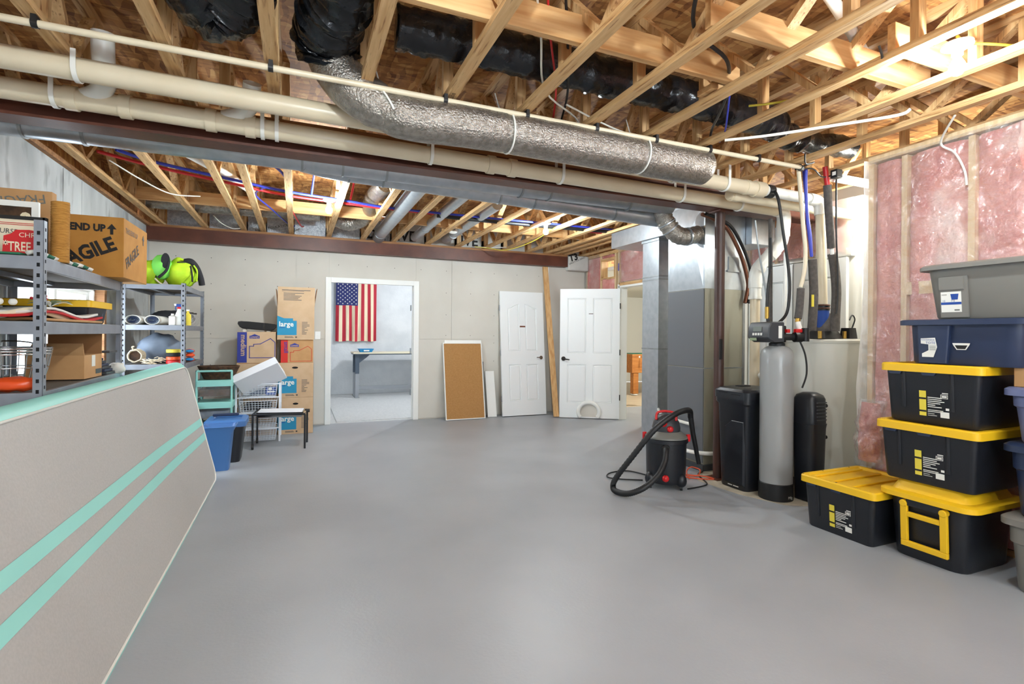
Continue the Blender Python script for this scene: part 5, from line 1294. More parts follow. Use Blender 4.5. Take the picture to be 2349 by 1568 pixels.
# ---- top of the near shelves
t, bo = carton('cardboard_box', 'big tan box marked FRAGILE on top of the near shelves', -1.48, 4.10, -1.06, 4.66, 1.701, 2.092, 'cardboard_gold')
text('END UP', 0.062, S(-1.345, 4.0985, 1.995), 'ink', bo, bold=0.0032, sx=0.85)
arrow(S(-1.125, 4.0985, 2.012), bo, 0.07)
text('FRAGILE', 0.125, frame((-1.44, 4.0985, 1.725), (1, 0, 0.46), (0, 0, 1)), 'ink', bo, bold=0.005, sx=0.82)
text('THIS END UP', 0.05, E_(-1.0585, 4.13, 2.00), 'plastic_dark', bo, sx=0.95)
arrow(E_(-1.0585, 4.55, 2.015), bo, 0.075, 'plastic_dark')
text('FRAGILE', 0.10, frame((-1.0585, 4.16, 1.76), (0, 1, 0.5), (0, 0, 1)), 'plastic_dark', bo, sx=0.85, bold=0.001)
MB().loft([[(-1.48, 4.60, 2.092), (-1.20, 4.60, 2.092), (-1.25, 4.58, 2.125), (-1.42, 4.58, 2.145)], [(-1.48, 4.606, 2.092), (-1.20, 4.606, 2.092), (-1.25, 4.586, 2.125), (-1.42, 4.586, 2.145)]]).build('flap', 'cardboard_in', t)
MB().box(-1.40, 4.0985, 1.90, -1.385, 4.1, 2.0).build('tape', 'clear_plastic', t)
t, bo = carton('cardboard_box', 'flattened tan box standing behind the picture frame on the near shelves', -1.72, 3.72, -1.30, 3.78, 1.701, 2.14, 'cardboard')
mm = frame((-1.33, 3.718, 2.12), (-1, 0, -0.15), (0, 0, -1))
text('FRAGILE', 0.075, mm, 'plastic_grey', bo)
sp = local('scratching_post', 'upright roll wrapped in sisal twine beside the FRAGILE box', 'post', (-1.14, 3.36, 1.701))
MB().lathe([(0.0375, 0.0), (0.038, 0.31), (0.034, 0.312), (0.03, 0.312)], 20).build('roll', 'sisal', sp, smooth=40)
m = MB()
for k in range(24): m.tube([(0.0382 * math.cos(a * math.pi / 6), 0.0382 * math.sin(a * math.pi / 6), 0.008 + k * 0.0127 + a * 0.001) for a in range(13)], 0.0022, 4, False)
m.build('twine', 'sisal', sp, smooth=60, kind='stuff')
pf = local('picture_frame', 'white picture frame with ornate corner leaning on the near shelves', 'picture frame', (-1.50, 3.50, 1.701))
MB().box(-0.25, 0, 0, 0.22, 0.02, 0.03).build('rail', 'white_trim', pf)
MB().box(-0.25, 0, 0.30, 0.22, 0.02, 0.33).build('rail', 'white_trim', pf)
MB().box(-0.25, 0, 0.03, -0.22, 0.02, 0.30).build('rail', 'white_trim', pf)
MB().box(0.19, 0, 0.03, 0.22, 0.02, 0.30).build('rail', 'white_trim', pf)
MB().box(-0.22, 0.012, 0.03, 0.19, 0.016, 0.30).build('picture', 'wicker', pf)
MB().tube([(0.165 + 0.02 * (1 - k / 26) * math.cos(k * 0.7), -0.002, 0.25 + 0.02 * (1 - k / 26) * math.sin(k * 0.7)) for k in range(24)], 0.004, 6).build('scroll', 'fabric_cream', pf)
s1 = local('holiday_sign', 'cream wooden holiday sign with script lettering on the near shelves', 'sign', (-1.42, 3.30, 1.701))
MB().box(-0.3, 0, 0, 0.232, 0.018, 0.205).build('board', 'fabric_cream', s1, bevel=0.003)
MB().box(-0.3, -0.006, 0.198, 0.24, 0.02, 0.215).box(0.232, -0.006, 0, 0.245, 0.02, 0.215).build('frame', 'ink', s1)
bars([(-0.3, 0.178, 0.22, 0.181), (-0.3, 0.170, 0.22, 0.173)], S(0, -0.0008, 0), 'fabric_red', s1, 'print_lines')
text('YOURSELF', 0.034, frame((0.02, -0.001, 0.13), (1, 0, -0.05), (0, 0, 1)), 'plastic_dark', s1, sx=0.9)
s2 = local('tree_sign', 'red wooden tree sign with white letters on the near shelves', 'sign', (-1.235, 3.19, 1.705))
s2.scale = (1.12, 1.0, 1.12)
poly_ = [(-0.06, 0.0), (0.065, 0.0), (0.065, 0.11), (0.03, 0.115), (-0.015, 0.112), (-0.03, 0.095), (-0.055, 0.085)]
MB().prism(poly_, 0, 0.012, frame((0, 0.012, 0), (1, 0, 0), (0, 0, 1))).build('board', 'plastic_red', s2)
text('CHRI', 0.028, S(-0.005, -0.0005, 0.082), 'fabric_cream', s2)
text('TREE', 0.056, S(-0.04, -0.0005, 0.022), 'fabric_cream', s2, sx=0.62, bold=0.001)
m = MB()
for k in range(4): m.box(-0.011, 0.0002, -0.0016, 0.011, 0.001, 0.0016, Matrix.Translation((-0.048, -0.001, 0.055)) @ Matrix.Rotation(R(45 * k), 4, 'Y'))
m.build('snowflake', 'fabric_cream', s2)
def cloth(name, label, pts_fn, mt, nu=24, nv=10, th=0.012, cat='textile'):
    return MB().grid(nu, nv, pts_fn).build(name, mt, smooth=70, solid=th, label=label, cat=cat)
cloth('tablecloth', 'folded green cloth along the near edge of the top shelf', lambda u, v: (-1.66 + 0.46 * u, 3.10 + 0.07 * v, 1.708 + 0.004 * math.sin(u * 9) * v), 'fabric_green', th=0.010)
tw = thing('towel', 'white and green striped towel at the front edge of the top shelf', 'textile', (-1.16, 3.6, 1.701))
for k in range(9):
    MB().grid(4, 4, lambda u, v: (-1.19 + 0.055 * v, 3.13 + 0.075 * (k + u), 1.712 + 0.012 * math.sin(v * 3.1) + 0.003 * math.sin((k + u) * 2))).build('stripe', 'fabric_white' if k % 2 == 0 else 'fabric_green', tw, smooth=70, solid=0.018)
# ---- middle shelf
def slab27(label, x0, y0, x1, y1, z0, zr, zl):
    t, bo = tote('storage_tote', label, x0, y0, x1, y1, z0, zr, zl, 'tote_black', 'tote_yellow', 0.02, 0.02, 0.025)
    m = MB(); m.loft([rrect(x0, y0, x1, y1, .03, zr - .012), rrect(x0, y0, x1, y1, .03, zl - .006), rrect(x0 + .03, y0 + .03, x1 - .03, y1 - .03, .03, zl)]); m.build('lid', 'tote_yellow', t, smooth=35)
    return t
slab27('black tote with yellow lid on the middle of the near shelves', -1.68, 4.02, -1.20, 4.42, 1.393, 1.51, 1.545)
cloth('tree_skirt', 'cream and red holiday stocking stack on the middle shelf', lambda u, v: (-1.70 + 0.50 * u, 3.15 + 0.72 * v, 1.43 + 0.02 * math.sin(u * 7 + v * 5)), 'fabric_cream', th=0.028)
cloth('tree_skirt', 'red edged holiday cloth lying over the cream one on the middle shelf', lambda u, v: (-1.72 + 0.545 * u, 3.12 + 1.0 * v, 1.448 + 0.018 * math.sin(u * 6 + v * 7) - 0.02 * u * u), 'fabric_red', th=0.012)
cloth('tree_skirt', 'folded brown cloth under the holiday linens on the middle shelf', lambda u, v: (-1.66 + 0.49 * u, 3.25 + 0.85 * v, 1.402 + 0.005 * math.sin(u * 9)), 'cardboard', th=0.014)
cloth('tree_skirt', 'white fleece holiday cloth on top of the red one', lambda u, v: (-1.70 + 0.52 * u, 3.15 + 0.9 * v, 1.466 + 0.018 * math.sin(u * 6 + v * 7) - 0.02 * u * u), 'fabric_white', th=0.012)
fl_ = local('holiday_floral', 'artificial white flower with red berries on the middle shelf', 'decoration', (-1.27, 3.62, 1.47))
for k in range(8):
    a = R(45 * k)
    MB().grid(3, 4, lambda u, v: (0.10 * v * math.cos(a) + (u - .5) * 0.04 * math.sin(math.pi * v) * -math.sin(a), 0.10 * v * math.sin(a) + (u - .5) * 0.04 * math.sin(math.pi * v) * math.cos(a), 0.01 + 0.07 * v * (1.2 - v) + (0.01 if k % 2 else 0))).build('petal', 'leaf' if k % 3 else 'fabric_white', fl_, smooth=70, solid=0.002)
for k in range(7):
    MB().ball((-0.07 + 0.02 * (k % 4), -0.03 + 0.03 * (k % 3), 0.055 + 0.012 * (k % 2)), 0.009, seg=8, rings=6).build('berry', 'plastic_red', fl_, smooth=70)
pb = [(-1.40, 3.16), (-1.36, 3.17), (-1.32, 3.15), (-1.28, 3.18)]
for k, (x, y) in enumerate(pb):
    MB().ball((x, y + 0.06, 1.487), 0.017, seg=12, rings=8).build('pom_pom', 'fabric_white', smooth=70, label='small white pom-pom on the holiday cloth, %s from the left' % ORD[k], cat='decoration', group='white pom-poms on the holiday cloth')
# ---- lower visible shelf
bk_ = local('wire_basket', 'round chrome wire basket on the lower near shelf', 'basket', (-1.40, 3.48, 1.056))
for z, r in ((0.005, 0.14), (0.10, 0.165), (0.17, 0.178), (0.185, 0.18), (0.20, 0.182)):
    MB().tube([(r * math.cos(k * math.pi / 16), r * math.sin(k * math.pi / 16), z) for k in range(33)], 0.003 if z < 0.16 else 0.005, 6, False).build('hoop', 'chrome', bk_, smooth=60)
for k in range(34):
    a = 2 * math.pi * k / 34
    MB().tube([(0.14 * math.cos(a), 0.14 * math.sin(a), 0.005), (0.165 * math.cos(a), 0.165 * math.sin(a), 0.10), (0.181 * math.cos(a), 0.181 * math.sin(a), 0.20)], 0.0022, 5, False).build('spoke', 'chrome', bk_)
MB().tube([(0.07 * math.cos(k * math.pi / 8), 0.12 + 0.03 * math.sin(k * math.pi / 8), 0.2 + 0.035 * abs(math.sin(k * math.pi / 16 + 0.4))) for k in range(9)], 0.004, 6).build('handle', 'chrome', bk_)
t, bo = carton('cardboard_box', 'open tan shipping box with flaps up on the lower near shelf', -1.47, 3.86, -1.19, 4.16, 1.056, 1.20, 'cardboard', True)
MB().loft([[(-1.47, 4.155, 1.2), (-1.19, 4.155, 1.2), (-1.19, 4.16, 1.33), (-1.47, 4.16, 1.33)], [(-1.47, 4.16, 1.2), (-1.19, 4.16, 1.2), (-1.19, 4.165, 1.33), (-1.47, 4.165, 1.33)]]).build('flap', 'cardboard_in', t)
MB().loft([[(-1.47, 3.86, 1.2), (-1.19, 3.86, 1.2), (-1.22, 3.93, 1.27), (-1.47, 3.95, 1.27)], [(-1.47, 3.865, 1.2), (-1.19, 3.865, 1.2), (-1.22, 3.935, 1.27), (-1.47, 3.955, 1.27)]]).build('flap', 'cardboard', t)
rect(0.03, 0.07, 0.09, 0.14, E_(-1.1895, 3.95, 1.056), 'label_white', bo, 'tape')
rect(0.10, 0.02, 0.20, 0.05, E_(-1.1895, 3.95, 1.056), 'plastic_dark', bo, 'stamp')
for k in range(7):
    MB().box(-1.36 + 0.01 * (k % 3), 4.22 + 0.008 * (k % 2), 1.056 + 0.018 * k, -1.18 - 0.012 * k, 4.42 - 0.01 * k, 1.072 + 0.018 * k).build('book', 'tote_blue' if k % 2 else 'plastic_dark', bevel=0.002, label='dark hardback in the small stack right of the open box, %s from the bottom' % ORD[k], cat='book', group='dark books on the lower shelf')
MB().box(-1.24, 4.24, 1.20, -1.17, 4.40, 1.214).build('tray', 'plastic_dark', label='thin dark tray poking out above the stacked books', cat='tray', bevel=0.002)
bg_ = MB().ball((-1.25, 3.18, 1.09), 0.11, 0.06, 0.035, 22, 10, None, lambda d: 1 + 0.25 * noise.noise(d * 4))
bg_.build('plastic_bag', 'orange_plastic', smooth=70, label='shiny orange plastic packet at the near end of the lower shelf', cat='bag')
MB().ball((-1.18, 4.43, 1.085), 0.05, 0.05, 0.04, 18, 9, None, lambda d: 1 + 0.3 * noise.noise(d * 3)).build('paper_bag', 'fabric_white', smooth=70, label='crumpled white bag at the far end of the lower near shelf', cat='bag')

# ---- far shelving contents
jk = local('backpack', 'lime green and black puffy backpack on top of the far shelves', 'bag', (-1.15, 6.45, 1.821))
MB().ball((-0.01, 0, 0.15), 0.18, 0.17, 0.155, 32, 20, None, lambda d: (1 + 0.16 * noise.noise(d * 2.2) + 0.05 * noise.noise(d * 6)) * (1 - 0.18 * max(0.0, -d.x - 0.3))).build('body', 'lime', jk, smooth=70)
MB().tube(spline([(0.04, -0.09, 0.27), (0.10, -0.10, 0.27), (0.15, -0.08, 0.2), (0.18, -0.05, 0.1), (0.19, -0.03, 0.03)], 6), [0.03] * 25, 12).build('strap', 'fabric_black', jk, smooth=70)
MB().tube(spline([(0.10, -0.14, 0.22), (0.115, -0.15, 0.14), (0.12, -0.15, 0.05)], 5), 0.008, 8).build('zip', 'fabric_black', jk, smooth=70)
MB().tube(spline([(-0.02, -0.14, 0.25), (0.02, -0.15, 0.255), (0.05, -0.14, 0.255)], 5), 0.006, 8).build('zip', 'fabric_black', jk, smooth=70)
MB().tube(spline([(0.125, -0.12, 0.23), (0.155, -0.11, 0.17), (0.15, -0.11, 0.06)], 5), 0.008, 8).build('piping', 'lime', jk, smooth=70)
j2 = local('stuff_sack', 'bright green stuffed sack leaning on the backpack', 'bag', (-1.31, 6.34, 1.875))
MB().ball((0, 0, 0.14), 0.095, 0.10, 0.13, 22, 12, None, lambda d: 1 + 0.10 * noise.noise(d * 3)).build('body', 'green_bag', j2, smooth=70)
MB().loft([[(0.05 + 0.04 * math.cos(a) * s, -0.085 - 0.012 * s, 0.20 + 0.08 * math.sin(a) * s) for a in [2 * math.pi * k / 14 for k in range(14)]] for s in (1.0, 0.6, 0.1)]).build('base_panel', 'fabric_black', j2, smooth=60)
MB().tube(spline([(0.08, -0.09, 0.20), (0.06, -0.105, 0.10), (-0.01, -0.11, 0.02)], 5), 0.014, 8).build('strap', 'fabric_black', j2, smooth=60)
j3 = local('padded_roll', 'rounded lime padded roll at the left end of the far top shelf', 'bag', (-1.42, 6.42, 1.821))
MB().ball((0, 0, 0.13), 0.125, 0.15, 0.14, 30, 18, None, lambda d: 1 + 0.14 * noise.noise(d * 3)).build('body', 'lime', j3, smooth=70)
MB().box(0.06, -0.13, 0.08, 0.075, -0.11, 0.12).build('tab', 'fabric_black', j3)
MB().tube(spline([(0.06, -0.13, 0.07), (0.10, -0.15, 0.03), (0.14, -0.17, 0.005)], 4), 0.008, 6).build('tag', 'fabric_cream', j3)
for k, x in enumerate((-1.505, -1.345)):
    r = local('rolled_mat', 'white and navy rolled mat lying on the middle far shelf, %s' % ('left' if k == 0 else 'right'), 'roll', (x, 6.12, 1.413))
    prof = [(0.062 * math.cos(a), 0.048 + 0.045 * math.sin(a)) for a in [2 * math.pi * q / 20 for q in range(20)]]
    MB().loft([[(px_, 0.0, pz) for px_, pz in prof], [(px_, 0.45, pz) for px_, pz in prof]], False).build('outer_sheet', 'fabric_white', r, smooth=60, solid=0.006)
    MB().tube([(0.045 * math.cos(a * 0.5) * (1 - a / 40), 0.01 + 0.0 * a, 0.048 + 0.033 * math.sin(a * 0.5) * (1 - a / 40)) for a in range(30)], 0.006, 6).build('spiral', 'tote_blue', r, smooth=60)
    MB().loft([[(px_ * 0.85, 0.03, 0.048 + (pz - 0.048) * 0.85) for px_, pz in prof], [(px_ * 0.85, 0.035, 0.048 + (pz - 0.048) * 0.85) for px_, pz in prof]]).build('core', 'grey_fabric', r)
MB().ball((-1.30, 6.8, 1.50), 0.22, 0.2, 0.085, 20, 10, None, lambda d: 1 + 0.12 * noise.noise(d * 3)).build('duffel_bag', 'fabric_black', smooth=70, label='black soft bag at the back of the middle far shelf', cat='bag')
sb_ = local('spray_bottle', 'white spray bottle with blue trigger on the middle far shelf', 'bottle', (-1.115, 6.13, 1.413))
MB().loft([rrect(-0.035, -0.025, 0.035, 0.025, 0.012, 0.0), rrect(-0.035, -0.025, 0.035, 0.025, 0.012, 0.10), rrect(-0.02, -0.018, 0.02, 0.018, 0.01, 0.14), rrect(-0.012, -0.012, 0.012, 0.012, 0.008, 0.165)]).build('bottle', 'label_white', sb_, smooth=40)
MB().box(-0.015, -0.014, 0.165, 0.015, 0.014, 0.185).build('collar', 'plastic_red', sb_)
MB().box(-0.025, -0.014, 0.185, 0.022, 0.014, 0.215).box(-0.035, -0.006, 0.15, -0.027, 0.006, 0.20, Matrix.Rotation(0, 4, 'Y')).build('trigger', 'label_blue', sb_, bevel=0.004)
MB().box(-0.042, -0.008, 0.195, -0.024, 0.008, 0.215).build('nozzle', 'label_white', sb_)
b3 = local('bottle', 'squat white bottle beside the spray bottle', 'bottle', (-1.17, 6.12, 1.413))
MB().loft([rrect(-0.03, -0.03, 0.03, 0.03, 0.008, 0.0), rrect(-0.03, -0.03, 0.03, 0.03, 0.008, 0.085), rrect(-0.012, -0.012, 0.012, 0.012, 0.006, 0.10)]).build('body', 'label_white', b3, smooth=40)
MB().cyl((0, 0, 0.10), (0, 0, 0.115), 0.014, 12).build('cap', 'label_white', b3)
b4 = local('bottle', 'yellowish bottle behind the post of the middle far shelf', 'bottle', (-1.06, 6.25, 1.413))
MB().lathe([(0.03, 0), (0.03, 0.11), (0.012, 0.13), (0.012, 0.15)], 16).build('body', 'label_yellow', b4, smooth=40)
MB().cyl((0, 0, 0.15), (0, 0, 0.165), 0.014, 12).build('cap', 'label_white', b4)
for k in range(2):
    g_ = local('glass_jar', 'clear glass jar lying on the middle far shelf, %s' % ('nearer' if k == 0 else 'farther'), 'jar', (-1.09, 6.55 + 0.2 * k, 1.413))
    MB().lathe([(0.03, 0.0), (0.055, 0.02), (0.06, 0.06), (0.05, 0.10), (0.03, 0.115), (0.03, 0.13)], 18).build('glass', 'clear_plastic', g_, smooth=50)
    MB().cyl((0, 0, 0.13), (0, 0, 0.145), 0.033, 14).build('lid', 'dark_bronze', g_)
MB().ball((-1.36, 6.5, 1.18), 0.20, 0.18, 0.165, 24, 14, None, lambda d: (1 + 0.16 * noise.noise(d * 2.2)) * (1 - 0.12 * max(0, d.z))).build('laundry_bag', 'grey_fabric', smooth=70, label='pale blue-grey fabric bag slumped on the lower far shelf', cat='bag')
wc = local('twig_coil', 'coil of pale twigs around a dark basket on the lower far shelf', 'basket', (-1.50, 6.18, 1.10))
for k in range(6):
    MB().tube([((0.058 + 0.004 * (k % 3)) * math.cos(q * math.pi / 10), 0.02 * k, (0.058 + 0.004 * (k % 2)) * math.sin(q * math.pi / 10) + 0.004 * math.sin(q * 2 + k)) for q in range(21)], 0.008, 6, False).build('twig', 'fabric_cream', wc, smooth=60)
MB().cyl((0, 0.01, 0), (0, 0.10, 0), 0.05, 18).build('core', 'wicker', wc, smooth=40)
MB().tube(spline([(-0.01, 0, 0.06), (-0.02, -0.01, 0.09), (0.0, -0.015, 0.095)], 5), 0.007, 6).build('twig', 'fabric_cream', wc)
m = MB()
for k in range(26):
    a = random.uniform(-0.3, 0.5)
    p = Vector((-1.44 + 0.16 * random.random(), 6.10 + 0.06 * random.random(), 1.03 + 0.05 * random.random()))
    m.tube([p, p + Vector((0.03, -0.01, 0.02 * random.uniform(-1, 1))), p + Vector((0.07, 0.0, -0.01))], 0.003, 5)
m.build('twig_pile', 'fabric_cream', kind='stuff', label='loose heap of pale twine in front of the grey bag', cat='twine')
for k, (mt_, nm) in enumerate((('plastic_red', 'red'), ('orange_plastic', 'orange'), ('fabric_black', 'black'), ('label_yellow', 'yellow'))):
    t_ = local('tape_roll', '%s roll in the stack of tape rolls on the lower far shelf' % nm, 'tape', (-1.165, 6.14, 1.021 + k * 0.037))
    MB().lathe([(0.055, 0.0), (0.062, 0.004), (0.062, 0.032), (0.055, 0.036)], 24).build('roll', mt_, t_, smooth=35)
    MB().lathe([(0.025, 0.0361), (0.025, 0.0364)], 16).build('core', 'cardboard_in', t_)
for k in range(3):
    t_ = local('wrapped_packet', 'blue and orange wrapped packet behind the far shelf post, %s from the bottom' % ORD[k], 'packet', (-1.10, 6.62, 1.021 + 0.045 * k))
    MB().ball((0, 0, 0.022), 0.045, 0.11, 0.021, 16, 8).build('packet', 'tray_blue' if k != 1 else 'orange_plastic', t_, smooth=60)
    MB().tube([(0.046 * math.cos(q * math.pi / 8), -0.02, 0.022 + 0.0215 * math.sin(q * math.pi / 8)) for q in range(17)], 0.004, 5).build('band', 'orange_plastic', t_)

# ================================================================== moving boxes by the back wall
def house(m, w, h, mt, parent, th=0.006, name='house_outline'):
    pts = [(0, 0), (w, 0), (w, h * 0.80), (w * 0.82, h), (w * 0.42, h * 0.72), (w * 0.16, h * 0.70), (w * 0.16, h * 0.60), (0, h * 0.60)]
    b = MB()
    for (ax, ay), (bx, by) in zip(pts, pts[1:] + pts[:1]):
        d = Vector((bx - ax, by - ay, 0)).normalized(); n = Vector((-d.y, d.x, 0)) * th / 2; e = d * th / 2
        A = Vector((ax, ay, 0)) - e; B_ = Vector((bx, by, 0)) + e
        b.loft([[A - n + Vector((0, 0, .0004)), B_ - n + Vector((0, 0, .0004)), B_ + n + Vector((0, 0, .0004)), A + n + Vector((0, 0, .0004))], [A - n + Vector((0, 0, .0014)), B_ - n + Vector((0, 0, .0014)), B_ + n + Vector((0, 0, .0014)), A + n + Vector((0, 0, .0014))]], True, m)
    b.build(name, mt, parent)
def lowes(m, mt, parent, s=1.0):
    poly([(0, 0), (0.105 * s, 0), (0.105 * s, 0.032 * s), (0.09 * s, 0.034 * s), (0.0525 * s, 0.052 * s), (0.015 * s, 0.034 * s), (0, 0.032 * s)], m, mt, parent, 'logo')
    text("LOWE'S", 0.026 * s, m @ Matrix.Translation((0.0525 * s, 0.007 * s, 0.001)), 'cardboard_pale', parent, 'logo_lettering', align='CENTER', sx=0.95, bold=0.0006)
def large_face(bo, m, w, h, full=True):
    """teal house block with the word large and two print columns; m at lower left of the face"""
    y0 = 0.06
    poly([(0.0, y0), (w * 0.52, y0), (w * 0.52, y0 + 0.19), (w * 0.42, y0 + 0.19), (w * 0.42, y0 + 0.222), (w * 0.18, y0 + 0.222), (0.0, y0 + 0.255 if full else y0 + 0.222)], m, 'print_teal', bo, 'house_block')
    text('large', 0.092, m @ Matrix.Translation((0.02, y0 + 0.115, 0.0012)), 'print_white', bo, bold=0.0018)
    bars([(0.03, y0 + 0.095, 0.09, y0 + 0.103)], m @ Matrix.Translation((0, 0, .001)), 'label_blue', bo)
    rows = [(w * 0.66, y0 + 0.17 - k * 0.0175, w * 0.66 + (0.07, 0.07, 0.095, 0.095, 0.06, 0.035, 0.075, 0.035, 0.06, 0.055)[k], y0 + 0.176 - k * 0.0175) for k in range(10)]
    rows += [(0.09, 0.036, 0.19, 0.042), (0.09, 0.024, 0.20, 0.03), (0.22, 0.024, 0.24, 0.042)]
    bars(rows, m, 'plastic_dark', bo)
YF = 7.42
t, bo = carton('moving_box', 'bottom large moving box of the right-hand stack at the back', -0.235, YF, 0.20, 7.90, 0.0, 0.482)
large_face(bo, S(-0.235, YF - .0005, 0.0), 0.435, 0.482)
MB().loft([[(-0.02 + 0.035 * math.cos(a), YF - .0015, 0.40 + 0.014 * math.sin(a)) for a in [2 * math.pi * k / 14 for k in range(14)]], [(-0.02 + 0.035 * math.cos(a), YF + .001, 0.40 + 0.014 * math.sin(a)) for a in [2 * math.pi * k / 14 for k in range(14)]]]).build('hand_hole', 'hole', bo)
rect(0.0, 0.0, 0.48, 0.48, E_(0.2005, YF, 0), 'print_teal', bo, 'side_print')
t, bo = carton('moving_box', 'large moving box second from the floor in the right-hand stack', -0.235, YF, 0.20, 7.90, 0.483, 0.945)
large_face(bo, S(-0.235, YF - .0005, 0.483), 0.435, 0.46)
MB().loft([[(-0.03 + 0.038 * math.cos(a), YF - .0015, 0.88 + 0.014 * math.sin(a)) for a in [2 * math.pi * k / 14 for k in range(14)]], [(-0.03 + 0.038 * math.cos(a), YF + .001, 0.88 + 0.014 * math.sin(a)) for a in [2 * math.pi * k / 14 for k in range(14)]]]).build('hand_hole', 'hole', bo)
rect(0.0, 0.0, 0.48, 0.46, E_(0.2005, YF, 0.483), 'print_teal', bo, 'side_print')
t, bo = carton('moving_box', 'small moving box with a red band under the tall large box', -0.205, YF + .01, 0.195, 7.78, 0.946, 1.252, 'cardboard')
rect(0.0, 0.003, 0.085, 0.30, S(-0.205, YF + .0095, 0.946), 'print_red', bo, 'red_band')
text('small', 0.075, frame((-0.165, YF + .0085, 1.225), (0, 0, -1), (1, 0, 0)), 'print_blue', bo, bold=0.001)
lowes(S(-0.09, YF + .0095, 1.155), 'print_blue', bo)
house(S(-0.09, YF + .0095, 0.965), 0.265, 0.20, 'print_red', bo)
t, bo = carton('moving_box', 'open large moving box with flaps up on top of the right-hand stack', -0.25, YF - .01, 0.205, 7.84, 1.253, 1.70, 'cardboard_pale', True)
large_face(bo, S(-0.25, YF - .0105, 1.253), 0.455, 0.45)
fo_ = MB().box(-0.246, YF - .012, 1.70, 0.21, YF - .006, 1.95).build('front_flap', 'cardboard_pale', t)
bars([(0.05, 0.205, 0.40, 0.213), (0.05, 0.192, 0.32, 0.196)] + [(0.07, 0.165 - k * 0.018, 0.07 + (0.25, 0.14, 0.22, 0.2, 0.18, 0.22)[k], 0.172 - k * 0.018) for k in range(6)], S(-0.246, YF - .0125, 1.70), 'plastic_dark', fo_)
MB().loft([[(0.20, YF + .0, 1.70), (0.20, 7.83, 1.70), (0.235, 7.83, 1.94), (0.235, YF + .0, 1.94)], [(0.206, YF + .0, 1.70), (0.206, 7.83, 1.70), (0.241, 7.83, 1.94), (0.241, YF + .0, 1.94)]]).build('side_flap', 'cardboard_in', t)
MB().loft([[(-0.25, YF, 1.70), (-0.25, 7.83, 1.70), (-0.27, 7.83, 1.92), (-0.27, YF, 1.92)], [(-0.245, YF, 1.70), (-0.245, 7.83, 1.70), (-0.265, 7.83, 1.92), (-0.265, YF, 1.92)]]).build('side_flap', 'cardboard_in', t)
t, bo = carton('moving_box', 'medium moving box with a blue band under the skateboard', -0.715, YF + .01, -0.265, 7.85, 0.952, 1.352)
rect(0.0, 0.003, 0.11, 0.395, S(-0.715, YF + .0095, 0.952), 'print_blue', bo, 'blue_band')
text('medium', 0.085, frame((-0.672, YF + .0085, 1.315), (0, 0, -1), (1, 0, 0)), 'cardboard_pale', bo, bold=0.0016)
lowes(S(-0.575, YF + .0095, 1.265), 'print_blue', bo, 1.12)
house(S(-0.575, YF + .0095, 1.015), 0.30, 0.25, 'print_blue', bo, 0.009)
t, bo = carton('moving_box', 'plain moving box mostly hidden under the medium one', -0.72, YF, -0.25, 7.90, 0.50, 0.951)
bars([(0.02, 0.44, 0.45, 0.446)], S(-0.72, YF - .0005, 0.5), 'cardboard_in', bo)
t, bo = carton('moving_box', 'plain box on the floor behind the wire drawers', -0.72, YF + .02, -0.25, 7.90, 0.0, 0.499)
bars([(0.02, 0.44, 0.45, 0.446)], S(-0.72, YF + .0195, 0.0), 'cardboard_in', bo)
sk = local('skateboard', 'black skateboard lying tilted on the medium moving box', 'skateboard', (-0.49, 7.52, 1.353))
sm = Matrix.Translation((0, 0, 0.07)) @ Matrix.Rotation(R(5), 4, 'Y') @ Matrix.Rotation(R(32), 4, 'X')
prof = []
rings = []
for k in range(17):
    x = -0.23 + 0.46 * k / 16
    wd = 0.085 * (1 - (abs(x) / 0.23) ** 6) ** 0.5 if abs(x) < 0.229 else 0.02
    z = 0.025 * max(0, (abs(x) - 0.16) / 0.07) ** 2
    rings.append([(x, -wd, z), (x, wd, z), (x, wd, z + 0.012), (x, -wd, z + 0.012)])
MB().loft(rings, True, sm).build('deck', 'tote_black', sk, smooth=30)
for x in (-0.14, 0.14):
    MB().box(x - 0.02, -0.05, -0.035, x + 0.02, 0.05, 0.0, sm).build('truck', 'chrome', sk)
    for y in (-0.062, 0.062):
        MB().cyl(tuple(sm @ Vector((x, y - 0.016, -0.03))), tuple(sm @ Vector((x, y + 0.016, -0.03))), 0.024, 16).build('wheel', 'label_white', sk, smooth=40)

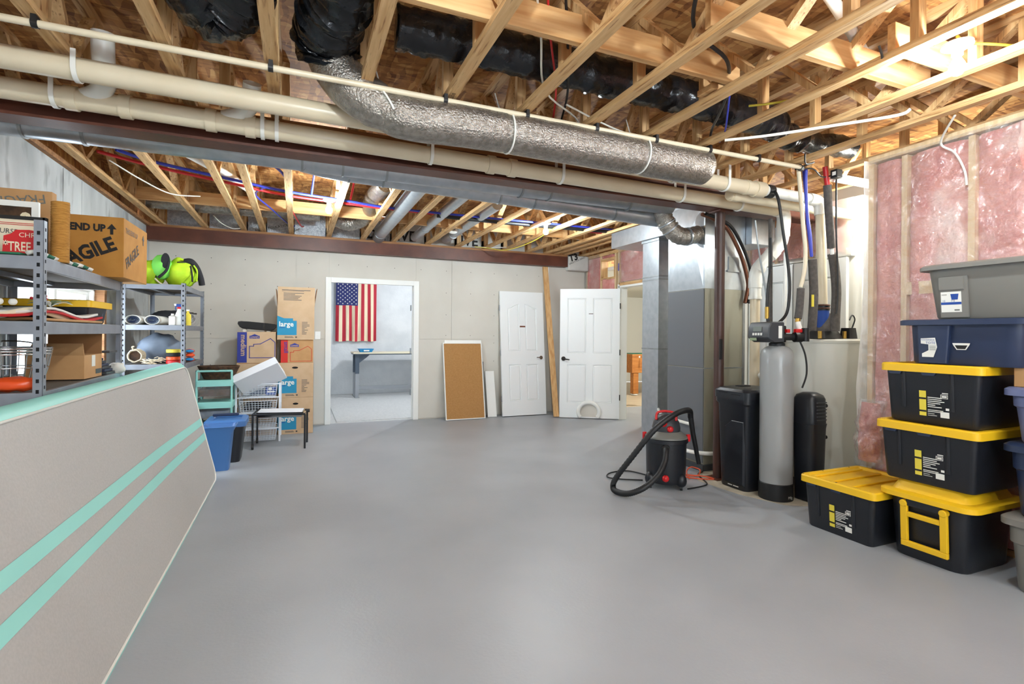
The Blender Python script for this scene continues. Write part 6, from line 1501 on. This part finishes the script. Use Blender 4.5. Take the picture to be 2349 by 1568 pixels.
# ================================================================== wire drawers, mint cart, foam box, bins, tray stand
wd_ = local('wire_drawer_unit', 'white wire drawer unit in front of the moving boxes', 'drawer unit', (-0.44, 6.99, 0))
Wd, Dd = 0.24, 0.405
for x in (-Wd, Wd):
    for y in (0.0, Dd):
        MB().box(x - 0.011, y - 0.011, 0, x + 0.011, y + 0.011, 0.72).build('post', 'wire_white_coat', wd_, bevel=0.002)
    for z in (0.13, 0.28, 0.43, 0.585, 0.715):
        MB().box(x - 0.008, 0.011, z - 0.006, x + 0.008, Dd - 0.011, z + 0.006).build('side_rail', 'wire_white_coat', wd_)
for z in (0.715, 0.55, 0.36, 0.17):
    MB().box(-Wd + .011, -0.007, z - 0.008, Wd - .011, 0.007, z + 0.006).build('front_rail', 'wire_white_coat', wd_)
dr0 = None
for z in (0.56, 0.37, 0.18, 0.02):
    h = 0.135
    dm = MB()
    n = 13
    for k in range(n):
        x = -0.205 + 0.41 * k / (n - 1)
        dm.tube([(x, -0.004, h), (x * 0.93, 0.012, 0.0), (x * 0.93, 0.38, 0.0), (x, 0.395, h)], 0.0022, 5)
    for k in range(6):
        zz = h * k / 5; q = 0.205 - 0.0145 * (1 - k / 5)
        dm.tube([(-q, -0.004 + 0.016 * (1 - k / 5), zz), (q, -0.004 + 0.016 * (1 - k / 5), zz), (q, 0.39, zz), (-q, 0.39, zz), (-q, -0.004 + 0.016 * (1 - k / 5), zz)], 0.0022 if k < 5 else 0.0045, 5, False)
    for k in range(10):
        y = 0.03 + 0.035 * k
        dm.tube([(-0.205, y, h), (-0.19, y, 0), (0.19, y, 0), (0.205, y, h)], 0.0022, 5)
    if dr0 is None:
        dr0 = dm.build('wire_drawer', 'wire_white_coat', wd_, smooth=60, kind=None); d = dr0
    else:
        d = bpy.data.objects.new('wire_drawer', dr0.data); COL.objects.link(d); d.parent = wd_
    d.location.z = z
MB().box(-0.58, 7.05, 0.575, -0.36, 7.30, 0.64).build('grey_bundle', 'grey_fabric', label='grey folded cloth inside the top wire drawer', cat='textile', bevel=0.02)
bb = local('blue_packet', 'blue printed packet inside the top wire drawer', 'packet', (-0.30, 7.02, 0.572))
MB().box(-0.06, 0, 0, 0.06, 0.03, 0.10).build('packet', 'label_blue', bb, bevel=0.004)
bars([(0.02, 0.03, 0.10, 0.05), (0.03, 0.06, 0.07, 0.09)], S(-0.06, -0.0008, 0), 'print_white', bb)
MB().box(-0.60, 7.05, 0.385, -0.30, 7.30, 0.46).build('dark_bundle', 'fabric_black', label='dark clothing inside the second wire drawer', cat='textile', bevel=0.02)
fb = local('foam_box', 'white foam carton lying tilted on the wire drawers', 'box', (-0.42, 7.0, 0.725))
fm_ = Matrix.Translation((0, -0.04, 0.075)) @ Matrix.Rotation(R(-26), 4, 'Y') @ Matrix.Rotation(R(-38), 4, 'X')
MB().box(-0.26, -0.19, -0.05, 0.26, 0.19, 0.05, fm_).build('carton', 'foam_white', fb, bevel=0.006)
MB().box(-0.262, 0.10, 0.035, 0.262, 0.192, 0.053, fm_).build('lid_edge', 'foam_white', fb, bevel=0.004)
mc = local('drawer_cart', 'mint green drawer cart between the far shelves and the wire drawers', 'cart', (-0.875, 6.72, 0))
for z, op in ((0.09, 1), (0.34, 1), (0.59, 1)):
    dr_ = MB().loft([rrect(-0.165, 0, 0.165, 0.34, 0.02, z + 0.02), rrect(-0.17, -0.004, 0.17, 0.345, 0.02, z + 0.14)], True).build('drawer', 'clear_plastic', mc, smooth=40)
    MB().loft([rrect(-0.16, 0.006, 0.16, 0.33, 0.02, z + 0.022), rrect(-0.16, 0.006, 0.16, 0.33, 0.02, z + 0.10)], True).build('contents', 'wicker' if z > 0.5 else ('grey_fabric' if z > 0.2 else 'fabric_red'), dr_, smooth=40)
    MB().loft([rrect(-0.185, -0.02, 0.185, 0.36, 0.02, z + 0.135), rrect(-0.185, -0.02, 0.185, 0.36, 0.02, z + 0.20), rrect(-0.18, -0.015, 0.18, 0.355, 0.02, z + 0.205)]).build('drawer_rim', 'mint', mc, smooth=35)
for x in (-0.175, 0.175):
    for y in (0.0, 0.33):
        MB().cyl((x, y, 0.03), (x, y, 0.90), 0.012, 10).build('post', 'mint', mc, smooth=40)
        MB().cyl((x - 0.012, y, 0.02), (x + 0.012, y, 0.02), 0.02, 12).build('caster', 'black_rubber', mc, smooth=40)
MB().tube([(-0.175, 0, 0.90), (0.175, 0, 0.90), (0.175, 0.33, 0.90), (-0.175, 0.33, 0.90), (-0.175, 0, 0.90)], 0.012, 8, False).build('top_rail', 'mint', mc, smooth=40)
wk = local('wicker_basket', 'dark wicker basket standing on the mint cart', 'basket', (-0.85, 6.88, 0.796))
for k in range(9):
    s = 0.12 + 0.006 * k
    MB().tube([(s * 1.25 * math.cos(q * math.pi / 12) * (1 + 0.01 * (-1) ** q), s * math.sin(q * math.pi / 12) * (1 + 0.02 * (-1) ** (q + k)), 0.012 + 0.017 * k) for q in range(25)], 0.009, 6, False).build('strand', 'wicker', wk, smooth=60)
MB().loft([rrect(-0.13, -0.10, 0.13, 0.10, 0.05, 0.004), rrect(-0.18, -0.15, 0.18, 0.15, 0.06, 0.14)], True).build('lining', 'wicker', wk, smooth=40)
# bins standing on the floor behind the mat
t = local('recycling_bin', 'black bin with a blue lid behind the blue wastebasket', 'bin', (-0.68, 6.10, 0))
MB().loft([rrect(-0.13, -0.10, 0.13, 0.20, 0.05, 0.0), rrect(-0.175, -0.14, 0.175, 0.24, 0.05, 0.40)]).build('body', 'tote_black', t, smooth=40)
MB().loft([rrect(-0.19, -0.16, 0.19, 0.26, 0.05, 0.375), rrect(-0.192, -0.162, 0.192, 0.262, 0.05, 0.43), rrect(-0.175, -0.145, 0.175, 0.245, 0.05, 0.445), rrect(-0.14, -0.11, 0.14, 0.21, 0.05, 0.445), rrect(-0.13, -0.10, 0.13, 0.20, 0.05, 0.425)]).build('lid', 'tote_bright', t, smooth=40)
MB().box(-0.15, 0.16, 0.445, 0.10, 0.19, 0.475).build('lid_handle', 'tote_blue', t, bevel=0.01)
t = local('wastebasket', 'open bright blue wastebasket on the floor at the end of the mat', 'bin', (-0.70, 5.76, 0))
m = MB()
o_ = [rrect(-0.085, -0.085, 0.085, 0.085, 0.03, 0.0), rrect(-0.115, -0.11, 0.115, 0.11, 0.03, 0.36), rrect(-0.135, -0.13, 0.135, 0.13, 0.04, 0.40), rrect(-0.145, -0.14, 0.145, 0.14, 0.04, 0.43)]
i_ = [rrect(-0.135, -0.13, 0.135, 0.13, 0.04, 0.428), rrect(-0.105, -0.10, 0.105, 0.10, 0.03, 0.36), rrect(-0.078, -0.078, 0.078, 0.078, 0.03, 0.01)]
m.loft(o_ + i_, True)
m.build('bucket', 'tote_bright', t, smooth=40)
MB().tube([(p[0], p[1], p[2]) for p in rrect(-0.143, -0.138, 0.143, 0.138, 0.04, 0.43)] + [rrect(-0.143, -0.138, 0.143, 0.138, 0.04, 0.43)[0]], 0.007, 8, False).build('rim', 'tote_bright', t, smooth=60)
gs = thing('tray_stand', 'low black folding stand with wheels carrying a white tray', 'stand', (-0.18, 6.74, 0))
cs = [(-0.47, 6.58), (-0.445, 6.94), (0.085, 6.45), (0.115, 6.80)]
for i, (x, y) in enumerate(cs):
    z0 = 0.055 if i < 2 else 0.0
    MB().cyl((x, y, z0), (x, y, 0.40), 0.011, 12).build('leg', 'tote_black', gs, smooth=40)
    if i < 2:
        MB().cyl((x - 0.012, y, 0.033), (x + 0.012, y, 0.033), 0.033, 18).build('wheel', 'black_rubber', gs, smooth=40)
        MB().cyl((x - 0.014, y, 0.033), (x + 0.014, y, 0.033), 0.014, 10).build('hub', 'chrome', gs)
MB().tube([(-0.47, 6.58, 0.40), (0.085, 6.45, 0.40), (0.115, 6.80, 0.40), (-0.445, 6.94, 0.40), (-0.47, 6.58, 0.40)], 0.012, 8, False).build('frame', 'tote_black', gs, smooth=40)
MB().cyl((0.10, 6.62, 0.415), (0.14, 6.62, 0.415), 0.02, 12).build('end_knob', 'black_rubber', gs)
tm = thing('serving_tray', 'shallow white metal tray resting in the folding stand', 'tray', (-0.18, 6.74, 0.36))
q = [Vector((-0.44, 6.60, 0)), Vector((0.07, 6.48, 0)), Vector((0.095, 6.78, 0)), Vector((-0.42, 6.91, 0))]
cc = sum(q, Vector()) / 4
MB().loft([[cc + (p - cc) * 0.9 + Vector((0, 0, 0.36)) for p in q], [p + Vector((0, 0, 0.418)) for p in q], [cc + (p - cc) * 0.96 + Vector((0, 0, 0.418)) for p in q], [cc + (p - cc) * 0.88 + Vector((0, 0, 0.37)) for p in q]], True).build('pan', 'chrome', tm)
MB().loft([[cc + (p - cc) * 0.93 + Vector((0, 0, 0.405)) for p in q], [cc + (p - cc) * 0.93 + Vector((0, 0, 0.425)) for p in q]], True).build('white_board', 'foam_white', tm)

# ================================================================== things leaning on the back wall
ln = lambda x, yb, yt, h: Matrix(((1, 0, 0, x), (0, h / math.hypot(h, yt - yb), (yt - yb) / math.hypot(h, yt - yb), yb), (0, -(yt - yb) / math.hypot(h, yt - yb), h / math.hypot(h, yt - yb), 0.0), (0, 0, 0, 1)))
ck = thing('cork_board', 'large cork notice board with white frame leaning on the drywall', 'notice board', (2.45, 7.76, 0))
m4 = Matrix.Translation((0, 0, 0.006)) @ ln(2.125, 7.72, 7.955, 1.22)
MB().box(0.012, 0.002, 0.012, 0.638, 0.012, 1.208, m4).build('cork', 'cork', ck)
for bx in ((0, 0, 0.65, 0.014), (0, 1.206, 0.65, 1.22), (0, 0.014, 0.014, 1.206), (0.636, 0.014, 0.65, 1.206)):
    MB().box(bx[0], -0.006, bx[1], bx[2], 0.018, bx[3], m4).build('frame_rail', 'white_trim', ck)
c2 = thing('white_board', 'white board standing behind the cork board', 'board', (2.5, 7.85, 0))
m5 = Matrix.Translation((0, 0, 0.004)) @ ln(2.16, 7.82, 7.98, 1.25)
MB().box(0, 0, 0, 0.62, 0.012, 1.25, m5).build('panel', 'white_trim', c2, bevel=0.002)
MB().box(0.60, -0.003, 0.35, 0.645, 0.0, 0.90, m5).build('edge_print', 'plastic_dark', c2)
c3 = thing('shelf_board', 'narrow white shelf board leaning between the cork board and the door', 'board', (2.93, 7.82, 0))
MB().box(0, 0, 0, 0.155, 0.018, 0.75, Matrix.Translation((0, 0, 0.006)) @ ln(2.845, 7.80, 7.96, 0.75)).build('board', 'white_trim', c3, bevel=0.002)
MB().box(0, 0.001, 0.7505, 0.155, 0.017, 0.752, Matrix.Translation((0, 0, 0.006)) @ ln(2.845, 7.80, 7.96, 0.75)).build('edge_band', 'drywall', c3)
ldr = thing('leaning_door', 'white arched-panel door with silver lever leaning on the drywall', 'door', (3.48, 7.8, 0))
m6 = Matrix.Translation((0, 0, 0.012)) @ ln(3.085, 7.755, 7.945, 2.06)
dw = 0.79
panel_door(ldr, m6, dw, 2.06, 0.035, [(0.13, 0.24, 0.345, 0.84), (0.445, 0.24, 0.66, 0.84), (0.13, 1.06, 0.345, 1.86), (0.445, 1.06, 0.66, 1.86)], arch=True)
MB().cyl((0.72, -0.012, 0.95), (0.72, 0.0, 0.95), 0.03, 18, m6).build('rose', 'chrome', ldr, smooth=40)
MB().tube([(0.72, -0.01, 0.95), (0.72, -0.05, 0.95), (0.62, -0.055, 0.95)], 0.009, 10, True, m6).build('lever', 'chrome', ldr, smooth=60)
for z in (0.28, 1.03, 1.78):
    MB().box(-0.012, -0.004, z - 0.045, 0.002, 0.03, z + 0.045, m6).build('hinge', 'galv', ldr)
MB().box(0.345, -0.0075, 1.46, 0.445, -0.006, 1.485, m6).build('sticker', 'copper', ldr)
st = thing('stud_board', 'long bare two-by-four leaning beside the arched door', 'lumber', (3.93, 7.5, 0))
d = Vector((0.03, 0.52, 2.50)); L_ = d.length
mz = Matrix.Translation((3.895, 7.43, 0.012)) @ d.to_track_quat('Z', 'Y').to_matrix().to_4x4()
MB().box(-0.045, -0.019, 0, 0.045, 0.019, L_, mz).build('timber', 'lumber_z', st, bevel=0.003)
for k in range(3):
    MB().cyl(tuple(mz @ Vector((-0.01 + 0.02 * k, -0.0195, 0.4 + 0.8 * k))), tuple(mz @ Vector((-0.01 + 0.02 * k, -0.018, 0.4 + 0.8 * k))), 0.008, 10).build('knot', 'wicker', st)
MB().box(3.985, 7.985, 1.7, 4.015, 7.9975, 2.52).build('trim_4', 'white_trim', kind='structure')
# games-room door standing open
gd = thing('door_2', None, None, (4.75, 6.9, 0), kind='structure')
ex = Vector((0.81, -0.50, 0)).normalized(); ey = Vector((0.50, 0.81, 0)).normalized()
mg = Matrix(((ex.x, ey.x, 0, 3.925), (ex.y, ey.y, 0, 7.385), (0, 0, 1, 0.012), (0, 0, 0, 1)))
gw = 0.95
panel_door(gd, mg, gw, 2.075, 0.035, [(0.115, 0.24, 0.425, 0.86), (0.525, 0.24, 0.835, 0.86), (0.115, 1.04, 0.425, 1.93), (0.525, 1.04, 0.835, 1.93)])
MB().cyl((0.06, -0.02, 0.95), (0.06, -0.004, 0.95), 0.035, 18, mg).build('rose', 'dark_bronze', gd, smooth=40)
MB().tube([(0.06, -0.015, 0.95), (0.06, -0.055, 0.95), (0.16, -0.06, 0.935)], 0.009, 10, True, mg).build('lever', 'dark_bronze', gd, smooth=60)
for z in (0.34, 1.06, 1.80):
    MB().box(gw - 0.004, -0.008, z - 0.045, gw + 0.012, 0.02, z + 0.045, mg).build('hinge', 'dark_bronze', gd)
ca = [(0.47 + 0.165 * math.cos(a), 0.10 + 0.155 * math.sin(a)) for a in [R(-35 + 250 * k / 20) for k in range(21)]]
MB().tube([(x, -0.022, max(z, 0.02)) for x, z in ca], 0.032, 12, True, mg).build('cat_door_ring', 'white_trim', gd, smooth=60)
MB().loft([[(0.47 + 0.14 * math.cos(a), -0.0085, 0.10 + 0.13 * math.sin(a)) for a in [R(-38 + 256 * k / 20) for k in range(21)]], [(0.47 + 0.14 * math.cos(a), -0.005, 0.10 + 0.13 * math.sin(a)) for a in [R(-38 + 256 * k / 20) for k in range(21)]]], True, mg).build('cat_door_flap', 'drywall', gd)
MB().box(0.46, -0.0075, 1.67, 0.53, -0.006, 1.68, mg).build('scuff', 'wicker', gd)
# light switch by the doorway
sw = local('light_switch', 'white switch plate on the drywall beside the flag room doorway', 'switch', (0.268, 7.999, 1.25))
MB().box(-0.037, -0.005, 0, 0.037, 0.0, 0.115).build('plate', 'porcelain', sw, bevel=0.002)
MB().box(-0.006, -0.012, 0.05, 0.006, -0.005, 0.068).build('toggle', 'porcelain', sw)

# ================================================================== flag room
fg = thing('flag', 'American flag hanging vertically on the concrete wall of the far room', 'flag', (1.19, 11.8, 1.17))
FX0, FX1, FZ0, FZ1 = 0.765, 1.625, 1.165, 2.45
def flagpt(x, z):
    k = (FZ1 - z) / (FZ1 - FZ0)
    return (x + 0.012 * k * math.sin(x * 14), 11.80 - 0.004 - 0.022 * k * (1 + math.sin(x * 38 + k * 2.0)) - 0.012 * k * math.sin(x * 17), z + 0.008 * math.sin(x * 20) * k)
sw_ = (FX1 - FX0) / 13
for k in range(13):
    x0 = FX0 + sw_ * k
    ztop = FZ1 - 0.50 if k < 7 else FZ1
    MB().grid(5, 24, lambda u, v: flagpt(x0 + sw_ * u, FZ0 + (ztop - FZ0) * v)).build('stripe', 'flag_red' if k % 2 == 0 else 'flag_cream', fg, smooth=70)
MB().grid(30, 14, lambda u, v: flagpt(FX0 + sw_ * 7 * u, FZ1 - 0.50 + 0.50 * v)).build('canton', 'flag_blue', fg, smooth=70)
m = MB()
for r_ in range(11):
    n = 5 if r_ % 2 == 0 else 4
    for c_ in range(n):
        x = FX0 + 0.045 + (0.094 * c_ if n == 5 else 0.047 + 0.094 * c_)
        z = FZ1 - 0.04 - 0.042 * r_
        p = flagpt(x, z)
        pts = [(p[0] + (0.019 if q % 2 == 0 else 0.008) * math.sin(q * math.pi / 5), p[1] - 0.006, p[2] + (0.019 if q % 2 == 0 else 0.008) * math.cos(q * math.pi / 5)) for q in range(10)]
        m.add(pts, [tuple(range(10))])
m.build('stars', 'print_white', fg, kind='stuff')
wbn = thing('workbench', 'workbench with grey steel legs and a pale top in the far room', 'workbench', (1.8, 11.3, 0))
MB().box(1.06, 11.02, 0.915, 2.9, 11.62, 0.945).build('top', 'bench_top', wbn, bevel=0.003)
MB().box(1.07, 11.03, 0.895, 2.89, 11.61, 0.915).build('apron', 'bench_blue', wbn)
for x in (1.13, 2.80):
    for y in (11.10, 11.54):
        MB().box(x - 0.02, y - 0.03, 0.012, x + 0.05, y + 0.03, 0.55).build('leg', 'bench_grey', wbn)
        MB().box(x - 0.025, y - 0.035, 0.50, x + 0.055, y + 0.035, 0.895).build('leg_sleeve', 'bench_blue', wbn)
    MB().box(x - 0.03, 11.03, 0.0, x + 0.06, 11.60, 0.014).build('foot', 'bench_grey', wbn)
MB().loft([[(1.185, 11.10, 0.895), (1.40, 11.10, 0.895), (1.34, 11.10, 0.84), (1.185, 11.10, 0.72)], [(1.185, 11.13, 0.895), (1.40, 11.13, 0.895), (1.34, 11.13, 0.84), (1.185, 11.13, 0.72)]]).build('gusset', 'bench_blue', wbn)
MB().box(1.18, 11.30, 0.15, 2.80, 11.33, 0.225).build('stretcher', 'bench_grey', wbn)
tb = local('plastic_tray', 'bright blue plastic tray on the workbench', 'tray', (1.33, 11.22, 0.946))
MB().loft([rrect(-0.12, -0.09, 0.12, 0.09, 0.02, 0.0), rrect(-0.16, -0.12, 0.16, 0.12, 0.02, 0.07), rrect(-0.15, -0.11, 0.15, 0.11, 0.02, 0.07), rrect(-0.11, -0.08, 0.11, 0.08, 0.02, 0.01)], True).build('tray', 'tray_blue', tb, smooth=35)
MB().box(-0.05, -0.121, 0.02, 0.06, -0.10, 0.045).build('label', 'print_white', tb)

# ================================================================== games room
fz = local('foosball_table', 'wooden foosball table seen through the open games-room door', 'game table', (7.63, 9.97, 0), 0.0)
MB().box(-0.70, -0.38, 0.50, 0.70, 0.38, 0.92).build('cabinet', 'oak', fz, bevel=0.008)
MB().box(-0.66, -0.34, 0.921, 0.66, 0.34, 0.923).build('playfield', 'fabric_green', fz)
for x in (-0.58, 0.58):
    for y in (-0.30, 0.30):
        MB().box(x - 0.07, y - 0.06, 0.03, x + 0.07, y + 0.06, 0.50).build('leg', 'oak', fz, bevel=0.006)
        MB().lathe([(0.075, 0), (0.075, 0.012), (0.03, 0.03)], 16, (x, y, 0)).build('leveller', 'porcelain', fz)
for k in range(6):
    x = -0.5 + 0.2 * k
    rd = MB().cyl((x, -0.62, 0.86), (x, 0.5, 0.86), 0.009, 8).build('rod', 'chrome', fz)
    MB().cyl((x, -0.62, 0.86), (x, -0.50, 0.86), 0.018, 10).build('grip', 'black_rubber', rd)
    MB().cyl((x, -0.385, 0.86), (x, -0.38, 0.86), 0.025, 12).build('bushing', 'porcelain', rd)
MB().cyl((-0.2, -0.385, 0.70), (-0.2, -0.37, 0.70), 0.05, 16).build('ball_return', 'black_rubber', fz)
